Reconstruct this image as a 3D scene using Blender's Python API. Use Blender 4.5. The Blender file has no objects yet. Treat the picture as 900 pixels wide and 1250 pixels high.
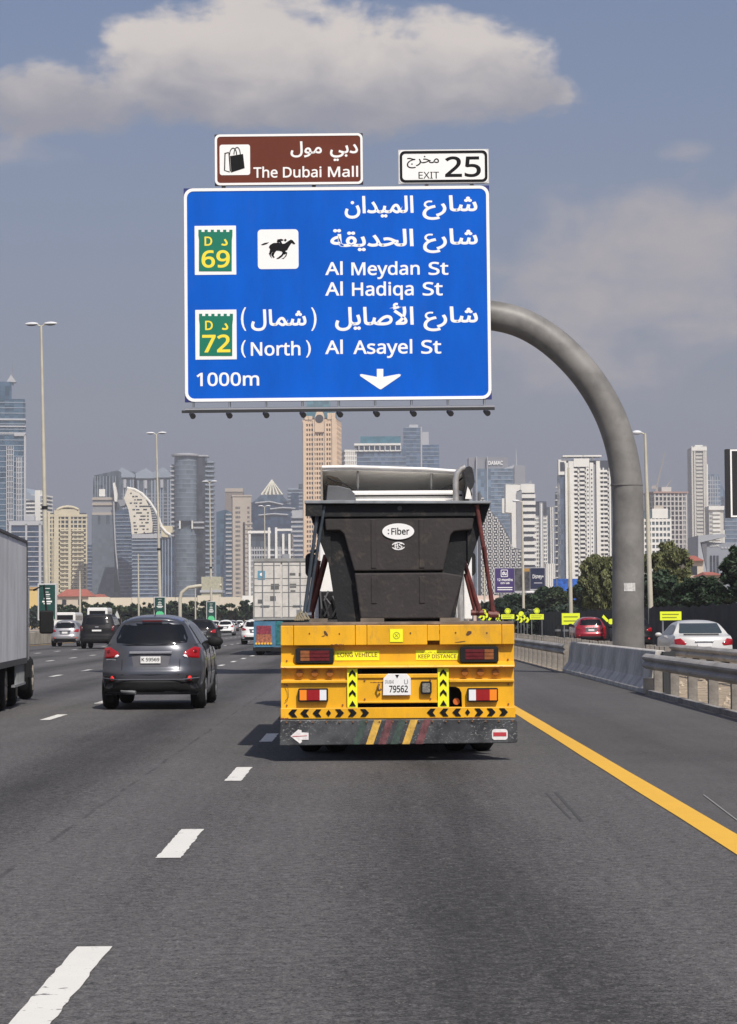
import bpy, math, random
from mathutils import Vector, Matrix
R = math.radians
random.seed(7)
SC = bpy.context.scene
COL = SC.collection

# ------------------------------------------------------------------ camera
F, PCX, PCY, EYE = 2750.0, 450.0, 625.0, 1.5
PITCH, YAW, ROLL = math.atan(132 / F), -2 / F, -0.006
CM = Matrix.Rotation(YAW, 3, 'Z') @ Matrix.Rotation(R(90) + PITCH, 3, 'X') @ Matrix.Rotation(ROLL, 3, 'Z')
cam = bpy.data.cameras.new('camera')
cam.sensor_fit = 'VERTICAL'; cam.sensor_height = 36; cam.sensor_width = 36
cam.lens = F / 1250 * 36
cam.clip_start = 0.1; cam.clip_end = 20000
camo = bpy.data.objects.new('camera', cam); COL.objects.link(camo)
camo.matrix_world = Matrix.Translation((0, 0, EYE)) @ CM.to_4x4()
SC.camera = camo

def P(px, py, Y):
    """world point at forward distance Y seen at photo pixel (px, py)"""
    v = CM @ Vector(((px - PCX) / F, -(py - PCY) / F, -1))
    v *= Y / v.y
    return Vector((v.x, v.y, v.z + EYE))

# ------------------------------------------------------------------ light and sky
SUN_EL, SUN_AZ = 50.0, 158.0            # azimuth clockwise from +Y: behind the camera, to its right
SC.view_settings.view_transform = 'Standard'; SC.view_settings.look = 'None'
SC.view_settings.exposure = 0.0; SC.view_settings.gamma = 1.0
su = bpy.data.lights.new('sun', 'SUN'); su.energy = 4.6; su.angle = R(0.5); su.color = (1.0, 0.93, 0.84)
suo = bpy.data.objects.new('sun', su); COL.objects.link(suo)
sv = Vector((math.sin(R(SUN_AZ)) * math.cos(R(SUN_EL)), math.cos(R(SUN_AZ)) * math.cos(R(SUN_EL)), math.sin(R(SUN_EL))))
suo.rotation_euler = sv.to_track_quat('Z', 'Y').to_euler()
suo.location = (20, -30, 60)

W = bpy.data.worlds.new('World'); SC.world = W; W.use_nodes = True
nt = W.node_tree; NN = nt.nodes; LK = nt.links
NN.clear()
def N(tree, typ, **kw):
    n = tree.nodes.new(typ)
    for k, v in kw.items():
        if k.startswith('i_'):
            key = k[2:]
            n.inputs[int(key) if key.isdigit() else key].default_value = v
        else:
            setattr(n, k, v)
    return n
def M(tree, op, a, b=0.0, c=0.0):
    n = tree.nodes.new('ShaderNodeMath'); n.operation = op
    for i, v in enumerate((a, b, c)):
        if isinstance(v, (int, float)): n.inputs[i].default_value = v
        else: tree.links.new(v, n.inputs[i])
    return n.outputs[0]
def MIX(tree, fac, a, b, blend='MIX'):
    n = tree.nodes.new('ShaderNodeMix'); n.data_type = 'RGBA'; n.blend_type = blend
    for s, v in ((n.inputs['Factor'], fac), (n.inputs['A'], a), (n.inputs['B'], b)):
        if isinstance(v, (int, float)): s.default_value = v
        elif isinstance(v, tuple): s.default_value = (*v, 1) if len(v) == 3 else v
        else: tree.links.new(v, s)
    return n.outputs['Result']
def SS(tree, v, lo, hi):
    n = tree.nodes.new('ShaderNodeMapRange'); n.interpolation_type = 'SMOOTHSTEP'
    n.inputs['From Min'].default_value = lo; n.inputs['From Max'].default_value = hi
    tree.links.new(v, n.inputs['Value']); return n.outputs['Result']

SKY_K = 0.10
sky = N(nt, 'ShaderNodeTexSky', sky_type='NISHITA', sun_disc=False, sun_elevation=R(SUN_EL), sun_rotation=R(SUN_AZ),
        altitude=0, air_density=1.0, dust_density=3.0, ozone_density=1.5)
tc = N(nt, 'ShaderNodeTexCoord')
sep = N(nt, 'ShaderNodeSeparateXYZ'); LK.new(tc.outputs['Generated'], sep.inputs[0])
az = M(nt, 'ARCTAN2', sep.outputs[0], sep.outputs[1])
el = M(nt, 'ARCSINE', sep.outputs[2])
# hazy band that greys the sky all round towards the horizon
hz = SS(nt, el, 0.34, 0.02)
base = MIX(nt, M(nt, 'ADD', M(nt, 'MULTIPLY', hz, 0.74), 0.16), sky.outputs[0], (3.08, 3.06, 3.20))
base = MIX(nt, 1.0, base, (0.80, 0.86, 1.02), 'MULTIPLY')
# soft clouds
comb = N(nt, 'ShaderNodeCombineXYZ'); LK.new(az, comb.inputs[0]); LK.new(M(nt, 'MULTIPLY', el, 1.7), comb.inputs[1])
def noise(scale, det, rough, dist=0.0, off=(0, 0, 0)):
    mp = N(nt, 'ShaderNodeMapping'); mp.inputs['Location'].default_value = off; LK.new(comb.outputs[0], mp.inputs[0])
    n = N(nt, 'ShaderNodeTexNoise'); n.inputs['Scale'].default_value = scale; n.inputs['Detail'].default_value = det
    n.inputs['Roughness'].default_value = rough; n.inputs['Distortion'].default_value = dist
    LK.new(mp.outputs[0], n.inputs['Vector']); return M(nt, 'SUBTRACT', n.outputs['Fac'], 0.5)
nA = noise(26, 7, 0.58, 0.3); nB = noise(9, 5, 0.5, 0.2, (3, 1, 0)); nC = noise(70, 4, 0.55, 0.2)
def ang(px, py):
    v = CM @ Vector(((px - PCX) / F, -(py - PCY) / F, -1)); v.normalize()
    return math.atan2(v.x, v.y), math.asin(v.z)
def blob(px, py, rx, ru, rd, amp=1.0):
    a0, e0 = ang(px, py)
    da = M(nt, 'DIVIDE', M(nt, 'SUBTRACT', az, a0), rx / F)
    de = M(nt, 'SUBTRACT', el, e0)
    up = M(nt, 'DIVIDE', M(nt, 'MAXIMUM', de, 0.0), ru / F)
    dn = M(nt, 'DIVIDE', M(nt, 'MINIMUM', de, 0.0), rd / F)
    q = M(nt, 'ADD', M(nt, 'MULTIPLY', da, da), M(nt, 'ADD', M(nt, 'MULTIPLY', up, up), M(nt, 'MULTIPLY', dn, dn)))
    return M(nt, 'MULTIPLY', M(nt, 'SUBTRACT', 1.0, q), amp)
def union(bl):
    r = bl[0]
    for b in bl[1:]:
        n = nt.nodes.new('ShaderNodeMath'); n.operation = 'SMOOTH_MAX'; n.inputs[2].default_value = 0.25
        LK.new(r, n.inputs[0]); LK.new(b, n.inputs[1]); r = n.outputs[0]
    return r
def rag(m, k=2.6, kc=0.7):
    return M(nt, 'ADD', m, M(nt, 'ADD', M(nt, 'MULTIPLY', nA, k), M(nt, 'MULTIPLY', nC, kc)))
cum = rag(union([blob(400, 128, 300, 70, 34, .8), blob(430, 105, 210, 105, 66), blob(215, 82, 110, 78, 75), blob(560, 95, 135, 80, 62), blob(60, 125, 120, 52, 55, .9), blob(640, 112, 70, 36, 40, .9), blob(330, 60, 120, 85, 80)]), 1.6, .9)
mask1 = SS(nt, cum, -0.03, 0.62)
a_, e_lo = ang(400, 160); a_, e_hi = ang(400, 35)
lit1 = M(nt, 'ADD', SS(nt, M(nt, 'ADD', el, M(nt, 'MULTIPLY', nA, 0.05)), e_lo, e_hi), M(nt, 'MULTIPLY', nB, 0.5))
ccol = MIX(nt, lit1, (3.3, 3.25, 3.65), (8.0, 7.2, 6.5))
out = MIX(nt, M(nt, 'MULTIPLY', mask1, 0.84), base, ccol)
soft = rag(union([blob(850, 310, 300, 110, 150), blob(700, 370, 190, 130, 130, .9), blob(835, 185, 38, 18, 16, .7), blob(35, 182, 80, 22, 26, .8), blob(960, 250, 130, 60, 90)]), 2.4, .4)
mask2 = SS(nt, soft, 0.0, 1.3)
out = MIX(nt, M(nt, 'MULTIPLY', mask2, 0.85), out, (4.6, 4.25, 4.3))
# the same kind of broken cloud over the rest of the sky
gen = SS(nt, M(nt, 'ADD', nB, M(nt, 'MULTIPLY', nA, 0.5)), 0.02, 0.22)
outside = SS(nt, M(nt, 'ABSOLUTE', az), 0.22, 0.5)
hiel = SS(nt, el, 0.30, 0.42)
gen = M(nt, 'MULTIPLY', gen, M(nt, 'MULTIPLY', M(nt, 'MAXIMUM', outside, hiel), 0.8))
out = MIX(nt, gen, out, (5.0, 4.8, 4.7))
bg = N(nt, 'ShaderNodeBackground'); bg.inputs['Strength'].default_value = SKY_K
LK.new(out, bg.inputs['Color'])
wo = N(nt, 'ShaderNodeOutputWorld'); LK.new(bg.outputs[0], wo.inputs['Surface'])

# ------------------------------------------------------------------ helpers
class MB:
    def __init__(s): s.v = []; s.f = []
    def add(s, vs, fs):
        b = len(s.v); s.v.extend([tuple(p) for p in vs]); s.f.extend([tuple(i + b for i in f) for f in fs]); return s
    def box(s, x0, x1, y0, y1, z0, z1, rz=0, piv=None):
        vs = [Vector((x, y, z)) for z in (z0, z1) for y in (y0, y1) for x in (x0, x1)]
        if rz:
            c = Vector(piv) if piv else Vector(((x0 + x1) / 2, (y0 + y1) / 2, 0)); m = Matrix.Rotation(rz, 3, 'Z')
            vs = [m @ (p - c) + c for p in vs]
        return s.add(vs, [(0, 2, 3, 1), (4, 5, 7, 6), (0, 1, 5, 4), (2, 6, 7, 3), (0, 4, 6, 2), (1, 3, 7, 5)])
    def prism(s, poly, y0, y1):                    # polygon in x,z (counter-clockwise seen from -y), from y0 to y1
        n = len(poly)
        vs = [(x, y0, z) for x, z in poly] + [(x, y1, z) for x, z in poly]
        return s.add(vs, [tuple(range(n)), tuple(range(2 * n - 1, n - 1, -1))] + [(i, i + n, (i + 1) % n + n, (i + 1) % n) for i in range(n)])
    def tube(s, pts, r, n=10, cap=True):
        pts = [Vector(p) for p in pts]
        rs = r if isinstance(r, (list, tuple)) else [r] * len(pts)
        b = len(s.v); ref = None
        for i, p in enumerate(pts):
            t = (pts[min(i + 1, len(pts) - 1)] - pts[max(i - 1, 0)]).normalized()
            if ref is None: ref = Vector((1, 0, 0)) if abs(t.x) < .8 else Vector((0, 1, 0))
            a = (ref - t * ref.dot(t)).normalized(); c = t.cross(a); ref = a
            for k in range(n):
                w = 2 * math.pi * k / n
                s.v.append(tuple(p + (a * math.cos(w) + c * math.sin(w)) * rs[i]))
        for i in range(len(pts) - 1):
            for k in range(n):
                a0 = b + i * n + k; a1 = b + i * n + (k + 1) % n
                s.f.append((a0, a1, a1 + n, a0 + n))
        if cap:
            s.f.append(tuple(b + k for k in range(n - 1, -1, -1))); e = b + (len(pts) - 1) * n
            s.f.append(tuple(e + k for k in range(n)))
        return s
    def cyl(s, x, y, z0, z1, r, n=16, r1=None): return s.tube([(x, y, z0), (x, y, z1)], [r, r if r1 is None else r1], n)
    def disc_y(s, x, z, y0, y1, r, n=20):          # a disc facing -y
        return s.prism([(x + r * math.cos(2 * math.pi * k / n), z + r * math.sin(2 * math.pi * k / n)) for k in range(n)], y0, y1)
    def grid(s, fn, nu, nv, flip=False):
        b = len(s.v)
        for i in range(nu + 1):
            for j in range(nv + 1): s.v.append(tuple(fn(i / nu, j / nv)))
        for i in range(nu):
            for j in range(nv):
                a = b + i * (nv + 1) + j; q = (a, a + nv + 1, a + nv + 2, a + 1)
                s.f.append(q[::-1] if flip else q)
        return s
    def build(s, name, mat, parent=None, smooth=None, bevel=0, segs=2):
        me = bpy.data.meshes.new(name); me.from_pydata(s.v, [], s.f); me.update()
        o = bpy.data.objects.new(name, me); COL.objects.link(o)
        if mat: me.materials.append(mat)
        if parent: o.parent = parent
        if smooth is not None:
            me.shade_smooth() if smooth >= 180 else me.shade_smooth()
            if smooth < 180: me.set_sharp_from_angle(angle=R(smooth))
        if bevel:
            m = o.modifiers.new('bevel', 'BEVEL'); m.width = bevel; m.segments = segs; m.limit_method = 'ANGLE'; m.angle_limit = R(40)
        return o

def tag(o, label=None, cat=None, group=None, kind=None):
    if label: o['label'] = label
    if cat: o['category'] = cat
    if group: o['group'] = group
    if kind: o['kind'] = kind
    return o
def empty(name, loc, rz=0.0, label=None, cat=None, group=None, ry=0.0):
    o = bpy.data.objects.new(name, None); COL.objects.link(o); o.location = loc; o.rotation_euler = (0, ry, rz); o.empty_display_size = .3
    return tag(o, label, cat, group)
def children(o): return [c for c in bpy.data.objects if c.parent == o]
def copy_tree(o, parent=None):
    kids = [c for c in o.children]
    c = o.copy(); COL.objects.link(c); c.parent = parent
    for ch in kids: copy_tree(ch, c)
    return c

MATS = {}
def mat(name, col, rough=.6, metal=0.0, var=0.0, vs=3.0, bump=0.0, bs=30.0, spec=.5, emit=0.0, coat=0.0, dirt=0.0, stretch=None, trans=0.0):
    if name in MATS: return MATS[name]
    m = bpy.data.materials.new(name); m.use_nodes = True; t = m.node_tree; p = t.nodes['Principled BSDF']
    p.inputs['Base Color'].default_value = (*col, 1); p.inputs['Roughness'].default_value = rough; p.inputs['Metallic'].default_value = metal
    p.inputs['Specular IOR Level'].default_value = spec
    if coat: p.inputs['Coat Weight'].default_value = coat; p.inputs['Coat Roughness'].default_value = .08
    if trans: p.inputs['Transmission Weight'].default_value = trans
    if emit: p.inputs['Emission Color'].default_value = (*col, 1); p.inputs['Emission Strength'].default_value = emit
    if var or bump or dirt:
        tcn = t.nodes.new('ShaderNodeTexCoord'); mp = t.nodes.new('ShaderNodeMapping'); t.links.new(tcn.outputs['Object'], mp.inputs[0])
        if stretch: mp.inputs['Scale'].default_value = stretch
    if var or dirt:
        n = t.nodes.new('ShaderNodeTexNoise'); n.inputs['Scale'].default_value = vs; n.inputs['Detail'].default_value = 6; n.inputs['Roughness'].default_value = .65
        t.links.new(mp.outputs[0], n.inputs['Vector'])
        f = SS(t, n.outputs['Fac'], .3, .7)
        lo = tuple(c * (1 - var) for c in col); hi = tuple(min(1, c * (1 + var)) for c in col)
        c = MIX(t, f, lo, hi)
        if dirt:
            n2 = t.nodes.new('ShaderNodeTexNoise'); n2.inputs['Scale'].default_value = vs * 2.7; n2.inputs['Detail'].default_value = 8; n2.inputs['Roughness'].default_value = .75
            t.links.new(mp.outputs[0], n2.inputs['Vector'])
            g = M(t, 'MULTIPLY', SS(t, n2.outputs['Fac'], .52, .68), dirt)
            c = MIX(t, g, c, (.10, .085, .07))
            t.links.new(M(t, 'ADD', M(t, 'MULTIPLY', g, .4), rough), p.inputs['Roughness'])
        t.links.new(c, p.inputs['Base Color'])
    if bump:
        nb = t.nodes.new('ShaderNodeTexNoise'); nb.inputs['Scale'].default_value = bs; nb.inputs['Detail'].default_value = 5
        t.links.new(mp.outputs[0], nb.inputs['Vector'])
        b = t.nodes.new('ShaderNodeBump'); b.inputs['Strength'].default_value = bump; b.inputs['Distance'].default_value = .02
        t.links.new(nb.outputs['Fac'], b.inputs['Height']); t.links.new(b.outputs[0], p.inputs['Normal'])
    MATS[name] = m; return m

def tower_glass(name, col, rough=.22, cell=(2.4, 2.4, 3.4), amt=.5):
    """curtain wall glass: each pane a little lighter or darker"""
    if name in MATS: return MATS[name]
    m = mat(name, col, rough, 0, spec=.6); t = m.node_tree; p = t.nodes['Principled BSDF']
    tcn = t.nodes.new('ShaderNodeTexCoord'); vm = t.nodes.new('ShaderNodeVectorMath'); vm.operation = 'DIVIDE'; vm.inputs[1].default_value = cell
    fl = t.nodes.new('ShaderNodeVectorMath'); fl.operation = 'FLOOR'; wn = t.nodes.new('ShaderNodeTexWhiteNoise')
    t.links.new(tcn.outputs['Object'], vm.inputs[0]); t.links.new(vm.outputs[0], fl.inputs[0]); t.links.new(fl.outputs[0], wn.inputs['Vector'])
    n = t.nodes.new('ShaderNodeTexNoise'); n.inputs['Scale'].default_value = .03; n.inputs['Detail'].default_value = 3; t.links.new(tcn.outputs['Object'], n.inputs['Vector'])
    f = M(t, 'ADD', M(t, 'MULTIPLY', wn.outputs['Value'], .55), M(t, 'MULTIPLY', n.outputs['Fac'], .5))
    t.links.new(MIX(t, f, tuple(c * (1 - amt) for c in col), tuple(min(1, c * (1 + amt * 1.3)) for c in col)), p.inputs['Base Color'])
    t.links.new(M(t, 'MULTIPLY', M(t, 'ADD', wn.outputs['Value'], .5), rough), p.inputs['Roughness'])
    return m

# common materials
white_print = mat('white_retroreflective', (.86, .86, .84), .45)
black_print = mat('black_print', (.008, .008, .009), .7, spec=.15)
yellow_print = mat('yellow_fluorescent_print', (.85, .86, .02), .45)
steel_grey = mat('galvanised_steel', (.30, .31, .32), .48, .55, var=.15, vs=2)
rubber = mat('tyre_rubber', (.012, .012, .012), .9, spec=.2, var=.3, vs=8)
black_plastic = mat('black_plastic', (.012, .012, .013), .7, var=.2, vs=5, spec=.25)
dark_glass = mat('dark_car_glass', (.006, .007, .009), .08, spec=.35)
red_lens = mat('red_lamp_lens', (.30, .006, .010), .15, spec=.6, coat=.5)
white_lens = mat('white_lamp_lens', (.75, .75, .78), .15)
orange_lens = mat('orange_lamp_lens', (.85, .25, .02), .2)
concrete = mat('barrier_concrete', (.42, .405, .38), .85, var=.3, vs=1.2, bump=.35, bs=25, dirt=.35)
chrome = mat('bright_trim', (.7, .7, .72), .25, .9)

# ---- lettering (the built-in font, with Arabic letters put in their joined forms)
FB = {'ا': (0xFE8D, 0xFE8E, None, None), 'ب': (0xFE8F, 0xFE90, 0xFE91, 0xFE92), 'ة': (0xFE93, 0xFE94, None, None), 'ج': (0xFE9D, 0xFE9E, 0xFE9F, 0xFEA0),
      'ح': (0xFEA1, 0xFEA2, 0xFEA3, 0xFEA4), 'خ': (0xFEA5, 0xFEA6, 0xFEA7, 0xFEA8), 'د': (0xFEA9, 0xFEAA, None, None), 'ر': (0xFEAD, 0xFEAE, None, None),
      'ش': (0xFEB5, 0xFEB6, 0xFEB7, 0xFEB8), 'ص': (0xFEB9, 0xFEBA, 0xFEBB, 0xFEBC), 'ع': (0x0639, 0xFECA, 0xFECB, 0xFECC), 'ق': (0xFED5, 0xFED6, 0xFED7, 0xFED8),
      'ل': (0xFEDD, 0xFEDE, 0xFEDF, 0xFEE0), 'م': (0xFEE1, 0xFEE2, 0xFEE3, 0xFEE4), 'ن': (0xFEE5, 0xFEE6, 0xFEE7, 0xFEE8), 'و': (0xFEED, 0xFEEE, None, None),
      'ي': (0xFEF1, 0xFEF2, 0xFEF3, 0xFEF4), '\u01c2': (0xFEF7, 0xFEF8, None, None)}
def shape_ar(s):
    s = s.replace('لأ', '\u01c2'); out = []
    for i, c in enumerate(s):
        f = FB.get(c)
        if not f: out.append({'(': ')', ')': '('}.get(c, c)); continue
        p = s[i - 1] if i else ''; n = s[i + 1] if i + 1 < len(s) else ''
        jp = p in FB and FB[p][2] is not None; jn = n in FB and f[2] is not None
        out.append(chr(f[3] if jp and jn else f[1] if jp else f[2] if jn else f[0]))
    return ''.join(reversed(out))
def sans(s):
    o = ''
    for c in s:
        if 'A' <= c <= 'Z': o += chr(0x1D5A0 + ord(c) - 65)
        elif 'a' <= c <= 'z': o += chr(0x1D5BA + ord(c) - 97)
        elif '0' <= c <= '9': o += chr(0x1D7E2 + ord(c) - 48)
        else: o += c
    return o
TCACHE = {}
def glyphs(s, bold):
    key = (s, bold)
    if key in TCACHE: return TCACHE[key]
    cu = bpy.data.curves.new('lettering', 'FONT'); cu.body = s; cu.size = 1.0; cu.resolution_u = 3
    if bold: cu.bevel_depth = bold; cu.bevel_resolution = 0; cu.extrude = 0.001
    o = bpy.data.objects.new('lettering', cu); COL.objects.link(o)
    bpy.context.view_layer.update()
    me = o.evaluated_get(bpy.context.evaluated_depsgraph_get()).to_mesh()
    vs = [v.co.copy() for v in me.vertices]; fs = [tuple(p.vertices) for p in me.polygons]
    bpy.data.objects.remove(o)
    TCACHE[key] = (vs, fs); return vs, fs
def text(s, x0, x1, z0, z1, y, m, parent, name='lettering', bold=.0, fitcap=False, thick=.0012, rz=None):
    """letters filling x0..x1; z0..z1 is the whole outline, or base line to capital height when fitcap"""
    s = sans(s); vs, fs = glyphs(s, bold)
    xa, xb = min(v.x for v in vs), max(v.x for v in vs)
    if fitcap:
        hv, _ = glyphs(sans('H'), bold); za, zb = min(v.y for v in hv), max(v.y for v in hv)
    else:
        za, zb = min(v.y for v in vs), max(v.y for v in vs)
    d = max(1e-6, max(v.z for v in vs) - min(v.z for v in vs))
    b = MB(); zm = max(v.z for v in vs)
    b.add([(x0 + (v.x - xa) / (xb - xa) * (x1 - x0), y + (zm - v.z) / d * thick - thick, z0 + (v.y - za) / (zb - za) * (z1 - z0)) for v in vs], fs)
    return b.build(name, m, parent)

def rrect(x0, x1, z0, z1, r, n=5):
    pts = []
    for cx, cz, a in ((x1 - r, z1 - r, 0), (x0 + r, z1 - r, 90), (x0 + r, z0 + r, 180), (x1 - r, z0 + r, 270)):
        for k in range(n + 1):
            w = R(a + 90 * k / n); pts.append((cx + r * math.cos(w), cz + r * math.sin(w)))
    return pts
def ring(mb, outer, inner, y0, y1):
    n = len(outer)
    vs = [(x, y0, z) for x, z in outer] + [(x, y0, z) for x, z in inner] + [(x, y1, z) for x, z in outer] + [(x, y1, z) for x, z in inner]
    fs = []
    for i in range(n):
        j = (i + 1) % n
        fs += [(i, j, n + j, n + i), (2 * n + i, 3 * n + i, 3 * n + j, 2 * n + j), (i, 2 * n + i, 2 * n + j, j), (n + i, n + j, 3 * n + j, 3 * n + i)]
    mb.add(vs, fs)

# ------------------------------------------------------------------ ground, roads
def ground_mat():
    m = mat('sandy_ground', (.30, .25, .19), .95, var=.3, vs=.35, bump=.3, bs=4); return m
def sheet(name, x0, x1, y0, y1, z, m, ny=1):
    b = MB()
    b.add([(x0, y0, z), (x1, y0, z), (x1, y1, z), (x0, y1, z)], [(0, 1, 2, 3)])
    return tag(b.build(name, m), kind='structure')
sheet('ground', -9000, 9000, -400, 16000, -0.03, ground_mat())

def asphalt(name, base, tint=(1, 1, 1), lanes=True, grain=1.0):
    m = bpy.data.materials.new(name); m.use_nodes = True; t = m.node_tree; p = t.nodes['Principled BSDF']
    p.inputs['Roughness'].default_value = .82; p.inputs['Specular IOR Level'].default_value = .35
    g = t.nodes.new('ShaderNodeNewGeometry'); se = t.nodes.new('ShaderNodeSeparateXYZ'); t.links.new(g.outputs['Position'], se.inputs[0])
    def ns(scale, det, stretch=(1, 1, 1), rough=.6):
        mp = t.nodes.new('ShaderNodeMapping'); mp.inputs['Scale'].default_value = stretch; t.links.new(g.outputs['Position'], mp.inputs[0])
        n = t.nodes.new('ShaderNodeTexNoise'); n.inputs['Scale'].default_value = scale; n.inputs['Detail'].default_value = det; n.inputs['Roughness'].default_value = rough
        t.links.new(mp.outputs[0], n.inputs['Vector']); return n.outputs['Fac']
    fine = ns(55, 3, rough=.85); mid = ns(15, 4); big = ns(.35, 4, (1, .12, 1)); streak = ns(2.2, 4, (1, .02, 1)); patch = ns(.9, 3)
    v = M(t, 'ADD', M(t, 'MULTIPLY', M(t, 'SUBTRACT', fine, .5), 4.4 * grain), M(t, 'MULTIPLY', M(t, 'SUBTRACT', mid, .5), 2.1 * grain))
    v = M(t, 'ADD', v, M(t, 'MULTIPLY', M(t, 'SUBTRACT', big, .5), .75))
    v = M(t, 'ADD', v, M(t, 'MULTIPLY', M(t, 'SUBTRACT', streak, .5), .55))
    v = M(t, 'ADD', v, M(t, 'MULTIPLY', M(t, 'SUBTRACT', patch, .5), .35))
    v = M(t, 'SUBTRACT', v, M(t, 'MULTIPLY', SS(t, ns(.42, 5, (1, .3, 1)), .54, .72), .20))
    v = M(t, 'SUBTRACT', v, M(t, 'MULTIPLY', SS(t, ns(3.2, 4, (1, .35, 1)), .66, .74), .25))
    if lanes:      # oil-darkened middle of each lane, paler wheel paths
        ph = M(t, 'MULTIPLY', M(t, 'SUBTRACT', se.outputs[0], .58), 2 * math.pi / 3.67)
        oil = M(t, 'POWER', M(t, 'MULTIPLY', M(t, 'ADD', M(t, 'COSINE', ph), 1.0), .5), 3.0)
        v = M(t, 'SUBTRACT', v, M(t, 'MULTIPLY', M(t, 'MULTIPLY', oil, SS(t, ns(.9, 5, (1, .10, 1)), .2, .6)), .55))
        v = M(t, 'ADD', v, M(t, 'MULTIPLY', M(t, 'COSINE', M(t, 'MULTIPLY', ph, 2.0)), -.035))
    v = M(t, 'MULTIPLY', M(t, 'ADD', v, 1.0), 1.0)
    v = M(t, 'MAXIMUM', v, .25)
    cc = t.nodes.new('ShaderNodeCombineXYZ')
    for i in range(3): t.links.new(M(t, 'MULTIPLY', v, base * tint[i]), cc.inputs[i])
    col = cc.outputs[0]
    # pale stone chips
    vo = t.nodes.new('ShaderNodeTexVoronoi'); vo.inputs['Scale'].default_value = 38; t.links.new(g.outputs['Position'], vo.inputs['Vector'])
    sw = t.nodes.new('ShaderNodeSeparateColor'); t.links.new(vo.outputs['Color'], sw.inputs[0])
    chip = M(t, 'MULTIPLY', M(t, 'GREATER_THAN', sw.outputs[0], .965), M(t, 'LESS_THAN', vo.outputs['Distance'], .22))
    col = MIX(t, M(t, 'MULTIPLY', chip, .6), col, (.34, .32, .29))
    if lanes:      # the wandering construction joint and a few skid marks
        jx = M(t, 'SUBTRACT', se.outputs[0], M(t, 'ADD', -2.18, M(t, 'MULTIPLY', M(t, 'SUBTRACT', ns(.8, 4, (0, 1, 0)), .5), .12)))
        jw = M(t, 'SUBTRACT', 1.0, SS(t, M(t, 'ABSOLUTE', jx), .006, .03))
        col = MIX(t, M(t, 'MULTIPLY', jw, M(t, 'MULTIPLY', SS(t, ns(1.3, 4, (1, 1, 1)), .38, .62), .55)), col, (.02, .02, .021))
    t.links.new(col, p.inputs['Base Color'])
    b = t.nodes.new('ShaderNodeBump'); b.inputs['Strength'].default_value = .8; b.inputs['Distance'].default_value = .015
    t.links.new(fine, b.inputs['Height']); t.links.new(b.outputs[0], p.inputs['Normal'])
    return m
road_mat = asphalt('asphalt', .092, (1.035, 1.0, .995))
sh_mat = asphalt('shoulder_asphalt', .082, (1.035, 1.0, .985), lanes=False, grain=.6)
XL, XR, XJ = -22.2, 2.30, 5.45
road = sheet('road', XL, XR + .02, -120, 2600, 0.0, road_mat)
sheet('hard_shoulder', XR + .02, XJ + .1, -120, 2600, 0.001, sh_mat)
sheet('opposite_carriageway', -56, -30, -120, 2600, -.004, sh_mat)
sheet('service_road', 8.7, 15.2, -120, 1500, -.004, sh_mat)

def paint_mat(name, col, wear=.25):
    m = mat(name, col, .6); t = m.node_tree; p = t.nodes['Principled BSDF']
    g = t.nodes.new('ShaderNodeNewGeometry')
    def ns(sc, st, det=5):
        mp = t.nodes.new('ShaderNodeMapping'); mp.inputs['Scale'].default_value = st; t.links.new(g.outputs['Position'], mp.inputs[0])
        n = t.nodes.new('ShaderNodeTexNoise'); n.inputs['Scale'].default_value = sc; n.inputs['Detail'].default_value = det; n.inputs['Roughness'].default_value = .7
        t.links.new(mp.outputs[0], n.inputs['Vector']); return n.outputs['Fac']
    f = SS(t, ns(60, (1, 1, 1)), .62, .72); c2 = SS(t, ns(5, (1.3, 2.4, 1), 3), .635, .655)
    c = MIX(t, M(t, 'MULTIPLY', ns(3, (1, 1, 1)), .45), col, tuple(x * .65 for x in col))
    c = MIX(t, M(t, 'MAXIMUM', M(t, 'MULTIPLY', f, .6), M(t, 'MULTIPLY', c2, wear * 3)), c, (.08, .08, .08))
    t.links.new(c, p.inputs['Base Color'])
    return m
white_paint = paint_mat('white_road_paint', (.70, .69, .64), .3)
yellow_paint = paint_mat('yellow_road_paint', (.76, .43, .035), .06)
rnd = random.Random(3)
def ragged_strip(x0, x1, y0, y1, n):
    b = MB(); vs = []
    for i in range(n + 1):
        y = y0 + (y1 - y0) * i / n
        vs += [(x0 + rnd.uniform(-.006, .006), y + (rnd.uniform(-.02, .02) if i in (0, n) else 0), 0), (x1 + rnd.uniform(-.006, .006), y + (rnd.uniform(-.02, .02) if i in (0, n) else 0), 0)]
    b.add(vs, [(2 * i, 2 * i + 1, 2 * i + 3, 2 * i + 2) for i in range(n)]); return b
dash_me = None
first = ragged_strip(-.08, .08, 0, 2.0, 24).build('lane_dash', white_paint, road)
def dash(x, y, ln=2.0):
    global first
    if first is not None: o = first; first = None
    else: o = dash_src.copy(); COL.objects.link(o)
    o.location = (x, y, .005); o.scale = (1, ln / 2.0, 1); return o
dash_src = first
for y, ln in ((-3.4, 2), (2.4, 2), (7.9, 2.55), (14.35, 1.95), (21.2, 1.95), (28.0, 2)): dash(-1.27, y, ln)
for k in range(30): dash(-1.27, 34.8 + 6.8 * k)
for li, x in enumerate((-4.95, -8.7, -12.3, -15.9)):
    for k in range(34):
        dash(x, (34.6 if li == 0 else 62.0 if li == 1 else 64 + li) - 34 + 6.8 * k)
fb = MB()
for x in (-1.27, -4.95, -8.7, -12.3, -15.9):
    for k in range(110):
        y = 240 + 6.8 * k; fb.add([(x - .08, y, .005), (x + .08, y, .005), (x + .08, y + 2, .005), (x - .08, y + 2, .005)], [(0, 1, 2, 3)])
tag(fb.build('far_lane_dashes', white_paint, road), kind='stuff')
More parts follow.
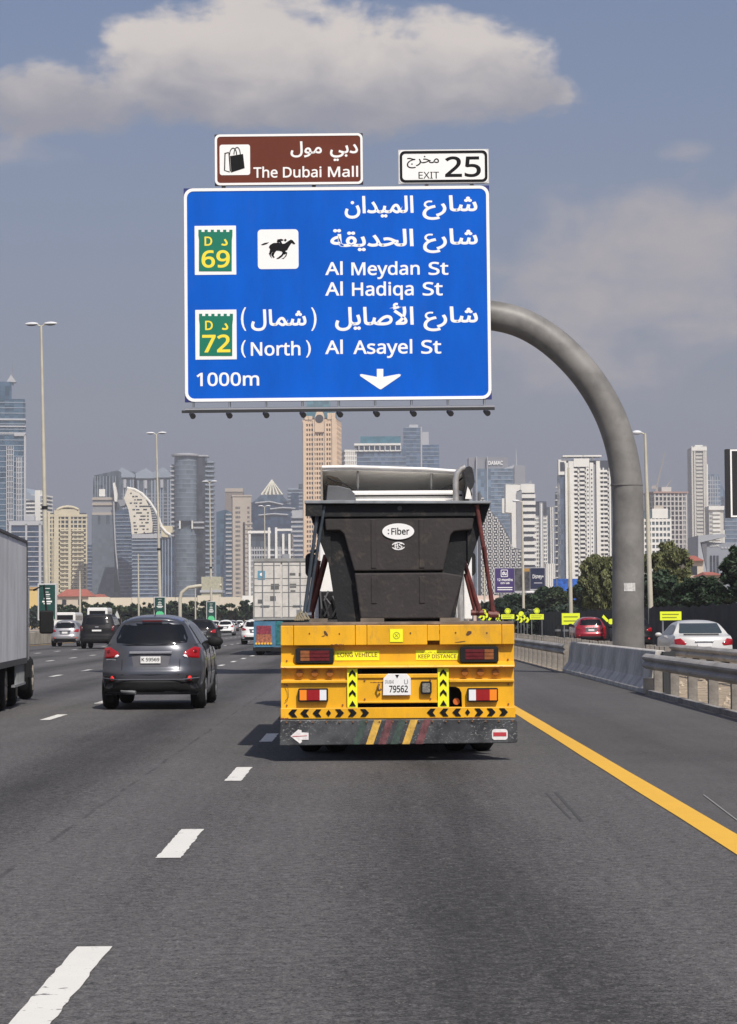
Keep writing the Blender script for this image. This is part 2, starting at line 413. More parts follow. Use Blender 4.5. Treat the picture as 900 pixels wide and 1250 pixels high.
ye = ragged_strip(2.33, 2.55, -100, 1200, 500).build('yellow_edge_line', yellow_paint, road); ye.location.z = .006
ye = ragged_strip(-21.6, -21.44, -100, 1200, 200).build('yellow_edge_line', yellow_paint, road); ye.location.z = .006
skid = mat('skid_rubber', (.050, .049, .050), .85, var=.4, vs=60)
for a, b_, w in (((667, 968), (698, 1000), .016), ((679, 967), (712, 1003), .022)):
    p0 = P(*a, 1.5 * F / (a[1] - 757)); p1 = P(*b_, 1.5 * F / (b_[1] - 757))
    mb = MB(); mb.add([(p0.x - w, p0.y, .0025), (p1.x - w, p1.y, .0025), (p1.x + w * .3, p1.y, .0025), (p0.x + w * .3, p0.y, .0025)], [(0, 1, 2, 3)])
    mb.build('skid_mark', skid, road)
p0 = P(858, 972, 1.5 * F / 215); p1 = P(900, 1004, 1.5 * F / 247)
mb = MB(); mb.add([(p0.x, p0.y, .007), (p1.x, p1.y, .007), (p1.x + .012, p1.y, .007), (p0.x + .012, p0.y, .007)], [(0, 1, 2, 3)])
mb.build('scratch_mark', mat('pale_scratch', (.25, .25, .24), .8), road)
# paved verge between the two rails
sheet('verge', XJ + .1, 8.7, -120, 1500, -.008, mat('verge_sand', (.30, .24, .17), .95, var=.35, vs=2.5, bump=.5, bs=12))

# ------------------------------------------------------------------ overhead sign on its curved pole
SD = 59.3; SPX = F / SD
SIGN_C = P(412, 358.3, SD)
SROT = 0.004
tot = SROT + 0.006
def sl(px, py):      # photo pixel -> metres in the sign's own plane
    dx, dy = (px - 412), (358.3 - py); c, s = math.cos(tot), math.sin(tot)
    return ((dx * c + dy * s) / SPX, (-dx * s + dy * c) / SPX)
arm_mat = mat('grey_painted_steel', (.17, .165, .155), .5, .0, var=.28, vs=.9, bump=.15, bs=6, spec=.5, dirt=.15)
gp = empty('sign_gantry_pole', (P(767, 757, SD + .75).x, SD + .75, 0), 0, 'thick grey tubular pole curving over the road to carry the blue direction sign', 'gantry pole')
gx, gy = gp.location.x, gp.location.y
cl = [(767, 700), (767, 640), (766, 600), (763, 572), (757, 542), (747, 512), (733, 484), (714, 456), (690, 430), (664, 409), (636, 394), (606, 386), (570, 383), (520, 382), (440, 381), (330, 380)]
pts = [Vector((0, 0, -.2)), Vector((0, 0, 1.5))]
for q in cl:
    w = P(*q, gy); pts.append(Vector((w.x - gx, 0, w.z)))
rr = [.425] * 5 + [.42, .415, .41, .41, .405, .40, .40, .395] + [.39] * 5
def cr(ps, n):
    o = []
    for i in range(len(ps) - 1):
        a, b, c, d = ps[max(i - 1, 0)], ps[i], ps[i + 1], ps[min(i + 2, len(ps) - 1)]
        for k in range(n):
            t = k / n
            o.append(.5 * ((2 * b) + (c - a) * t + (2 * a - 5 * b + 4 * c - d) * t * t + (3 * b - a - 3 * c + d) * t ** 3))
    o.append(ps[-1]); return o
pp = cr(pts, 5); rs = [rr[min(len(rr) - 1, i // 5)] for i in range(len(pp))]
rs = [.425 - .035 * i / len(pp) for i in range(len(pp))]
MB().tube(pp, rs, 40).build('curved_tube', arm_mat, gp, smooth=60)
jz = P(767, 592, gy).z
MB().cyl(0, 0, jz - .02, jz + .02, .435, 40).build('joint_ring', arm_mat, gp, smooth=40)
MB().cyl(0, 0, 0, .06, .62, 32).build('base_flange', steel_grey, gp)
lb0 = P(760.5, 717, SD); lz = lb0.z
def cyl_patch(cx, w, z0, z1, r, m, name, par, y0=0):
    b = MB(); a0 = math.asin(max(-1, (cx - w / 2) / r)); a1 = math.asin(min(1, (cx + w / 2) / r))
    b.grid(lambda u, v: (r * math.sin(a0 + (a1 - a0) * u), -r * math.cos(a0 + (a1 - a0) * u), z0 + (z1 - z0) * v), 6, 1)
    return b.build(name, m, par)
sk = cyl_patch(0, .30, lz - .1, lz + .12, .432, mat('pale_sticker', (.50, .50, .48), .6, var=.25, vs=14), 'sticker', gp)

ds = empty('direction_sign', SIGN_C, 0, 'large blue overhead direction sign with white Arabic and English street names', 'road sign')
ds.rotation_euler = (0, -SROT, 0)
sign_blue = mat('sign_blue_sheeting', (.0, .098, .53), .6, spec=.12, var=.10, vs=.9, dirt=.05, stretch=(1, 1, .3))
sign_edge = mat('sign_edge_blue', (.02, .03, .16), .5)
x0, z0 = sl(224.5, 491); x1, z1 = sl(599.5, 226)
z0 = -132 / SPX; z1 = 132 / SPX; x0 = -188 / SPX; x1 = 188 / SPX
MB().box(x0, x1, 0, .09, z0, z1).build('panel', sign_edge, ds)
px_ = 1 / SPX
b = MB(); b.prism(rrect(x0 + 2 * px_, x1 - 2 * px_, z0 + 2 * px_, z1 - 2 * px_, 9 * px_), -.012, -.004); b.build('blue_face', sign_blue, ds)
b = MB(); ring(b, rrect(x0 + .3 * px_, x1 - .3 * px_, z0 + .3 * px_, z1 - .3 * px_, 11 * px_), rrect(x0 + 4 * px_, x1 - 4 * px_, z0 + 4 * px_, z1 - 4 * px_, 8 * px_), -.024, -.003); b.build('white_border', white_print, ds)
LW = .018
def stext(s, a, b_, t, bt, par=ds, m=white_print, bold=.014, cap=True, name='lettering', sl_=None, y=-.014):
    sl_ = sl_ or sl
    xa, za = sl_(a, bt); xb, zb = sl_(b_, t)
    zc = sl_((a + b_) / 2, bt)[1]; zt = sl_((a + b_) / 2, t)[1]
    return text(s, xa, xb, zc, zt, y, m, par, name, bold, cap)
for s, a, b_, t, bt in (('شارع', 516.7, 583.9, 236.8, 267.1), ('الميدان', 421, 505.5, 237.5, 265.5), ('شارع', 517.4, 584.3, 277.9, 308.2), ('الحديقة', 403.5, 505.5, 278.3, 305.9),
                       ('شارع', 517.8, 584.3, 374.3, 404.7), ('الأصايل', 409.3, 505.5, 370.1, 404.2), ('شمال', 306.2, 374, 377.8, 404.4)):
    stext(shape_ar(s), a, b_, t, bt, cap=False, bold=.022)
for s, a, b_, t, bt in (('Al', 397, 418.5, 319.6, 335.5), ('Meydan', 429.2, 513, 319.6, 335.5), ('St', 524, 548.2, 319.4, 335.3), ('Al', 397, 418.7, 344.5, 361), ('Hadiqa', 430, 505.5, 344.5, 361), ('St', 516.7, 541.2, 344.3, 360.8),
                       ('Al', 397, 418.7, 416.3, 433), ('Asayel', 431.5, 503.8, 416, 432.7), ('St', 514.8, 539.3, 415.8, 432.5), ('North', 306, 366.7, 418.2, 434.9), ('1000m', 239.5, 316.2, 455.8, 472.2)):
    stext(s, a, b_, t, bt, bold=.019)
for s, a, b_, t, bt in (('(', 293.8, 300, 375.5, 404.4), (')', 380, 386.4, 375.5, 404.4), ('(', 294, 299.8, 416, 437.4), (')', 373.5, 379.5, 416, 437.4)):
    stext(s, a, b_, t, bt, cap=False, bold=.012)
def spoly(pl, m, par, name, sl_=sl, y0=-.022, y1=-.013):
    q = [sl_(*p) for p in pl]
    area = sum(q[i][0] * q[(i + 1) % len(q)][1] - q[(i + 1) % len(q)][0] * q[i][1] for i in range(len(q)))
    if area < 0: q = q[::-1]
    return MB().prism(q, y0, y1).build(name, m, par)
Z4 = lambda l: [(400 + x / 4.286, 330 + y / 4.286) for x, y in l]
spoly(Z4([(259, 520), (293, 520), (293, 562), (375, 547), (386, 551), (380, 560), (281, 628), (272, 626), (172, 558), (170, 550), (178, 547), (259, 562)]), white_print, ds, 'down_arrow')
shield_green = mat('shield_green', (.0, .17, .10), .45); shield_yellow = mat('shield_yellow', (.9, .72, .05), .45)
def shield(x0, x1, y0, y1, num, d_):
    r = MB(); xa, za = sl(x0, y1); xb, zb = sl(x1, y0)
    MB().prism(rrect(xa, xb, za, zb, .01), -.02, -.013).build('shield_backing', white_print, ds)
    w = x1 - x0; h = y1 - y0
    pl = [(x0 + .1 * w, y1 - .075 * h), (x0 + .1 * w, y0 + .3 * h), (x0 + .085 * w, y0 + .2 * h), (x0 + .085 * w, y0 + .085 * h)]
    n = 6; a = x0 + .085 * w; c = x1 - .085 * w; st = (c - a) / (2 * n - 1)
    for k in range(2 * n - 1):
        top = y0 + (.085 if k % 2 == 0 else .13) * h
        pl += [(a + k * st, top), (a + (k + 1) * st, top)]
    pl += [(x1 - .085 * w, y0 + .2 * h), (x1 - .1 * w, y0 + .3 * h), (x1 - .1 * w, y1 - .075 * h)]
    spoly(pl, shield_green, ds, 'route_shield', y0=-.028, y1=-.021)
    stext('D', x0 + .235 * w, x0 + .42 * w, y0 + .225 * h, y0 + .41 * h, m=shield_yellow, bold=.02, y=-.029)
    stext(shape_ar('د'), x0 + .64 * w, x0 + .80 * w, y0 + .27 * h, y0 + .41 * h, m=shield_yellow, bold=.03, cap=False, y=-.029)
    stext(num, x0 + .165 * w, x0 + .85 * w, y0 + .5 * h, y0 + .855 * h, m=shield_yellow, bold=.022, cap=False, y=-.029)
shield(237, 287.3, 274.4, 335.5, '69', 0); shield(238.2, 288.2, 378.2, 440, '72', 0)
xa, za = sl(314.4, 328.4); xb, zb = sl(364, 278.9)
MB().prism(rrect(xa, xb, za, zb, 4.5 * px_), -.02, -.013).build('pictogram_panel', white_print, ds)
Z1 = lambda l: [(210 + x / 4.5, 150 + y / 4.5) for x, y in l]
spoly(Z1([(537, 668), (555, 657), (585, 655), (600, 662), (618, 660), (640, 645), (652, 638), (662, 642), (676, 660), (670, 665), (655, 657), (648, 668), (638, 684), (632, 696), (620, 702), (628, 712), (616, 722), (608, 714), (602, 704), (585, 700), (572, 700), (562, 712), (556, 730), (549, 728), (553, 706), (540, 716), (533, 712), (537, 692), (530, 680)]), black_print, ds, 'horse_body', y0=-.027, y1=-.021)
for q in ([(486, 667), (505, 657), (531, 653), (520, 662), (498, 669)], [(608, 706), (600, 722), (585, 735), (574, 742), (572, 746), (588, 744), (606, 730), (618, 712)], [(618, 704), (625, 722), (614, 738), (600, 745), (612, 745), (628, 728), (632, 710)],
          [(537, 706), (530, 716), (540, 734), (548, 742), (540, 724), (545, 714)], [(548, 710), (543, 724), (556, 740), (563, 736), (553, 724), (556, 712)],
          [(574, 648), (578, 637), (600, 634), (612, 640), (604, 646), (596, 644), (604, 660), (598, 664), (588, 652), (580, 656)]):
    spoly(Z1(q), black_print, ds, 'horse_and_rider', y0=-.027, y1=-.021)
hx, hz_ = sl(210 + 621 / 4.5, 150 + 641 / 4.5); MB().disc_y(hx, hz_, -.027, -.021, .032, 12).build('rider_head', black_print, ds)

# brown sign above
def make_panel_sign(name, label, px0, px1, py0, py1, face, edge, ringm, ringw, outer_white=False):
    c = P((px0 + px1) / 2, (py0 + py1) / 2, SD); o = empty(name, c, 0, label, 'road sign'); o.rotation_euler = (0, -SROT, 0)
    cx, cy = (px0 + px1) / 2, (py0 + py1) / 2
    def s2(px, py):
        dx, dy = px - cx, cy - py; c_, s_ = math.cos(tot), math.sin(tot); return ((dx * c_ + dy * s_) / SPX, (-dx * s_ + dy * c_) / SPX)
    w, h = (px1 - px0) / 2 * px_, (py1 - py0) / 2 * px_
    MB().box(-w, w, 0, .08, -h, h).build('panel', edge, o)
    e = 0 if not outer_white else 1.6 * px_
    b = MB(); b.prism(rrect(-w + .8 * px_, w - .8 * px_, -h + .8 * px_, h - .8 * px_, 5 * px_), -.012, -.004); b.build('face', face, o)
    b = MB(); ring(b, rrect(-w + .2 * px_ + e, w - .2 * px_ - e, -h + .2 * px_ + e, h - .2 * px_ - e, 6 * px_), rrect(-w + ringw * px_ + e, w - ringw * px_ - e, -h + ringw * px_ + e, h - ringw * px_ - e, 4 * px_), -.024, -.003); b.build('border', ringm, o)
    return o, s2
brown = mat('sign_brown_sheeting', (.135, .034, .020), .6, spec=.15, var=.06, vs=2)
bs, sb = make_panel_sign('mall_sign', 'brown sign for The Dubai Mall with shopping bag pictogram above blue sign', 261.5, 444, 162.8, 226.3, brown, mat('brown_sign_edge', (.02, .01, .015), .5), white_print, 3)
for s, a, b_, t, bt in (('مول', 354.9, 393.3, 172.2, 192.2), ('دبي', 403.5, 437.8, 175.5, 196.7)): stext(shape_ar(s), a, b_, t, bt, par=bs, cap=False, bold=.02, sl_=sb)
for s, a, b_, t, bt in (('The', 309.3, 338.9, 204.4, 217.4), ('Dubai', 345.6, 392.9, 204, 217), ('Mall', 401, 438, 203.6, 216.5)): stext(s, a, b_, t, bt, par=bs, bold=.017, sl_=sb)
xa, za = sb(267.8, 214.4); xb, zb = sb(304.9, 176.2)
MB().prism(rrect(xa, xb, za, zb, 3 * px_), -.02, -.013).build('pictogram_panel', white_print, bs)
spoly(Z1([(317, 183), (384, 172), (394, 250), (324, 270)]), black_print, bs, 'shopping_bag', sb, -.027, -.021)
for q in ([(286, 166), (310, 160), (310, 165), (292, 170), (290, 262), (316, 270), (314, 274), (284, 264)], [(384, 172), (389, 172), (398, 250), (322, 275), (322, 270), (394, 248)], [(308, 165), (314, 165), (322, 268), (316, 268)]):
    spoly(Z1(q), black_print, bs, 'bag_outline', sb, -.027, -.021)
def arc_strip(cx, cy, rx, ry, w, n=10):
    o = [(cx - rx * math.cos(math.pi * k / n), cy - ry * math.sin(math.pi * k / n)) for k in range(n + 1)]
    i = [(cx - (rx - w) * math.cos(math.pi * k / n), cy - (ry - w) * math.sin(math.pi * k / n)) for k in range(n + 1)]
    return o + i[::-1]
for cx, cy, rx, ry in ((334, 176, 22, 40), (356, 174, 20, 42)):
    spoly(Z1(arc_strip(cx, cy, rx, ry, 5)), black_print, bs, 'bag_handle', sb, -.027, -.021)
es, se_ = make_panel_sign('exit_sign', 'white exit 25 sign with black border above the right end of blue sign', 486, 597.3, 182, 224.6, white_print, mat('exit_sign_edge', (.6, .6, .6), .5), black_print, 3.2, True)
stext(shape_ar('مخرج'), 496.4, 536, 190.2, 205.6, par=es, m=black_print, cap=False, bold=.006, sl_=se_)
stext('EXIT', 510.8, 536, 210, 218.4, par=es, m=black_print, bold=.004, sl_=se_)
stext('25', 543.5, 587.4, 190.6, 216.6, par=es, m=black_print, bold=.018, cap=False, sl_=se_)
# frame behind the signs, walkway and lamps under them
fr = empty('lamp_walkway', SIGN_C, 0, 'steel walkway with a rail of small lamps under the blue direction sign', 'walkway'); fr.rotation_euler = (0, -SROT, 0)
zb_ = -132 * px_
dark_steel = mat('dark_steel', (.035, .035, .037), .55, .3)
b = MB()
b.box(-190 * px_, 190 * px_, -.55, -.47, zb_ - 15.5 * px_, zb_ - 12.5 * px_); b.build('lamp_rail', dark_steel, fr)
b = MB(); b.box(-189 * px_, 190 * px_, .12, .20, zb_ - 12 * px_, zb_ - 7 * px_); b.build('bottom_beam', steel_grey, fr)
b = MB(); b.box(-186 * px_, 190 * px_, -.46, .11, zb_ - 11.6 * px_, zb_ - 10 * px_); b.build('walkway_grating', mat('grey_grating', (.33, .34, .37), .6), fr)
for k in range(9):
    x = (-178 + k * 44.6) * px_
    if k == 0:
        br = MB().box(x - .03, x + .03, .101, .119, zb_ - 6 * px_, 1.8).build('upright_strut', steel_grey, fr)
        hb = MB().box(x - .012, x + .012, -.02, .10, zb_ - 11 * px_, zb_ - .01).build('hanger', steel_grey, fr)
        lm = MB(); lm.tube([(x, -.51, zb_ - 13 * px_), (x, -.54, zb_ - 18.5 * px_)], .035, 8); lm.tube([(x - .01, -.52, zb_ - 17 * px_), (x + .05, -.72, zb_ - 20.5 * px_)], [.06, .08], 8)
        lmo = lm.build('sign_lamp', dark_steel, fr)
        srcs = (br, hb, lmo); xb0 = x
    else:
        for s_ in srcs:
            c = s_.copy(); COL.objects.link(c); c.parent = fr; c.location.x = x - xb0
for zz in (-1.6, .2, 1.9):
    MB().box(-4.0, 4.02, .12, .24, zz - .06, zz + .06).build('horizontal_beam', steel_grey, fr)
for xx in (-3.0, -.6, 2.4, 3.6):
    MB().box(xx - .05, xx + .05, .13, .22, 2.86, 3.4).build('stub_post', steel_grey, fr)

# ------------------------------------------------------------------ yellow low trailer
TD = 24.1; TS = F / TD
T0 = P(485, 757, TD)
tr = empty('low_loader_trailer', (T0.x, TD, 0), 0, 'yellow low loader trailer with grey striped bumper carrying the black bin', 'trailer')
def tx(px): return (px - 485) / TS
def tz(py): return EYE - (py - 757) / TS
yel = mat('yellow_truck_paint', (.76, .39, .008), .45, var=.13, vs=2.2, coat=.12, dirt=.26, bump=.12, bs=9, stretch=(1, 1, .45))
yel_d = mat('yellow_truck_paint_worn', (.68, .35, .015), .55, var=.18, vs=5, dirt=.5)
deckm = mat('worn_deck', (.17, .13, .10), .8, var=.4, vs=3, bump=.3)
void = mat('dark_gap', (.008, .008, .009), .9)
X0, X1 = tx(343), tx(627.5)
L = 11.5
MB().box(X0 + .03, X1 - .03, .12, L, tz(792), tz(764)).build('deck_frame', yel_d, tr)
MB().box(X0, X1, .0, L, tz(763), tz(759.3)).build('deck', deckm, tr, bevel=.006)
# top beam in three plates with visible edges
for a, c, dy in ((343, 358.5, .012), (358.9, 433.5, 0), (434, 447.8, .014), (448.2, 521.5, .004), (536.5, 612, 0), (612.4, 627.5, .01)):
    MB().box(tx(a), tx(c), -.03 + dy, .10, tz(787.3), tz(763.2)).build('top_beam_plate', yel, tr, bevel=.006)
MB().box(tx(521.6), tx(536.3), -.034, .10, tz(782.5), tz(763.4)).build('hinge_flap', yel, tr, bevel=.006)
MB().box(X0, X1, .052, .11, tz(809), tz(787.4)).build('lamp_band', yel, tr, bevel=.004)
b = MB(); pl = [(.052, tz(808)), (-.035, tz(812.2)), (-.045, tz(814.6)), (-.03, tz(815.6)), (.11, tz(815.4)), (.11, tz(808))]
vs = [(X0, y, z) for y, z in pl] + [(X1, y, z) for y, z in pl]; n = len(pl)
b.add(vs, [tuple(range(n)), tuple(range(2 * n - 1, n - 1, -1))] + [(i, (i + 1) % n, (i + 1) % n + n, i + n) for i in range(n)]); b.build('upper_lip', yel, tr, bevel=.004)
for a, c in ((343, 423.6), (547.5, 627)):
    MB().box(tx(a), tx(c), .05, .10, tz(829.5), tz(815.7)).build('side_band', yel, tr)
    MB().box(tx(a), tx(c), -.012, .10, tz(833.2), tz(829.6)).build('lower_lip', yel, tr, bevel=.006)
MB().box(tx(343), tx(424), .03, .09, tz(863.2), tz(833.3)).build('lower_panel', yel, tr)
# right lower panel, with an arched cut-out
q = [(tx(563.5), tz(863.2)), (tx(627), tz(863.2)), (tx(627), tz(833.3)), (tx(547.5), tz(833.3)), (tx(547.5), tz(838.5)), (tx(556), tz(838.8)), (tx(560.5), tz(841)), (tx(563), tz(846))]
MB().prism(q, .03, .09).build('lower_panel', yel, tr)
MB().box(X0 + .05, X1 - .05, .30, .34, tz(870), tz(812)).build('inner_void', void, tr)
MB().box(tx(436.3), tx(533.8), .02, .09, tz(857.3), tz(827.5)).build('plate_panel', yel, tr, bevel=.004)
MB().box(tx(436.3), tx(533.8), .0, .10, tz(827.6), tz(822.6)).build('plate_panel_lip', yel, tr, bevel=.006)
MB().box(tx(436.3), tx(533.8), -.002, .10, tz(858), tz(855.6)).build('plate_panel_foot', yel, tr, bevel=.004)
MB().box(X0 - .005, X1 + .005, .0, .12, tz(876.6), tz(863.3)).build('bottom_beam', yel, tr, bevel=.006)
for a, c in ((423.7, 436.2), (533.9, 547.4)):
    MB().box(tx(a), tx(c), .0, .08, tz(863.2), tz(815.8)).build('chevron_backing', yellow_print, tr)
    for k in range(4):
        cy = 820.5 + k * 12.2; m_ = (a + c) / 2; w = 4
        pl_ = [(m_ - w, cy + 5.2), (m_ - w, cy + 1.2), (m_, cy - 3.4), (m_ + w, cy + 1.2), (m_ + w, cy + 5.2), (m_, cy + .8)] if k < 3 else [(m_ - w, cy + 4.2), (m_, cy - 2.4), (m_ + w, cy + 4.2)]
        MB().prism([(tx(x), tz(y)) for x, y in pl_], -.008, -.002).build('chevron', black_print, tr)
for cs in ((351, 'L'), (520, 'R')):
    xs = [357, 371.5, 386.5, 400.8, 414.5, 430, 445] if cs[1] == 'L' else [525.5, 541, 556.5, 570, 584, 599, 614]
    for k, cx in enumerate(xs):
        cy = 869.6; h = 4.6
        if k == 3: pl_ = [(cx - 3, cy), (cx, cy + 4), (cx + 3, cy), (cx, cy - 4)]
        elif k < 3: pl_ = [(cx - 5, cy), (cx - .6, cy + h), (cx + 5.5, cy + h), (cx + 2, cy), (cx + 5.5, cy - h), (cx - .6, cy - h)]
        else: pl_ = [(cx + 5, cy), (cx + .6, cy - h), (cx - 5.5, cy - h), (cx - 2, cy), (cx - 5.5, cy + h), (cx + .6, cy + h)]
        MB().prism([(tx(x), tz(y)) for x, y in pl_], -.009, -.002).build('chevron', black_print, tr)
# bumper
bump_m = bpy.data.materials.new('worn_grey_bumper'); bump_m.use_nodes = True
t = bump_m.node_tree; p = t.nodes['Principled BSDF']; p.inputs['Roughness'].default_value = .55; p.inputs['Metallic'].default_value = .2
tcn = t.nodes.new('ShaderNodeTexCoord')
def obn(sc, det, st=(1, 1, 1), rough=.6):
    mp = t.nodes.new('ShaderNodeMapping'); mp.inputs['Scale'].default_value = st; t.links.new(tcn.outputs['Object'], mp.inputs[0])
    n = t.nodes.new('ShaderNodeTexNoise'); n.inputs['Scale'].default_value = sc; n.inputs['Detail'].default_value = det; n.inputs['Roughness'].default_value = rough
    t.links.new(mp.outputs[0], n.inputs['Vector']); return n.outputs['Fac']
c = MIX(t, SS(t, obn(3, 6), .3, .7), (.022, .024, .027), (.085, .09, .095))
c = MIX(t, M(t, 'MULTIPLY', M(t, 'MULTIPLY', SS(t, obn(30, 8, (1, 1, 1.6), .8), .54, .66), SS(t, obn(1.9, 4), .36, .60)), .95), c, (.42, .42, .41))
t.links.new(c, p.inputs['Base Color'])
BB = [(tx(341), tz(908.5)), (tx(628), tz(906.8)), (tx(630), tz(905)), (tx(630), tz(881)), (tx(627), tz(877.4)), (tx(342), tz(877.4))]
MB().prism(BB, -.06, .09).build('bumper', bump_m, tr, bevel=.01)
def bstripe(a, m, w=9, dx=18.5, z0=908, z1=878):
    MB().prism([(tx(a), tz(z0 - .6)), (tx(a + w), tz(z0 - .6)), (tx(a + w + dx * .55), tz(z1)), (tx(a + dx * .55), tz(z1))], -.066, -.0605).build('bumper_stripe', m, tr)
by = mat('faded_yellow_stripe', (.62, .38, .07), .5, var=.25, vs=10, dirt=.45); bg_ = mat('faded_green_stripe', (.04, .065, .055), .6, var=.4, vs=14, dirt=.6); br_ = mat('faded_red_stripe', (.13, .045, .05), .6, var=.5, vs=14, dirt=.7)
for a, m_ in ((430, bg_), (446, by), (461, br_), (476, bg_), (490, by), (506, br_)): bstripe(a, m_)
stick = mat('white_sticker', (.72, .70, .68), .5, var=.12, vs=20)
MB().prism([(tx(x), tz(y)) for x, y in [(354.5, 897), (366, 906), (368.5, 904), (368, 901.5), (376.5, 901.5), (376.5, 893), (368, 892.5), (368, 890), (364, 889)]], -.067, -.0615).build('arrow_sticker', stick, tr)
MB().prism([(tx(x), tz(y)) for x, y in [(357, 897.8), (375, 896.8), (375, 896.2), (357, 897)]], -.070, -.0672).build('sticker_line', mat('sticker_red', (.45, .04, .05), .5), tr)
MB().prism(rrect(tx(599), tx(618), tz(903), tz(890), .03), -.067, -.0615).build('round_sticker', stick, tr)
MB().box(tx(600.5), tx(616.5), -.070, -.0672, tz(898.6), tz(893.8)).build('sticker_bar', MATS['sticker_red'], tr)
bolt_m = mat('rusty_bolt', (.20, .09, .04), .7, .3, var=.4, vs=40)
bolt0 = None
for k in range(18):
    x_ = tx(350 + k * 16.1)
    if bolt0 is None: bolt0 = MB().tube([(0, 0, 0), (0, -.014, 0)], .010, 6).build('bolt', bolt_m, tr); b_o = bolt0
    else: b_o = bolt0.copy(); COL.objects.link(b_o); b_o.parent = tr
    b_o.location = (x_, -.060, tz(880.2))
for a_, z_ in ((350, 806), (620, 806), (350, 860), (418, 860), (553, 830), (620, 860), (445, 830), (525, 830), (445, 853), (525, 853), (350, 836), (620, 836)):
    b_o = bolt0.copy(); COL.objects.link(b_o); b_o.parent = tr; b_o.location = (tx(a_), .052 if z_ == 806 else .02 if 440 < a_ < 530 else .03, tz(z_))
rust = mat('rust_patch', (.16, .06, .025), .9, var=.5, vs=30)
for a_, c_, z0_, z1_, yy in ((343, 352, 876.9, 875.2, -.0), (520, 548, 877, 876, -.0), (566, 590, 877, 875.6, -.0), (343, 350, 815.2, 813.8, -.046), (600, 616, 815, 814.2, -.046), (404, 420, 787.2, 786, -.031), (452, 470, 833.2, 832.4, .019)):
    n_ = 9; top_ = [(tx(a_ + (c_ - a_) * k / n_), tz(z1_ + rnd.uniform(-.3, .6))) for k in range(n_ + 1)]
    MB().prism([(tx(a_), tz(z0_)), (tx(c_), tz(z0_))] + top_[::-1], yy - .002, yy + .001).build('rust_streak', rust, tr)
# lamp clusters
def dark_cluster(a, c, t_, b_, flip):
    o = MB().prism(rrect(tx(a), tx(c), tz(b_), tz(t_), .02), -.03, .06).build('tail_lamp_cluster', black_plastic, tr, bevel=.005)
    w = c - a
    dr = mat('dark_red_lens', (.11, .012, .015), .25, var=.2, vs=20); do = mat('dark_amber_lens', (.26, .09, .03), .3, var=.2, vs=20)
    for k in range(3):
        y0 = t_ + 3.2 + k * 4.3
        xs = [(a + 6, a + 17, do), (a + 17.4, c - 5.5, dr)] if not flip else [(a + 6, c - 17.4, dr), (c - 17, c - 6, do)]
        for xa_, xb_, m_ in xs: MB().box(tx(xa_), tx(xb_), -.036, -.029, tz(y0 + 3.7), tz(y0)).build('lens', m_, o)
dark_cluster(361, 407.5, 790.5, 809, False); dark_cluster(561.5, 608, 790, 809, True)
def lamp3(a, c, t_, b_, order):
    o = MB().prism(rrect(tx(a), tx(c), tz(b_), tz(t_), .015), -.035, .04).build('tail_lamp', black_plastic, tr, bevel=.004)
    x = a + 1.8
    for w, m_ in order:
        MB().box(tx(x), tx(x + w - .15), -.042, -.034, tz(b_ - 1.8), tz(t_ + 1.8)).build('lens', m_, o); x += w
lamp3(364, 400.3, 839.5, 855.6, [(8.6, orange_lens), (8, red_lens), (7.8, red_lens), (8.3, white_lens)])
lamp3(569.8, 607, 840.3, 857, [(8.6, white_lens), (8, red_lens), (8.6, red_lens), (8.8, orange_lens)])
knob = mat('amber_marker_lens', (.30, .10, .012), .35)
for cx in (365.5, 384, 402.5, 567, 586, 604.5):
    MB().disc_y(tx(cx), tz(821.8), -.0, .05, .039, 20).build('marker_lamp', knob, tr, bevel=.008)
MB().prism(rrect(tx(513), tx(526.4), tz(847.2), tz(831.8), .02), -.03, .02).build('work_lamp', black_plastic, tr, bevel=.004)
MB().prism(rrect(tx(515.2), tx(524.3), tz(845.2), tz(834), .01), -.036, -.0301).build('lamp_glass', mat('lamp_reflector', (.32, .31, .27), .25, .5, var=.5, vs=60), tr)
MB().disc_y(tx(557), tz(857), .12, .2, .036, 16).build('side_lamp', mat('dim_orange_lens', (.5, .13, .03), .3), tr)
b = MB(); b.tube([(tx(462.5), .0, tz(835)), (tx(460.5), -.03, tz(839)), (tx(462.5), -.03, tz(843)), (tx(465), -.02, tz(841))], .012, 8); b.build('hook', mat('brown_steel', (.12, .06, .03), .6), tr, smooth=60)
b = MB(); b.tube([(tx(347), .015, tz(834)), (tx(351.5), .0, tz(840)), (tx(352), .0, tz(850)), (tx(348), .01, tz(855))], .0035, 6); b.build('cable', mat('brown_cable', (.2, .1, .02), .6), tr)
# stickers and plates with their writing
def label_plate(name, a, c, t_, b_, m_, y, ys=.004): return MB().box(tx(a), tx(c), y - ys, y, tz(b_), tz(t_)).build(name, m_, tr)
label_plate('long_vehicle_sticker', 408.5, 463, 794.2, 806, yellow_print, .051)
text('LONG VEHICLE', tx(412), tx(460.5), tz(801.8), tz(796.6), .0465, mat('red_print', (.25, .10, .02), .5), tr, bold=.02, fitcap=True, thick=.001)
label_plate('keep_distance_sticker', 507.5, 559.5, 794.2, 806, yellow_print, .051)
text('KEEP DISTANCE', tx(510.5), tx(557), tz(804), tz(799.2), .0465, MATS['red_print'], tr, bold=.02, fitcap=True, thick=.001)
text(shape_ar('خر م ص ش د'), tx(514), tx(553), tz(798.2), tz(795.6), .0465, MATS['red_print'], tr, thick=.001)
label_plate('round_emblem_sticker', 476, 491.8, 768, 783.8, yellow_print, -.03)
b = MB(); ring(b, [(tx(484 + 4.2 * math.cos(k * .3142)), tz(775.8 - 4.2 * math.sin(k * .3142))) for k in range(20)], [(tx(484 + 3.6 * math.cos(k * .3142)), tz(775.8 - 3.6 * math.sin(k * .3142))) for k in range(20)], -.037, -.0345)
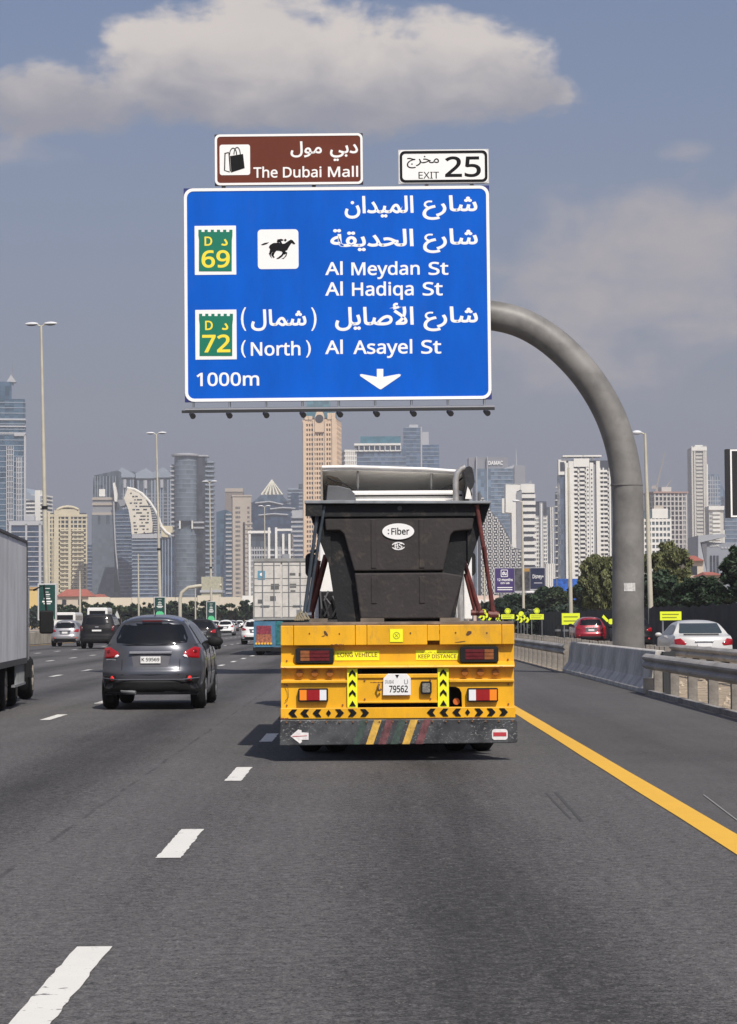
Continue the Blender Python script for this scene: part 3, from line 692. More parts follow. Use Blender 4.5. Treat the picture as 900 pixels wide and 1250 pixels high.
for s_ in (-1, 1): b.prism([(tx(484 - 2.2 * s_), tz(777.8)), (tx(484 - 1.6 * s_), tz(777.8)), (tx(484 + 2.2 * s_), tz(773.8)), (tx(484 + 1.6 * s_), tz(773.8))][::(1 if s_ < 0 else -1)], -.037, -.0345)
b.build('emblem', mat('olive_print', (.35, .30, .02), .6), tr)
scr = mat('scratched_spots', (.10, .05, .02), .8)
for x, y, w, h, a in ((398, 773, 1.6, 5, .6), (572, 773.6, 2.2, 5, -1.0), (378, 773, .8, 1.6, 0), (414.5, 773.5, .8, 1.6, 0), (536, 772, .8, 3, 0), (556, 773, .9, 1.5, 0), (594, 773.5, .9, 1.4, 0), (562, 784, 6, .7, .12), (395, 776, 2, .7, .3), (501, 773, .8, 1.4, 0)):
    pl_ = []
    for k in range(8):
        u, v = w * math.cos(k * math.pi / 4) * (1 + .3 * math.sin(k * 2.1)), h * math.sin(k * math.pi / 4) * .8
        pl_.append((tx(x + u * math.cos(a) - v * math.sin(a)), tz(y - u * math.sin(a) - v * math.cos(a))))
    MB().prism(pl_, -.033 if True else 0, -.0285).build('paint_chip', scr, tr)
pw = mat('plate_white', (.78, .78, .77), .4, var=.05, vs=30)
po = MB().prism([(tx(x), tz(y)) for x, y in [(467, 848.5), (501, 848.5), (501, 828), (496.5, 822.5), (473, 822.3), (467.5, 828.5)]], -.02, .0).build('number_plate', pw, tr, bevel=.004)
text('79562', tx(474.6), tx(497.5), tz(845), tz(836.6), -.021, black_print, po, bold=.02, fitcap=False, thick=.002)
text('DUBAI', tx(470), tx(480.5), tz(834), tz(830), -.021, mat('faded_print', (.2, .2, .2), .6), po, fitcap=False, thick=.002)
text('U', tx(493), tx(497.5), tz(835), tz(829.4), -.021, MATS['faded_print'], po, fitcap=False, thick=.002)
MB().prism([(tx(482), tz(823.6)), (tx(484.5), tz(828)), (tx(487), tz(823.6))], -.0225, -.0202).build('emblem', black_print, po)
# chassis and wheels
b = MB()
for sx in (-1, 1): b.box(sx * .45 - .07, sx * .45 + .07, .2, L, .62, 1.15)
for y in (.6, 2.2, 4.2, 6.2, 8.4, 10.6): b.box(-1.15, 1.15, y, y + .12, .75, 1.15)
b.build('chassis', mat('chassis_black', (.02, .018, .016), .8), tr)
def wheel(par, x, y, r, w, rimm, side, name='wheel', nseg=28):
    b = MB(); prof = [(0, r * .62), (-.02, r * .68), (-.01, r * .86), (w * .12, r * .97), (w * .3, r), (w * .7, r), (w * .88, r * .97), (w + .01, r * .86), (w + .02, r * .68), (w, r * .62)]
    def fn(u, v):
        i = min(len(prof) - 2, int(v * (len(prof) - 1) + 1e-6)); fq = v * (len(prof) - 1) - i
        px = prof[i][0] * (1 - fq) + prof[i + 1][0] * fq; pr = prof[i][1] * (1 - fq) + prof[i + 1][1] * fq
        a = 2 * math.pi * u; return (px - w / 2, pr * math.cos(a), pr * math.sin(a))
    b.grid(fn, nseg, len(prof) - 1)
    o = b.build(name, rubber, par, smooth=50); o.location = (x, y, r)
    c = MB(); c.tube([(side * (w / 2 - .05), 0, 0), (side * (w / 2 - .02), 0, 0)], r * .63, 20)
    c.tube([(side * (w / 2 - .02), 0, 0), (side * (w / 2 + .01), 0, 0)], [r * .22, r * .15], 10)
    if rimm:
        for k in range(5):
            a = k * 2 * math.pi / 5; dx = side * (w / 2 - .008)
            c.tube([(dx, r * .1 * math.cos(a), r * .1 * math.sin(a)), (dx, r * .6 * math.cos(a), r * .6 * math.sin(a))], [r * .11, r * .08], 6)
    c.build('rim', rimm or black_plastic, o); return o
truck_rim = mat('truck_rim', (.25, .22, .18), .6, var=.3)
for y in (1.85, 3.2, 4.55):
    for sx in (-1, 1):
        wheel(tr, sx * .98, y, .50, .25, truck_rim, sx); wheel(tr, sx * .68, y, .50, .25, truck_rim, sx)
for y in (1.85,): MB().tube([(-1.0, y, .5), (1.0, y, .5)], .09, 12).build('axle', MATS['chassis_black'], tr)
for sx in (-1, 1): MB().box(sx * .83 - .28, sx * .83 + .28, 1.05, 1.07, .14, 1.0).build('mud_flap', rubber, tr)
# timber and steel edge of the load platform
for k, (a, c) in enumerate(((375, 398), (440, 470), (541, 566))):
    MB().box(tx(a), tx(c), 1.0, 1.6, tz(759.2), tz(754.5)).build('load_block', mat('grey_timber', (.16, .13, .10), .85, var=.3), tr)

# ------------------------------------------------------------------ black fibre bin
BD = 25.3; BS = F / BD
B0 = P(487, 757, BD)
bn = empty('black_bin', (B0.x, BD, 0), 0, 'black tapered plastic bin with white oval badge strapped upright on trailer', 'bin')
def bx_(px): return (px - 487) / BS
def bz(py): return EYE - (py - 757) / BS
def bin_mat(name, c):
    return mat(name, c, .72, 0, var=.16, vs=2.2, bump=.25, bs=24, spec=.35, dirt=.5)
bk = bin_mat('black_moulded_plastic', (.034, .030, .030)); bkd = bin_mat('black_plastic_frame', (.010, .011, .013))
BL = 5.2
def hull(mb, secs):      # secs: list of (y, [x,z loop])
    n = len(secs[0][1]); b = len(mb.v)
    for y, lp in secs: mb.v.extend([(x, y, z) for x, z in lp])
    for i in range(len(secs) - 1):
        for k in range(n):
            a = b + i * n + k; c = b + i * n + (k + 1) % n; mb.f.append((a, c, c + n, a + n))
    mb.f.append(tuple(b + k for k in range(n))); mb.f.append(tuple(b + (len(secs) - 1) * n + k for k in range(n - 1, -1, -1)))
zt, zbm = bz(632), bz(756.5)
lp = [(bx_(414), zbm), (bx_(553), zbm), (bx_(582), bz(616)), (bx_(393), bz(616))]
h = MB(); hull(h, [(.10, lp), (BL - .5, lp), (BL, [(x * .8, z) for x, z in lp])]); h.build('hull', bkd, bn, bevel=.02)
# broad central rear panel: upper and lower halves with a seam, stepped shoulders
up = [(bx_(433), bz(697.2)), (bx_(541.5), bz(697.2)), (bx_(551), bz(654)), (bx_(555), bz(649.5)), (bx_(577.5), bz(647.5)), (bx_(580), bz(632)), (bx_(397), bz(632)), (bx_(398.5), bz(647.5)), (bx_(416), bz(647.5)), (bx_(420.5), bz(652))]
MB().prism(up, .0, .12).build('upper_panel', bk, bn, bevel=.018, segs=3)
dn = [(bx_(440.5), bz(755.5)), (bx_(550), bz(755.5)), (bx_(566), bz(703.5)), (bx_(543), bz(699.6)), (bx_(433), bz(699.6))]
MB().prism(dn, -.012, .12).build('lower_panel', bk, bn, bevel=.018, segs=3)
for cx in (453.5, 512):
    MB().prism([(bx_(cx), bz(694)), (bx_(cx + 7), bz(694)), (bx_(cx + 6), bz(634)), (bx_(cx), bz(634))], -.010, .01).build('vertical_rib', bk, bn, bevel=.008)
    MB().prism([(bx_(cx), bz(737)), (bx_(cx + 7), bz(737)), (bx_(cx + 7), bz(704)), (bx_(cx), bz(704))], -.022, .0).build('vertical_rib', bk, bn, bevel=.008)
MB().box(bx_(394), bx_(582), -.02, .1, bz(631), bz(615.5)).build('rim_beam', bkd, bn, bevel=.008)
rimm = mat('rim_grey', (.20, .22, .24), .6, var=.2, vs=6, dirt=.3)
MB().prism([(bx_(373), bz(614.6)), (bx_(600), bz(616)), (bx_(601), bz(612.8)), (bx_(373), bz(610.8))], -.10, BL + .1).build('rim', rimm, bn, bevel=.006)
MB().box(bx_(374), bx_(394.6), -.08, -.06, bz(630), bz(615)).build('rim_skirt', bkd, bn)
for s_, a, c in ((-1, 374.5, 396), (1, 600, 580)):
    for k in range(7):
        y = .25 + k * .72
        y = .06 + k * .6; q = c - s_ * 8
        MB().add([(bx_(a), y, bz(616.2)), (bx_(q), y, bz(616.2)), (bx_(q), y, bz(694)), (bx_(a), y + .05, bz(616.2)), (bx_(q), y + .05, bz(616.2)), (bx_(q), y + .05, bz(694))],
                 [(0, 1, 2), (5, 4, 3), (0, 3, 4, 1), (1, 4, 5, 2), (2, 5, 3, 0)]).build('rim_bracket', bkd, bn)
# badge
bw = mat('badge_white', (.80, .80, .80), .45)
ov = [(bx_(487) + 19.5 / BS * math.cos(k * math.pi / 18), bz(649) + 9.8 / BS * math.sin(k * math.pi / 18)) for k in range(36)]
bd = MB().prism(ov, -.016, -.001).build('oval_badge', bw, bn)
text('Fiber', bx_(478.5), bx_(500.5), bz(653), bz(645), -.017, black_print, bd, bold=.022, fitcap=True, thick=.002)
for zz in (647.3, 651.6): MB().disc_y(bx_(475), bz(zz), -.019, -.0165, .008, 10).build('colon_dot', black_print, bd)
text('BS', bx_(482.5), bx_(492), bz(670), bz(663.5), -.004, bw, bn, name='small_logo', bold=.02, thick=.002)
for a0, a1, rx, ry in ((20, 165, 8.2, 5), (200, 345, 8.2, 5)):
    o_ = []; i_ = []
    for k in range(9):
        w_ = R(a0 + (a1 - a0) * k / 8); o_.append((bx_(487 + rx * math.cos(w_)), bz(666.8 - ry * math.sin(w_)))); i_.append((bx_(487 + (rx - 1.3) * math.cos(w_)), bz(666.8 - (ry - 1.1) * math.sin(w_))))
    MB().prism(o_ + i_[::-1], -.006, -.001).build('logo_arc', bw, bn)
MB().disc_y(bx_(489), bz(620.7), -.028, -.019, .026, 14).build('drain_plug', mat('plug_grey', (.06, .06, .06), .5), bn)

# trestles that hold the bin
def poles(name, label, segs_, m_, r, y):
    o = empty(name, (B0.x, BD + y, 0), 0, label, 'prop')
    for a, c, rr_ in segs_:
        MB().tube([(bx_(a[0]), 0, bz(a[1])), (bx_(c[0]), .12, bz(c[1]))], rr_, 8).build('pole', m_, o, smooth=50)
        MB().tube([(bx_(c[0]) - .05, .12, bz(c[1]) + .015), (bx_(c[0]) + .05, .12, bz(c[1]) + .015)], .035, 8).build('foot', m_, o)
    return o
bluep = mat('blue_grey_pole', (.045, .06, .08), .5, var=.3, dirt=.3); redp = mat('rust_red_pole', (.12, .028, .025), .55, var=.3, vs=8, dirt=.3)
poles('pole_prop', 'blue grey steel props leaning from bin rim to trailer deck on the left', [((390, 617), (371, 753), .02), ((397, 617), (375, 752), .018)], bluep, .04, -.03)
poles('pole_prop', 'short rust red steel props under the left side of black bin', [((398, 676), (377, 753), .035), ((389, 683), (374, 750), .024)], redp, .04, .5)
poles('pole_prop', 'long rust red steel prop from bin rim to deck on the right', [((583, 617), (604, 753), .024), ((592, 668), (602, 752), .02)], redp, .04, -.03)
poles('pole_prop', 'thin rust red steel props low beside the right side of bin', [((569, 682), (590, 750), .028), ((571, 700), (584, 750), .018)], redp, .03, .6)
st = empty('ratchet_strap', (B0.x, BD - .3, 0), 0, 'pale loose strap and buckle lying at left front of deck', 'strap')
b = MB()
for k in range(5):
    x = bx_(361 + k * 2.5); b.tube([(x, 0, bz(757)), (x + .03, .03, bz(750 - (k % 3) * 3)), (x + .07, .0, bz(756))], .013, 6)
b.build('webbing', mat('pale_strap', (.22, .19, .13), .8, var=.3), st)
MB().box(bx_(363), bx_(369), .05, .1, bz(757.2), bz(744)).build('buckle', steel_grey, st)

# ------------------------------------------------------------------ white tractor unit ahead
CD = 37.6; CS = F / CD
C0 = P(481, 757, CD)
tk = empty('tractor_unit', (C0.x, CD, 0), 0, 'white lorry cab with open roof fairing pulling the yellow trailer', 'lorry')
def cx_(px): return (px - 481) / CS
def cz(py): return EYE - (py - 757) / CS
cw = mat('white_cab_paint', (.80, .79, .76), .4, var=.05, vs=2, coat=.2, dirt=.12)
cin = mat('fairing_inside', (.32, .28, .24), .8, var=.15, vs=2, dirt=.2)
MB().prism(rrect(cx_(390), cx_(572), .95, cz(611), .15), .0, 2.1).build('cab_body', cw, tk, bevel=.03)
MB().prism(rrect(cx_(413), cx_(568), cz(612), cz(598), .09), .2, 2.0).build('cab_roof', cw, tk, bevel=.04)
MB().box(cx_(420), cx_(566), .17, .22, cz(605.2), cz(603.4)).build('roof_rail', black_plastic, tk)
# fairing: a bent shell, open to the rear
def fair(u, v):
    # u across 0..1, v from rear edge (0) down the front (1)
    x = cx_(394) + (cx_(575) - cx_(394)) * u
    e = abs(2 * u - 1) ** 6
    top = cz(567.5) + (cz(574.5) - cz(567.5)) * u
    y = .25 + 1.6 * v
    z = top - .05 * e - v * v * .62
    return (x, y, z)
b = MB(); b.grid(fair, 20, 8)
sh = b.build('roof_fairing', cw, tk, smooth=60); sm_ = sh.modifiers.new('thick', 'SOLIDIFY'); sm_.thickness = .045
MB().tube([(cx_(394), .25, cz(568.6)), (cx_(430), .25, cz(568.4)), (cx_(520), .25, cz(571.6)), (cx_(574), .25, cz(575.8))], .03, 8).build('fairing_lip', cw, tk, smooth=60)
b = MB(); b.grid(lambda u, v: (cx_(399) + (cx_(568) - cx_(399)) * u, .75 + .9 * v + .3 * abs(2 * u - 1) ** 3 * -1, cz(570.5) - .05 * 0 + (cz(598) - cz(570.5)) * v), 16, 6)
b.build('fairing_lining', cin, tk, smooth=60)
for sgn, a, c in ((-1, 392, 394.5), (1, 572, 575)):
    pl_ = [(.25, cz(612)), (.2, cz(569 if sgn < 0 else 575)), (.9, cz(572 if sgn < 0 else 576)), (1.85, cz(596)), (1.9, cz(612))]
    vs = [(cx_(a), y, z) for y, z in pl_] + [(cx_(c), y, z) for y, z in pl_]; n = 5
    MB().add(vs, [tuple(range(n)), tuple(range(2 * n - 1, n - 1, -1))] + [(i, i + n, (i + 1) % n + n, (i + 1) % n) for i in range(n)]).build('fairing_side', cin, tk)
MB().prism([(cx_(399), cz(612)), (cx_(436), cz(612)), (cx_(434), cz(602)), (cx_(428), cz(596)), (cx_(414), cz(592.5)), (cx_(401), cz(592))], .05, .12).build('roof_air_deflector', mat('deflector_grey', (.10, .105, .115), .6, var=.15), tk, bevel=.01)
for x in (438, 529):
    MB().tube([(cx_(x), .35, cz(574)), (cx_(x), .6, cz(597))], .022, 8).build('fairing_stay', steel_grey, tk)
for pts_ in ([(400, 581), (410, 586), (420, 588), (432, 595)], [(398, 588), (405, 592), (412, 590)], [(570, 580), (560, 588), (548, 594), (536, 597)]):
    MB().tube([(cx_(a), .3, cz(c)) for a, c in pts_], .014, 6).build('cable', black_plastic, tk)
ex = mat('exhaust_steel', (.50, .49, .47), .4, .6, var=.2, vs=6)
MB().tube([(cx_(562 + 1), -.25, 1.0), (cx_(557), -.25, cz(612)), (cx_(557), -.25, cz(588)), (cx_(559), -.25, cz(579)), (cx_(564), -.25, cz(574)), (cx_(569), -.25, cz(572))], .052, 14).build('exhaust_pipe', ex, tk, smooth=60)
b = MB(); rn = random.Random(5)
rp = [(566, 577), (570, 572), (573.5, 571), (577, 573), (578.5, 580), (580, 590), (577.5, 597), (575, 600), (577, 606), (572, 611), (568, 600), (569, 590)]
b.prism([(cx_(x), cz(y)) for x, y in rp[::-1]], -.3, .25); b.build('torn_tarp', mat('black_tarp', (.018, .018, .02), .55, bump=.8, bs=6), tk)
MB().prism([(cx_(x), cz(y)) for x, y in [(568, 611), (576, 611), (574, 601), (571, 596)]], -.34, -.31).build('tarp_patch', cw, tk)
for sx, a, c in ((-1, 370, 384), (1, 574, 587)):
    MB().prism(rrect(cx_(a), cx_(c), cz(702), cz(671), .09), 1.6, 1.85).build('wing_mirror', black_plastic, tk, bevel=.04)
    MB().tube([(cx_((a + c) / 2), 1.7, cz(671)), (cx_(481 + sx * 88), 1.75, cz(664))], .03, 8).build('mirror_arm', black_plastic, tk)
# underframe: tanks, catwalk, air lines
MB().box(cx_(384), cx_(578), -.9, 2.0, .5, .95).build('chassis', MATS['chassis_black'], tk)
MB().box(cx_(390), cx_(440), -.5, -.2, cz(756), cz(722)).build('battery_box', black_plastic, tk, bevel=.02)
for k in range(6):
    MB().tube([(cx_(392 + k * 5), -.56, cz(722 + (k % 2) * 6)), (cx_(394 + k * 5 + 7 * math.sin(k * 2.3)), -.62, cz(738 + 5 * math.cos(k * 1.7))), (cx_(392 + k * 5), -.56, cz(752))], .018, 6).build('air_line', mat('air_line_grey', (.05, .05, .052), .6), tk)
MB().box(cx_(385), cx_(393), -.2, -.1, cz(757), cz(690)).build('side_fairing', cw, tk, bevel=.02)
MB().box(cx_(566), cx_(576), -.2, -.1, cz(757), cz(680)).build('side_fairing', cw, tk, bevel=.02)
for y in (-.6, 1.4):
    for sx in (-1, 1): wheel(tk, sx * 1.05, y, .5, .28, truck_rim, sx)

# ------------------------------------------------------------------ cars
class Car:
    def __init__(s, name, label, group, prof, Wd, Lc, hwp, wheels, paint, X, Y, rz=0.0, clr=.22, pull=.22, crown=.07, belt=1.05, wr=.33):
        s.root = empty(name, (X, Y, 0), rz, label, 'car', group)
        s.hwp = hwp; s.pull = pull; s.crown = crown; s.belt = belt; s.L = Lc; s.zr = max(z for y, z in prof); s.wr = wr
        pv = cr([Vector((y, 0, z)) for y, z in prof], 5); s.out = [(p.x, p.z) for p in pv]
        s.wheels = wheels; s.clr = clr
        im = max(range(len(s.out)), key=lambda i: s.out[i][1]); s.rear = s.out[:im + 1]; s.front = s.out[im:]
        b = MB(); NU = 20; n = len(s.out)
        b.grid(lambda u, v: s.pt(s.out[round(u * (n - 1))], -1 + 2 * v), n - 1, NU)
        K = 8
        ys = []
        for o in s.out: ys.append(o)
        # extra stations under the sills so that the wheel arches stay round
        for sx in (-1, 1):
            fl = sx > 0
            top = {}
            N_ = 70
            def fn(u, v):
                y = s.ymin() + (s.ymax() - s.ymin()) * u
                z1 = s.ztop(y); z0 = min(s.zbot(y), z1)
                return s.pt((y, z0 + (z1 - z0) * v), sx)
            b.grid(fn, N_, K, flip=not fl)
        s.body = b.build('body', paint, s.root, smooth=50)
        u_ = MB(); u_.grid(lambda u, v: ((-1 + 2 * v) * .78, .12 + (Lc - .24) * u, max(s.clr + .04, s.zbot(.12 + (Lc - .24) * u) + .02)), 40, 1); u_.build('underbody', black_plastic, s.root)
        for y in wheels:
            for sx in (-1, 1): wheel(s.root, sx * (s.hw(.35) - .10), y, wr, .22, chrome if s.hw(.35) < 0 else steel_grey, sx)
        s.paint = paint
    def ymin(s): return min(o[0] for o in s.out) + .01
    def ymax(s): return max(o[0] for o in s.out) - .01
    def hw(s, z):
        h = s.hwp
        if z <= h[0][0]: return h[0][1]
        for (a, b), (c, d) in zip(h, h[1:]):
            if z <= c: return b + (d - b) * (z - a) / (c - a)
        return h[-1][1]
    def zbot(s, y):
        z = s.clr
        for w in s.wheels:
            r = s.wr + .07; d = abs(y - w)
            if d < r: z = max(z, s.wr + math.sqrt(r * r - d * d) - .02)
        return z
    def ztop(s, y):
        best = 0
        for (a, za), (c, zc) in zip(s.out, s.out[1:]):
            if min(a, c) - 1e-6 <= y <= max(a, c) + 1e-6:
                z = za + (zc - za) * ((y - a) / (c - a) if abs(c - a) > 1e-6 else .5); best = max(best, z)
        return best or .5
    def pt(s, yz, u):
        y, z = yz
        e = 1.0
        d0 = min(1, y / .9) if y > 0 else 0; d1 = min(1, max(0, (s.L - y) / .9))
        pr = (1 - .06 * (1 - d0) ** 2) * (1 - .12 * (1 - d1) ** 2)
        k = max(0, min(1, (z - s.belt) / (s.zr - s.belt)))
        yy = y + s.pull * abs(u) ** 4 * (max(0, 1 - y / .9) ** 1 if y < .9 else 0) - s.pull * 1.6 * abs(u) ** 4 * (max(0, 1 - (s.L - y) / .9) if y > s.L - .9 else 0)
        return (u * s.hw(z) * pr, yy, z - s.crown * k * abs(u) ** 3)
    def rear_y(s, x, z):
        for _ in range(1):
            y = None
            for (a, za), (c, zc) in zip(s.rear, s.rear[1:]):
                if za <= z <= zc or zc <= z <= za:
                    y = a + (c - a) * ((z - za) / (zc - za) if abs(zc - za) > 1e-6 else 0); break
            if y is None: y = s.rear[-1][0]
        pr = 1 - .06 * (1 - min(1, max(0, y) / .9)) ** 2
        u = min(1, abs(x) / (s.hw(z) * pr))
        k = max(0, min(1, (z - s.belt) / (s.zr - s.belt)))
        return y + s.pull * u ** 4 * (max(0, 1 - y / .9) if y < .9 else 0) + s.crown * k * u ** 3 * .8
    def rpatch(s, poly, name, m, off=.012, rings=4, sub=5, par=None, mirror=False, bevel=0):
        if mirror: poly = [(-x, z) for x, z in poly][::-1]
        n = len(poly); q = []
        for i in range(n):
            a, c = poly[i], poly[(i + 1) % n]
            for k in range(sub): q.append((a[0] + (c[0] - a[0]) * k / sub, a[1] + (c[1] - a[1]) * k / sub))
        cx, cz_ = sum(p[0] for p in poly) / n, sum(p[1] for p in poly) / n
        b = MB(); N_ = len(q)
        fac = [0] + [(k + 1) / rings for k in range(rings)]
        b.v.append((cx, s.rear_y(cx, cz_) - off, cz_))
        for f in fac[1:]:
            for x, z in q:
                X_, Z_ = cx + (x - cx) * f, cz_ + (z - cz_) * f
                b.v.append((X_, s.rear_y(X_, Z_) - off * (1 if f < 1 else .2), Z_))
        for k in range(N_): b.f.append((0, 1 + (k + 1) % N_, 1 + k)[::-1])
        for r in range(rings - 1):
            for k in range(N_):
                a = 1 + r * N_ + k; c = 1 + r * N_ + (k + 1) % N_; b.f.append((a, a + N_, c + N_, c)[::-1] if False else (a, a + N_, c + N_, c))
        return b.build(name, m, par or s.root, smooth=60)
    def side_glass(s, y0, y1, z0, ztop_m=.10, name='side_window', slant=(.0, .0)):
        for sx in (-1, 1):
            b = MB()
            def fn(u, v):
                y = y0 + (y1 - y0) * u; zt_ = min(s.ztop(y) - ztop_m, s.zr - ztop_m)
                z = z0 + max(0.01, zt_ - z0) * v
                p = s.pt((y, z), sx); return (p[0] + sx * .012, p[1], p[2])
            b.grid(fn, 14, 4, flip=sx < 0); b.build(name, dark_glass, s.root, smooth=60)
    def mirrors(s, y, z, m=None, k=1.0):
        for sx in (-1, 1):
            x = s.hw(z) + .13
            b = MB(); b.grid(lambda u, v: (sx * x + .12 * k * math.cos(2 * math.pi * u) * math.sin(math.pi * v) * 1.2, y - .06 * math.cos(math.pi * v) * .0 + .07 * math.sin(2 * math.pi * u) * math.sin(math.pi * v), z + .095 * k * math.cos(math.pi * v)), 14, 8)
            b.build('wing_mirror', m or s.paint, s.root, smooth=80)
    def box_at(s, name, m, x0, x1, z0, z1, off, d=.03):
        y = min(s.rear_y(x0, (z0 + z1) / 2), s.rear_y((x0 + x1) / 2, (z0 + z1) / 2))
        return MB().box(x0, x1, y - off - d, y - off, z0, z1).build(name, m, s.root, bevel=.004)
    def windscreen(s, ylo, yhi):
        b = MB(); b.grid(lambda u, v: (lambda p: (p[0], p[1] + .01, p[2] + .012))(s.pt((yhi + (ylo - yhi) * u, s.ztop(yhi + (ylo - yhi) * u)), -.86 + 1.72 * v)), 8, 12)
        b.build('windscreen', dark_glass, s.root, smooth=60)

def carpaint(name, c, metal=.3, rough=.3): return mat(name, c, rough if max(c) > .02 else .5, metal if max(c) > .02 else 0, spec=.5 if max(c) > .02 else .15, coat=.06 if max(c) < .02 else .8, var=.03, vs=2, dirt=.03)
HW_SUV = [(.2, .80), (.38, .87), (.6, .895), (.85, .885), (1.0, .855), (1.12, .79), (1.3, .70), (1.5, .59), (1.62, .50)]
PR_SUV = [(.10, .26), (.02, .36), (.0, .50), (.0, .64), (.05, .74), (.09, .92), (.14, 1.08), (.26, 1.27), (.40, 1.46), (.42, 1.545), (.62, 1.59), (1.2, 1.62), (2.0, 1.60), (2.5, 1.50), (3.05, 1.16), (3.3, 1.06), (3.9, .96), (4.2, .80), (4.3, .55), (4.25, .28)]
def suv(label, group, paint, X, Y, sc=1.0, detail=1, rz=0, name='parked_car', W_=1.0, plate='', lamps=True):
    hwp = [(z, h * W_) for z, h in HW_SUV]
    c = Car(name, label, group, PR_SUV, 1.78, 4.3, hwp, (.82, 3.42), paint, X, Y, rz, pull=.32, crown=.085)
    c.rpatch([(-.46 * W_, 1.47), (-.53 * W_, 1.42), (-.61 * W_, 1.22), (-.60 * W_, 1.14), (-.35, 1.115), (.35, 1.115), (.60 * W_, 1.14), (.61 * W_, 1.22), (.53 * W_, 1.42), (.46 * W_, 1.47)], 'rear_window', dark_glass)
    c.side_glass(.75, 2.95, 1.12)
    c.windscreen(2.55, 3.05)
    for mi in (False, True):
        c.rpatch([(.82 * W_, 1.05), (.72 * W_, 1.07), (.56 * W_, .98), (.54 * W_, .91), (.66 * W_, .885), (.81 * W_, .875)], 'tail_light', red_lens, off=.02, mirror=mi)
        c.rpatch([(.66 * W_ + .05 * math.cos(k * math.pi / 5), .53 + .05 * math.sin(k * math.pi / 5)) for k in range(10)], 'reflector', mat('rear_reflector', (.75, .03, .03), .3), off=.03, rings=2, sub=1, mirror=mi)
    c.rpatch([(-.78 * W_, .47), (-.84 * W_, .30), (.84 * W_, .30), (.78 * W_, .47), (.5, .50), (-.5, .50)], 'lower_bumper', black_plastic, off=.02)
    c.rpatch([(-.34, .975), (-.29, .73), (.29, .73), (.34, .975)], 'plate_recess', mat('grey_recess', (.09, .09, .1), .4), off=.008, rings=2)
    c.box_at('chrome_bar', chrome, -.36, .36, .955, .99, .02)
    p_ = c.box_at('number_plate', pw, -.17, .17, .79, .905, .03, .012)
    if plate:
        yb = min(v[1] for v in [vv.co for vv in p_.data.vertices])
        text(plate, -.15, .15, .825, .885, yb - .001, black_print, p_, bold=.02, thick=.002)
    c.mirrors(2.75, 1.13, black_plastic)
    if detail:
        for mi in (False, True):
            c.rpatch([(.62, .93), (.57, .95), (.54, .92), (.57, .885), (.62, .885)], 'reverse_lens', white_lens, off=.03, rings=2, sub=2, mirror=mi)
            c.rpatch([(.74 + .045 * math.cos(k * math.pi / 5), .99 + .045 * math.sin(k * math.pi / 5)) for k in range(10)], 'lamp_inner', mat('deep_red_lens', (.12, .003, .005), .2), off=.03, rings=2, sub=1, mirror=mi)
            c.rpatch([(.80, .50), (.80, .57), (.60, .59), (.58, .50), (.62, .46), (.76, .44)], 'lamp_recess', black_plastic, off=.024, rings=2, sub=2, mirror=mi)
            c.rpatch([(.66 + .045 * math.cos(k * math.pi / 5), .53 + .045 * math.sin(k * math.pi / 5)) for k in range(10)], 'fog_lens', MATS['rear_reflector'], off=.045, rings=2, sub=1, mirror=mi)
            sx = -1 if mi else 1
            for y_ in (1.15, 2.05, 2.95):
                q_ = [c.pt((y_, z_), sx) for z_ in (.40, .7, 1.0, 1.1, 1.3, 1.46 if y_ < 2.9 else 1.16)]
                MB().tube([(p_[0] + sx * .004, p_[1], p_[2]) for p_ in q_], .008, 4).build('door_seam', black_plastic, c.root)
            for y_ in (1.3, 2.2):
                p_ = c.pt((y_, .98), sx); MB().box(p_[0] - .02, p_[0] + .03, y_, y_ + .2, .96, 1.0).build('door_handle', chrome, c.root)
            MB().tube([(sx * .56, .75, 1.60), (sx * .56, 1.3, 1.625), (sx * .56, 2.2, 1.60)], .018, 6).build('roof_rail', black_plastic, c.root)
        c.rpatch([(-.80, 1.105), (-.80, 1.12), (.80, 1.12), (.80, 1.105)], 'tailgate_crease', paint, off=.03, rings=2)
        for x_ in (-.49, .49): c.rpatch([(x_ - .004, .86), (x_ - .004, .60), (x_ + .004, .60), (x_ + .004, .86)], 'tailgate_seam', black_plastic, off=.012, rings=1, sub=3)
        c.rpatch([(-.49, .595), (-.49, .605), (.49, .605), (.49, .595)], 'tailgate_seam', black_plastic, off=.014, rings=1, sub=6)
        c.rpatch([(-.78, .845), (-.78, .86), (-.60, .86), (-.60, .845)], 'badge', chrome, off=.014, rings=1, sub=3)
        c.box_at('high_brake_light', mat('dark_red_lens', (.11, .012, .015), .25), -.17, .17, 1.495, 1.52, .005, .03)
        MB().tube([(0, .9, 1.60), (0, .75, 1.74)], .008, 6).build('aerial', black_plastic, c.root)
        MB().tube([(.0, .20, 1.14), (-.28, .235, 1.17)], .012, 6).build('rear_wiper', black_plastic, c.root)
        MB().tube([(-.5, .1, .33), (-.25, .0, .30)], .03, 8).build('exhaust_pipe', steel_grey, c.root)
        MB().tube([(-.82 * W_, .03 + .1, .545), (-.55, .0, .515), (.55, .0, .515), (.82 * W_, .03 + .1, .545)], .012, 6).build('bumper_crease', paint, c.root)
    return c
def gx_at(px, Y): return P(px, 757, Y).x
nd = 36.5
suv('dark grey crossover car one lane left of the yellow trailer', None, carpaint('graphite_paint', (.066, .070, .084), .4, .3), gx_at(189, F / 70.5), F / 70.5 - 1.0 + .2, name='crossover_car', plate='K 59569', rz=0.0)
suv('silver car beside the black car behind the delivery truck', None, carpaint('silver_paint', (.36, .35, .36), .5, .35), gx_at(79, 137), 137, name='silver_car', detail=0)
suv('small white car far ahead right of dark grey crossover', None, carpaint('white_paint', (.75, .75, .73), 0, .35), gx_at(275, 229), 229, name='white_car', detail=0)
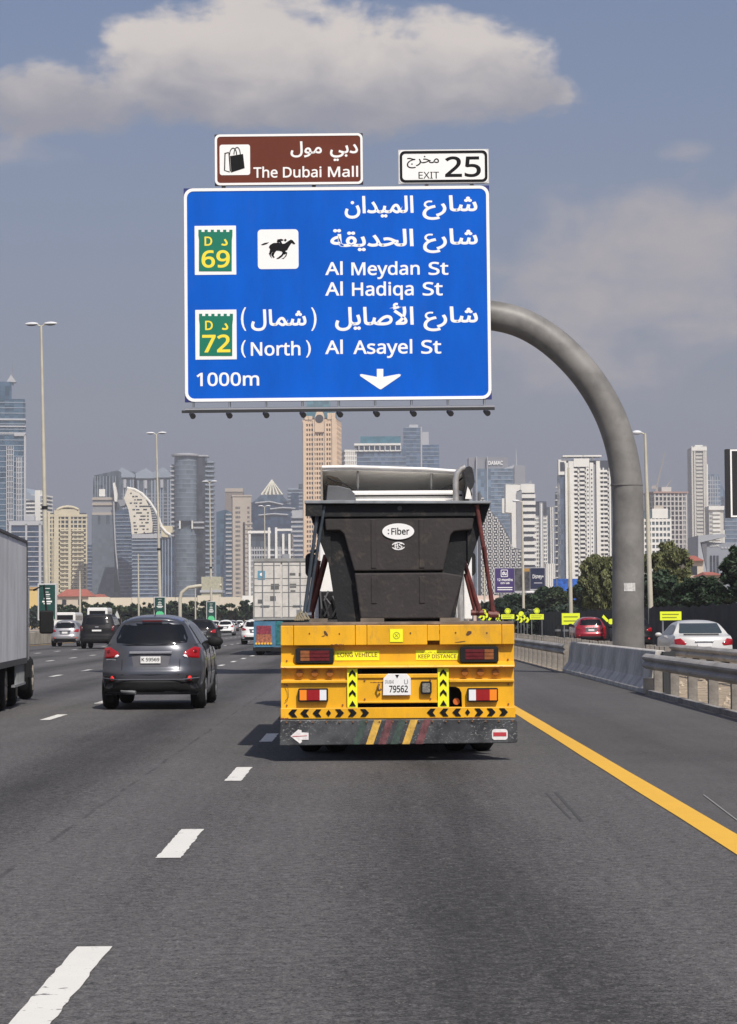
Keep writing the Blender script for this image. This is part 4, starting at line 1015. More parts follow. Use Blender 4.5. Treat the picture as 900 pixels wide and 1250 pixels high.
suv('white car just left of the container lorry', None, MATS['white_paint'], gx_at(311, 142), 142, name='white_car', detail=0)
suv('dark red car on the service road left of gantry pole', None, carpaint('dark_red_paint', (.28, .008, .02), .2, .3), gx_at(722, 130), 130, name='red_car', detail=0, W_=1.05)
suv('small bright red car far along the service road', None, carpaint('red_paint', (.5, .01, .02), .1, .35), gx_at(657, 225), 225, name='red_car', detail=0)
suv('white car far ahead beside the small red car', None, MATS['white_paint'], gx_at(676, 250), 250, name='white_car', detail=0)
suv('black car on the service road just right of gantry pole', None, carpaint('black_paint', (.012, .012, .014), .2, .25), gx_at(776, 108), 108, name='black_car', detail=0)
suv('dark car partly hidden ahead of the grey crossover', None, MATS['black_paint'], gx_at(244, 118), 118, name='black_car', detail=0, W_=1.0)
suv('grey car ahead of white saloon on service road', None, carpaint('green_grey_paint', (.10, .11, .10), .4, .35), gx_at(810, 150), 150, name='grey_car', detail=0)
# far traffic
fr_p = [MATS['white_paint'], MATS['silver_paint'], MATS['white_paint'], MATS['black_paint'], MATS['white_paint'], MATS['silver_paint'], MATS['white_paint']]
FARL = ['tiny white car left of the small white hatchback far ahead', 'tiny silver car just beyond the small white hatchback', 'tiny white car in the far gap between two white cars', 'tiny black car left of the far gap in traffic', 'tiny white car beyond the white car beside the container lorry', 'tiny silver car near the vanishing end of the left lanes', 'tiny white car farthest away, right by the container lorry']
for k, (px, Y) in enumerate(((262, 300), (283, 330), (292, 380), (271, 420), (301, 450), (286, 520), (296, 600))):
    suv('%s tiny car from the left in the farthest traffic beyond the crossover' % ['first', 'fourth', 'fifth', 'second', 'seventh', 'third', 'sixth'][k] if 0 else FARL[k], 'far traffic', fr_p[k], gx_at(px, Y), Y, name='far_car', detail=0)

# large black SUV
PR_B = [(.10, .30), (.02, .42), (.0, .58), (.02, .72), (.06, .85), (.09, 1.1), (.14, 1.25), (.28, 1.6), (.36, 1.80), (.45, 1.88), (.9, 1.93), (2.5, 1.93), (3.0, 1.86), (3.6, 1.36), (3.9, 1.24), (4.7, 1.15), (5.0, .95), (5.1, .55), (5.05, .3)]
HW_B = [(.25, .9), (.45, .96), (.8, .99), (1.1, .97), (1.25, .93), (1.75, .80), (1.93, .72)]
def big_suv(label, paint, X, Y, name):
    c = Car(name, label, None, PR_B, 2.0, 5.1, HW_B, (1.0, 4.1), paint, X, Y, 0, clr=.3, belt=1.25, wr=.39, pull=.16, crown=.06)
    c.rpatch([(-.66, 1.76), (-.76, 1.34), (.76, 1.34), (.66, 1.76)], 'rear_window', dark_glass)
    for mi in (False, True): c.rpatch([(.95, 1.28), (.84, 1.28), (.80, 1.0), (.94, .98)], 'tail_light', mat('smoked_red_lens', (.10, .01, .012), .2), off=.02, mirror=mi)
    c.box_at('number_plate', pw, -.26, .26, .97, 1.06, .02)
    c.box_at('chrome_badge', chrome, -.1, .1, 1.18, 1.24, .02)
    c.rpatch([(-.9, .62), (-.9, .36), (.9, .36), (.9, .62)], 'lower_bumper', black_plastic, off=.02)
    c.side_glass(.7, 3.4, 1.3); c.windscreen(3.1, 3.6); c.mirrors(3.2, 1.3, black_plastic)
    return c
big_suv('large black car behind silver car in the left lanes', MATS['black_paint'], gx_at(118, 125), 125, 'black_suv')

# white saloon
PR_S = [(.10, .26), (.02, .36), (.0, .50), (.01, .62), (.04, .78), (.08, .92), (.16, .985), (.45, 1.01), (.72, 1.05), (1.0, 1.24), (1.3, 1.38), (1.7, 1.44), (2.3, 1.44), (2.7, 1.34), (3.25, 1.02), (3.45, .96), (4.1, .86), (4.4, .70), (4.5, .5), (4.44, .26)]
HW_S = [(.2, .78), (.4, .85), (.65, .87), (.9, .86), (1.0, .82), (1.05, .78), (1.38, .60), (1.45, .53)]
sd = Car('white_saloon', 'white saloon car with red tail lights on the service road behind the guard rail', None, PR_S, 1.75, 4.5, HW_S, (.85, 3.5), carpaint('off_white_paint', (.52, .52, .51), 0, .4), gx_at(860, 64), 64, 0, clr=.2, belt=1.0, pull=.2, crown=.05, wr=.32)
sd.rpatch([(-.54, 1.355), (-.62, 1.10), (-.60, 1.065), (.60, 1.065), (.62, 1.10), (.54, 1.355)], 'rear_window', mat('reflecting_car_glass', (.035, .048, .055), .12, spec=.8))
for mi in (False, True): sd.rpatch([(.83, .90), (.66, .93), (.50, .79), (.55, .72), (.82, .74)], 'tail_light', red_lens, off=.02, mirror=mi)
sd.box_at('chrome_bar', chrome, -.26, .26, .83, .86, .015)
sd.box_at('number_plate', pw, -.2, .2, .69, .78, .02)
sd.rpatch([(-.8, .40), (-.8, .29), (.8, .29), (.8, .40)], 'lower_bumper', black_plastic, off=.02)
sd.side_glass(1.0, 3.15, 1.04, .09); sd.windscreen(2.75, 3.2); sd.mirrors(2.9, 1.02, k=.7)
MB().box(-.5, .5, .62, .7, 1.02, 1.055).build('rear_seat_shelf', black_plastic, sd.root)

# buses and vans seen over the cars
def van(name, label, pxc, Y, w, h, L_, m_):
    o = empty(name, (gx_at(pxc, Y), Y, 0), 0, label, 'van')
    MB().prism(rrect(-w / 2, w / 2, .4, h, .18), 0, L_).build('body', m_, o, bevel=.05)
    MB().box(-w / 2 + .2, w / 2 - .2, -.02, .0, h * .72, h * .9).build('rear_window', dark_glass, o)
    MB().box(w / 2, w / 2 + .012, .5, L_ - .4, h * .70, h * .88).build('side_window', dark_glass, o)
    MB().box(-w / 2 + .1, w / 2 - .1, -.05, .0, .45, .65).build('bumper', black_plastic, o)
    for sx in (-1, 1):
        MB().box(sx * (w / 2 - .12) - .07, sx * (w / 2 - .12) + .07, -.03, .0, .8, 1.15).build('tail_light', red_lens, o)
        wheel(o, sx * (w / 2 - .15), 1.0, .36, .22, steel_grey, sx); wheel(o, sx * (w / 2 - .15), L_ - 1.0, .36, .22, steel_grey, sx)
    return o
van('white_van', 'white van beyond the silver car', 79, 200, 1.9, 2.35, 5.2, MATS['white_paint'])
van('white_minibus', 'white minibus roof showing over the large black car', 119, 200, 1.8, 2.75, 3.6, MATS['white_paint'])
van('pickup_van', 'white van roof showing beyond the white saloon', 690, 300, 1.9, 2.2, 5, MATS['white_paint'])

# grey box truck at the left edge
bt = empty('box_truck', (-6.2, 41.0, 0), R(4.0), 'weathered grey box truck cut off by the left edge of the road view', 'truck')
boxm = mat('weathered_grey_box', (.56, .565, .575), .7, .0, var=.14, vs=1.1, stretch=(1, 1, .5), dirt=.18)
MB().box(-2.3, 0, -6.2, 0, .86, 2.93).build('cargo_box', boxm, bt)
trimd = mat('box_trim', (.055, .055, .058), .6, .2, var=.2)
MB().box(-2.33, .02, -6.23, .02, 2.931, 2.99).build('roof_edge', trimd, bt, bevel=.01)
MB().box(-.035, .022, .002, .03, .83, 2.93).build('corner_post', trimd, bt)
MB().box(-.03, .015, -6.2, -.002, .76, .857).build('bottom_rail', trimd, bt)
for k in range(3):
    MB().box(.003, .008, -1.9 - k * 1.9, -1.885 - k * 1.9, .87, 2.92).build('side_seam', mat('seam_grey', (.27, .27, .28), .6), bt)
MB().box(-2.0, -.4, -6, 2.2, .5, .75).build('chassis', MATS['chassis_black'], bt)
for k in range(8):
    MB().box(-.06, -.02, -.25 - k * .22, -.19 - k * .22, .42, .76).build('side_guard_bar', steel_grey, bt)
MB().box(-.08, -.015, -2.2, .0, .38, .42).build('side_guard_rail', steel_grey, bt)
for y in (-.5, -2.6, 3.2):
    wheel(bt, -.28, y, .42, .26, truck_rim, 1); wheel(bt, -2.0, y, .42, .26, truck_rim, -1)
MB().box(-2.1, -.1, .35, 2.0, .75, 2.35).build('cab', mat('cab_grey_white', (.30, .30, .30), .4, coat=.3), bt, bevel=.06)
MB().box(-.099, -.09, .4, 1.8, 1.45, 2.2).build('cab_window', dark_glass, bt)
MB().prism(rrect(.12, .38, 1.28, 1.72, .05), 1.5, 1.62).build('wing_mirror', black_plastic, bt, bevel=.03)
MB().tube([(.0, 1.6, 2.1), (.2, 1.58, 2.2), (.25, 1.56, 1.7)], .02, 8).build('mirror_arm', black_plastic, bt)
MB().box(-.05, .06, .2, .5, .5, .8).build('fuel_cap_bracket', black_plastic, bt)

# container lorry
KD = 98.0; KS = F / KD
K0 = P(344, 757, KD)
ct = empty('shipping_container', (K0.x, KD, 0), 0, 'pale grey shipping container with closed doors riding the lorry ahead', 'container')
kx = lambda px: (px - 344) / KS
kz = lambda py: EYE - (py - 757) / KS
cont = mat('container_paint', (.56, .54, .50), .6, var=.14, vs=1.5, dirt=.25)
cont_d = mat('container_frame', (.26, .26, .25), .6, var=.2, vs=2)
MB().box(-1.22, 1.22, .03, 12, kz(755), kz(683)).build('container_shell', cont, ct)
for a, c in ((-1.2, -.015), (.015, 1.2)):
    MB().box(a + .02, c - .02, -.02, .03, kz(752.5), kz(685)).build('door', cont, ct, bevel=.006)
MB().box(-1.24, 1.24, -.06, .03, kz(685), kz(681)).build('top_rail', cont_d, ct)
MB().box(-1.24, 1.24, -.06, .03, kz(756), kz(753)).build('bottom_rail', cont_d, ct)
for x in (-1.24, 1.2): MB().box(x, x + .04, -.055, .03, kz(753), kz(685)).build('corner_post', cont_d, ct)
for x in (-.82, -.32, .32, .82):
    MB().tube([(x, -.05, kz(753)), (x, -.05, kz(684.5))], .022, 8).build('locking_bar', steel_grey, ct)
for z in (689, 705, 713.5, 722, 739):
    for a, c in ((-1.17, -.05), (.05, 1.17)): MB().box(a, c, -.035, -.021, kz(z + .7), kz(z)).build('door_rib', cont_d, ct)
for x in (-.9, .5): MB().box(x, x + .38, -.07, -.05, kz(739.5), kz(738)).build('door_handle', steel_grey, ct)
MB().box(kx(315), kx(324), -.03, -.022, kz(707), kz(696)).build('blue_sticker', mat('sticker_blue', (.12, .28, .38), .5), ct)
MB().disc_y(kx(319.5), kz(700.5), -.034, -.031, .07, 12).build('sticker_dot', white_print, ct)
gt = mat('grey_print', (.12, .12, .12), .6)
for a, c, t_, b_ in ((354, 361, 699, 702), (365, 368, 699, 703), (354, 362, 712, 714), (354, 362, 715, 717), (355, 361, 720, 722), (331, 341, 712, 719), (315, 321, 731, 736), (330, 337, 727, 733)):
    MB().box(kx(a), kx(c), -.026, -.0205, kz(b_), kz(t_)).build('stencil_mark', gt, ct)
cl_ = empty('container_lorry', (K0.x, KD + .2, 0), 0, 'lorry with a painted blue tailboard under the pale container', 'lorry')
MB().box(-1.2, 1.2, 0, 12, .95, kz(756.3)).build('chassis', mat('chassis_green', (.02, .08, .09), .6), cl_)
tb = mat('tailboard_blue', (.06, .17, .27), .5, var=.2, vs=3)
MB().box(kx(310), kx(345), -.3, -.24, kz(789), kz(757.6)).build('tailboard', tb, cl_)
pz = mat('orange_pattern', (.32, .11, .06), .55, var=.6, vs=9); pz2 = mat('dark_red_pattern', (.22, .03, .05), .55, var=.5, vs=12)
MB().box(kx(313.5), kx(331), -.32, -.301, kz(773), kz(763)).build('painted_panel', pz2, cl_)
MB().box(kx(313), kx(332), -.32, -.301, kz(785), kz(773.3)).build('painted_panel', pz, cl_)
for k in range(6): MB().disc_y(kx(313 + k * 3.6), kz(784.7), -.34, -.321, .05, 8).build('marker_dot', mat('amber_dot', (.8, .45, .05), .5), cl_)
MB().box(kx(337), kx(346), -.33, -.301, kz(786), kz(758)).build('painted_side', mat('teal_paint', (.02, .14, .15), .5, var=.5, vs=8), cl_)
MB().box(kx(309), kx(378), -.28, -.2, kz(794), kz(789.5)).build('bumper', black_plastic, cl_)
for y in (.6, 1.9, 9, 11):
    for sx in (-1, 1): wheel(cl_, sx * 1.0, y, .5, .3, truck_rim, sx)
MB().box(-1.25, 1.25, 12.4, 14.4, .9, 3.2).build('cab', cw, cl_, bevel=.05)

# ------------------------------------------------------------------ guard rails, barriers, fences
def wbeam(name, label, X, y0, y1, m_, post_m, step=2.0, z=.64, post_w=.16, side=-1, start=0.6, chunky=True):
    o = empty(name, (X, y0, 0), 0, label, 'guard rail')
    prof = [(0, .155), (.045, .13), (.085, .09), (.085, .055), (.02, .0), (.085, -.055), (.085, -.09), (.045, -.13), (0, -.155)]
    b = MB(); n = len(prof); L_ = y1 - y0
    for yy in (0, L_):
        for k in (0, 1):
            for d, zz in prof: b.v.append((side * (d + (0 if k == 0 else -.006)), yy, z + zz))
    for i in range(n - 1):
        b.f.append((i, i + 1, 2 * n + i + 1, 2 * n + i)); b.f.append((n + i, 3 * n + i, 3 * n + i + 1, n + i + 1))
    b.f.append(tuple(range(n)) + tuple(range(2 * n - 1, n - 1, -1)))
    b.build('rail', m_, o, smooth=20)
    k = 0; y = start; first_ = None
    while y < L_:
        if first_ is None:
            pb = MB(); pb.box(.0, .16, -.07, .07, -.05, z + .13); pb.box(-.0 + side * .0, .0 + .001, -.05, .05, z - .1, z + .1)
            first_ = pb.build('post', post_m, o, bevel=.006); first_.location.y = y
        else:
            c = first_.copy(); COL.objects.link(c); c.parent = o; c.location.y = y
        y += step * (1 + .02 * math.sin(k * 3)); k += 1
    return o
railm = mat('weathered_rail', (.33, .315, .295), .65, .1, var=.3, vs=1.5, stretch=(1, .3, 1), dirt=.4)
postm = mat('weathered_post', (.21, .195, .175), .8, .1, var=.3, vs=4, dirt=.4)
wbeam('guard_rail', 'weathered steel guard rail at the right edge, nearest the camera', 5.62, -20, 45.6, railm, postm, start=.9, step=2.35)
wbeam('guard_rail', 'steel guard rail between concrete barrier and yellow trailer', 5.62, 64, 230, railm, postm, start=.9, step=2.0)
wbeam('guard_rail', 'far side steel guard rail in front of the white saloon', 8.3, -20, 61.5, railm, postm, start=1.3, step=2.35)
o = empty('post_fence', (8.3, 62.5, 0), 0, 'long row of short weathered posts beside the service road', 'fence')
first_ = None
for k in range(110):
    if first_ is None: first_ = MB().box(-.09, .09, -.09, .09, 0, .72).build('post', postm, o, bevel=.01)
    else:
        c = first_.copy(); COL.objects.link(c); c.parent = o; c.location.y = k * 1.05; c.rotation_euler = (0, 0, rnd.uniform(-.1, .1)); c.location.z = rnd.uniform(-.04, .02)
MB().box(.1, .13, 0, 116, .40, .62).build('back_rail', railm, o)

jb = empty('concrete_barrier', (5.5, 45.0, 0), 0, 'grey concrete barrier around the foot of the gantry pole', 'barrier')
prof = [(0, 0), (0, .09), (.16, .30), (.24, .84), (.27, .86), (.41, .86), (.44, .84), (.52, .30), (.68, .09), (.68, 0)]
src_ = None
for k in range(7):
    b = MB(); L_ = 2.66; n = len(prof)
    b.add([(x, 0, z) for x, z in prof] + [(x, L_, z) for x, z in prof], [tuple(range(n))[::-1] if False else tuple(range(n)), tuple(range(2 * n - 1, n - 1, -1))] + [(i, i + n, (i + 1) % n + n, (i + 1) % n) for i in range(n)])
    if src_ is None: src_ = b.build('barrier_segment', concrete, jb, bevel=.012); s_o = src_
    else: s_o = src_.copy(); COL.objects.link(s_o); s_o.parent = jb
    s_o.location = (rnd.uniform(-.012, .012), k * 2.69, 0)
MB().box(-.02, .28, -.32, -.04, 0, .32).build('footing_block', mat('pale_concrete', (.34, .31, .26), .85, var=.25, vs=4), jb, bevel=.01)
MB().box(.35, .6, -.3, -.03, 0, .84).build('painted_end_shadow', mat('painted_shadow_dark', (.03, .032, .036), .8), jb)  # dark slab added as a painted shadow at the barrier's end
# low kerb under the near rail
k_ = MB().box(5.52, 5.62, -40, 45, -.02, .09).build('kerb', mat('kerb_concrete', (.23, .22, .21), .85, var=.3, vs=3, dirt=.3), None, bevel=.01); tag(k_, kind='structure')
# stones and planks behind the near rail
rb = MB(); rr2 = random.Random(11)
for k in range(260):
    x, y = rr2.uniform(5.9, 8.2), rr2.uniform(28, 60); r = rr2.uniform(.02, .09)
    vs = []
    for a in range(6): vs.append((x + r * math.cos(a * 1.047) * rr2.uniform(.7, 1.2), y + r * math.sin(a * 1.047) * rr2.uniform(.7, 1.2), 0))
    vs.append((x, y, r * .8)); rb.add(vs, [(a, (a + 1) % 6, 6) for a in range(6)])
tag(rb.build('rubble', mat('rubble_stone', (.34, .28, .21), .9, var=.4, vs=9)), 'loose sandy stones and debris scattered behind the near guard rail', 'rubble', None, 'stuff')

# median wall on the left
o = empty('median_wall', (-22.2, 100, 0), 0, 'low pale concrete wall along the central reservation on the left', 'wall')
mw = mat('median_concrete', (.36, .33, .27), .85, var=.3, vs=.8, dirt=.3); src_ = None
for k in range(60):
    if src_ is None: src_ = MB().box(-.3, 0, 0, 5.9, 0, .85).build('wall_block', mw, o, bevel=.03)
    else:
        c = src_.copy(); COL.objects.link(c); c.parent = o; c.location.y = k * 6
# black mesh hoarding on the right
o = empty('mesh_fence', (15.6, 60, 0), 0, 'tall black mesh fence screening the trees along the service road', 'fence')
fm = mat('black_mesh', (.035, .034, .033), .85, var=.3, vs=.9, bump=.5, bs=2)
rq = random.Random(9); hs = [2.15 + rq.uniform(-.04, .06) for _ in range(80)]
for k in range(56):
    y = k * 3.0
    b = MB(); b.grid(lambda u, v: (.02 * math.sin(u * math.pi * 2) * math.sin(math.pi * v) , y + 3.0 * u, (hs[k] * (1 - u) + hs[k + 1] * u - .10 * math.sin(math.pi * u)) * v), 8, 4)
    b.build('mesh_panel', fm, o, smooth=180)
    MB().cyl(.12, y, 0, hs[k] - .05, .03, 6).build('post', black_plastic, o)
# slatted grey panels at the end of the fence behind the sedan
# ------------------------------------------------------------------ lamp posts
pole_m = mat('cream_pole', (.50, .47, .38), .5, .1, var=.12, vs=.6); head_m = mat('lamp_head', (.60, .61, .63), .4)
def twin_lamp(px_top, py_top, px_bot, Y, label, collar=True):
    top = P(px_top, py_top, Y); bot = P(px_bot, 757, Y)
    o = empty('street_lamp', (bot.x, Y, 0), 0, label, 'street lamp', 'twin headed street lamps along the median')
    o.rotation_euler = (0, math.atan2(top.x - bot.x, top.z), 0)
    H = top.z
    MB().tube([(0, 0, 0), (0, 0, H * .42)], [.22, .19], 12).build('lower_pole', pole_m, o, smooth=60)
    MB().tube([(0, 0, H * .42), (0, 0, H - .1)], [.17, .09], 12).build('upper_pole', pole_m, o, smooth=60)
    MB().cyl(0, 0, H * .415, H * .425, .24, 12).build('collar', black_plastic, o)
    for s_ in (-1, 1):
        MB().tube([(0, 0, H - .15), (s_ * .35, 0, H)], .05, 8).build('arm', pole_m, o)
        b = MB(); b.grid(lambda u, v: (s_ * (.75 + .55 * math.cos(math.pi * v)), .18 * math.cos(2 * math.pi * u) * math.sin(math.pi * v), H + .05 + (.16 if math.sin(2 * math.pi * u) > 0 else .10) * math.sin(2 * math.pi * u) * math.sin(math.pi * v)), 12, 8, flip=s_ > 0)
        b.build('lamp_head', head_m, o, smooth=80)
        b = MB(); b.grid(lambda u, v: (s_ * (.75 + .42 * math.cos(math.pi * v)), .15 * math.cos(2 * math.pi * u) * math.sin(math.pi * v), H + .0 + (-.03 if math.sin(2 * math.pi * u) > 0 else .11) * math.sin(2 * math.pi * u) * math.sin(math.pi * v)), 12, 6, flip=s_ > 0)
        b.build('lamp_glass', mat('lamp_underside', (.12, .12, .13), .4), o, smooth=80)
    return o
twin_lamp(50.3, 396, 58, 178, 'tallest twin headed street lamp, nearest, behind the green poster box')
twin_lamp(191, 529, 196.5, 282, 'second twin headed street lamp, in front of the sail shaped tower')
twin_lamp(256, 588, 258.5, 378, 'third twin headed street lamp, right of the cylindrical tower')
twin_lamp(323, 618, 324.5, 462, 'farthest twin headed street lamp, above the container lorry')
def single_lamp(pxt, pyt, pxb, Y, label, name='street_lamp', arm=-1, al=2.2):
    top = P(pxt, pyt, Y); bot = P(pxb, 757, Y)
    o = empty(name, (bot.x, Y, 0), 0, label, 'street lamp'); H = top.z; o.rotation_euler = (0, math.atan2(top.x - bot.x, top.z), 0)
    MB().tube([(0, 0, 0), (0, 0, H * .6), (0, 0, H)], [.16, .12, .07], 12).build('pole', pole_m, o, smooth=60)
    if arm:
        MB().tube([(0, 0, H - .05), (arm * al * .35, 0, H + .06)], .04, 8).build('arm', pole_m, o)
        b = MB(); b.grid(lambda u, v: (arm * (al * .65 + al * .4 * math.cos(math.pi * v)), .14 * math.cos(2 * math.pi * u) * math.sin(math.pi * v), H + .06 + .13 * math.sin(2 * math.pi * u) * math.sin(math.pi * v)), 12, 8, flip=arm > 0)
        b.build('lamp_head', head_m, o, smooth=80)
    return o
single_lamp(787.5, 529, 795.5, 125, 'single arm street lamp just right of the gantry pole', al=.62 / .55 * .62)
single_lamp(694, 571, 697.5, 165, 'cream lamp pole crossing in front of the tall white twin tower', arm=0)
single_lamp(637.5, 612, 639.5, 235, 'lamp pole with short left arm beside the purple billboard', al=1.0)
single_lamp(591, 692, 592.3, 300, 'short pole seen right of the bin behind the red prop', arm=0)
single_lamp(168.8, 676, 169.8, 330, 'short slim pole left of the second twin headed lamp', arm=0)
single_lamp(97.6, 697, 98, 260, 'short slim pole in front of the cream tower', arm=0)
single_lamp(238.6, 713, 238.9, 400, 'short slim pole inside the small curved sign gantry', arm=0)

# ------------------------------------------------------------------ roadside poster boxes
greenp = mat('dark_green_poster', (.008, .055, .045), .35, var=.2, vs=1.5); limep = mat('light_green_print', (.10, .55, .25), .4)
def poster(px0, px1, py0, py1, Y, label):
    c = P((px0 + px1) / 2, 757, Y); s_ = F / Y; w = (px1 - px0) / s_; zt_ = EYE + (757 - py0) / s_; zb_ = EYE + (757 - py1) / s_
    o = empty('poster_box', (c.x, Y, 0), 0, label, 'advertising sign', 'poster boxes on the median lamps')
    MB().box(-w / 2, w / 2, 0, .25, zb_, zt_).build('frame', mat('poster_frame', (.5, .5, .5), .45), o, bevel=.02)
    MB().box(-w / 2 + .12, w / 2 - .12, -.02, -.001, zb_ + .1, zt_ - .1).build('poster', greenp, o)
    h_ = zt_ - zb_
    for k, (f0, f1, ww) in enumerate(((.86, .875, .3), (.76, .775, .16), (.69, .715, .3), (.65, .66, .26), (.575, .61, .34), (.49, .53, .5), (.44, .465, .36))):
        MB().box(-w * ww / 2, w * ww / 2, -.026, -.0205, zb_ + h_ * f0, zb_ + h_ * f1).build('text_line', white_print, o)
    b = MB(); b.prism([(-w * .36, zb_ + .11), (w * .36, zb_ + .11), (w * .34, zb_ + h_ * .14), (w * .26, zb_ + h_ * .22), (w * .12, zb_ + h_ * .27), (w * .03, zb_ + h_ * .24), (0, zb_ + h_ * .29), (-w * .08, zb_ + h_ * .25), (-w * .2, zb_ + h_ * .26), (-w * .3, zb_ + h_ * .18)], -.027, -.021)
    b.build('leaf_graphic', limep, o)
    MB().cyl(0, .12, 0, zb_, .09, 10).build('stand', steel_grey, o)
poster(46, 69.4, 710, 755, 170, 'dark green poster box with white lines beside the grey box truck')
poster(188, 202.5, 727, 751, 282 - 3, 'dark green poster box above the roof of the grey crossover')
poster(252, 264, 733, 757, 375, 'smallest dark green poster box, nearest to the container lorry')
# small far curved gantry
o = empty('far_sign_gantry', (gx_at(220, 330), 330, 0), 0, 'small far curved pole gantry carrying a sign seen over the crossover', 'gantry')
def fz(py, Y): return EYE + (757 - py) * Y / F
def fx(px, ref, Y): return gx_at(px, Y) - gx_at(ref, Y)
MB().tube([(0, 0, 0), (0, 0, fz(730, 330)), (.25, 0, fz(722, 330)), (1.2, 0, fz(716, 330)), (2.8, 0, fz(714, 330)), (6.1, 0, fz(713.5, 330))], .26, 12).build('curved_pole', pole_m, o, smooth=60)
MB().box(fx(247, 220, 330), fx(269, 220, 330), -.3, -.1, fz(716.5, 330), fz(706, 330)).build('sign_panel', mat('pale_sign_back', (.38, .37, .28), .6, var=.2), o)
# small round-topped sign left
o = empty('small_sign', (gx_at(143, 200), 200, 0), 0, 'small pale warning sign on thin post right of the black car', 'road sign')
MB().cyl(0, 0, 0, 1.9, .05, 8).build('post', steel_grey, o); MB().prism([(-.25, 1.8), (.25, 1.8), (.12, 2.2), (0, 2.5), (-.12, 2.2)], -.05, .0).build('plate', mat('pale_sign', (.5, .52, .5), .5), o)

# ------------------------------------------------------------------ yellow works signs on the right
yp = mat('yellow_green_sheeting', (.80, .90, .03), .45)
def works(kind_, px, py, w, h, Y, label, group=None):
    s_ = F / Y; o = empty('works_sign', (gx_at(px, Y), Y, 0), 0, label, 'road sign', group)
    zc = fz(py, Y)
    if kind_ in ('plate', 'both'):
        MB().box(-w / s_ / 2, w / s_ / 2, 0, .03, zc - h / s_ / 2, zc + h / s_ / 2).build('panel', yp, o)
        for k in range(2): MB().box(-w / s_ * .4, w / s_ * (.38 - .1 * k), -.012, -.004, zc + h / s_ * (.14 - .36 * k), zc + h / s_ * (.24 - .36 * k)).build('text_line', mat('olive_dark_print', (.28, .30, .02), .6), o)
        for sx in (-1, 1): MB().cyl(sx * w / s_ * .37, .06, 0, zc, .04, 8).build('post', steel_grey, o)
    if kind_ == 'both':
        MB().disc_y(0, zc + (h / 2 + 4) / s_, .0, .03, 3.6 / s_, 20).build('round_plate', yp, o)
        b = MB(); r = 3.0 / s_
        ring(b, [(r * math.cos(k * .3927), zc + (h / 2 + 4) / s_ + r * math.sin(k * .3927)) for k in range(16)], [(r * .8 * math.cos(k * .3927), zc + (h / 2 + 4) / s_ + r * .8 * math.sin(k * .3927)) for k in range(16)], -.012, -.004); b.build('circle_mark', MATS['olive_dark_print'], o)
    if kind_ == 'chev':
        for k in range(4):
            a = .2 * (k % 2); q = (k - 1.5) * w / s_ / 4
            b = MB(); r = w / s_ / 6.5; b.prism([(q - r, zc - r * 1.4 - a), (q + r * .3, zc - r * 1.4 - a), (q + r * 1.3, zc - a), (q + r * .3, zc + r * 1.4 - a), (q - r, zc + r * 1.4 - a), (q, zc - a)], 0, .03); b.build('chevron_plate', yp, o)
            MB().cyl(q, .06, 0, zc, .03, 6).build('post', steel_grey, o)
        MB().disc_y(-.1 * w / s_, zc + h / s_ * .45, .0, .03, 3.2 / s_, 16).build('round_plate', yp, o)
    return o
works('both', 620, 753.8, 16, 5.6, 200, 'yellow round and oblong works sign, nearer the bin')
works('both', 655.5, 754.2, 17, 6.5, 190, 'yellow round and oblong works sign above the small red car')
works('chev', 638, 755, 15, 10, 195, 'cluster of yellow chevron signs between the two round signs')
works('chev', 592, 752, 15, 10, 190, 'cluster of yellow signs just right of the bin foot')
works('chev', 608, 756, 6, 8, 185, 'narrow yellow chevron sign behind the trailer corner')
works('plate', 697, 757, 22, 14, 150, 'large yellow panel sign behind the cream lamp pole')
works('plate', 819, 754, 26, 10.6, 92, 'yellow panel sign on two legs before the black mesh fence')
o = empty('arrow_marker', (gx_at(741, 118), 118, 0), 0, 'small yellow arrow markers beside the dark red car', 'road sign')
s_ = F / 118
MB().prism([(-4 / s_, fz(752, 118)), (3 / s_, fz(760, 118)), (0, fz(761, 118)), (-6 / s_, fz(755, 118))], 0, .03).build('slanted_plate', yp, o)
MB().disc_y(5 / s_, fz(760.5, 118), .0, .03, 3.4 / s_, 14).build('round_plate', yp, o)
MB().cyl(5 / s_, .06, 0, fz(758, 118), .04, 8).build('post', steel_grey, o)
# black and white kerb drums (dark scalloped barrier)
for k in range(5):
    o = empty('traffic_drum', (gx_at(681 + k * 5.2, 165), 165 - k * 3, 0), 0, '%s dark plastic drum from the left under the large yellow panel' % ['first', 'second', 'third', 'fourth', 'last'][k], 'drum', 'dark drums before the yellow panel')
    MB().tube([(0, 0, 0), (0, 0, .5), (0, 0, 1.0)], [.26, .22, .17], 12).build('body', black_plastic, o, smooth=50); MB().cyl(0, 0, .6, .75, .225, 12).build('band', steel_grey, o)

# ------------------------------------------------------------------ billboards
o = empty('billboard', (gx_at(635, 380), 380, 0), 0, 'wide purple and navy billboard standing above the dark hedge', 'billboard')
X = lambda px: fx(px, 635, 380); Z = lambda py: fz(py, 380)
pur = mat('purple_print', (.045, .025, .13), .4); nav = mat('navy_print', (.010, .015, .05), .4)
MB().box(X(604), X(666.5), .0, .5, Z(725), Z(694)).build('frame', mat('pale_grey_frame', (.4, .4, .42), .5), o)
MB().box(X(605), X(628.5), -.06, -.001, Z(724.2), Z(694.8)).build('purple_panel', pur, o)
MB().box(X(648), X(665.8), -.06, -.001, Z(720), Z(694.8)).build('navy_panel', nav, o)
MB().box(X(629), X(647.5), -.05, -.001, Z(722), Z(694.8)).build('photo_panel', mat('dark_photo_print', (.05, .05, .055), .5, var=.9, vs=.9), o)
MB().box(X(640.5), X(647), -.09, -.051, Z(699), Z(695)).build('gold_patch', mat('gold_print', (.35, .2, .05), .5), o)
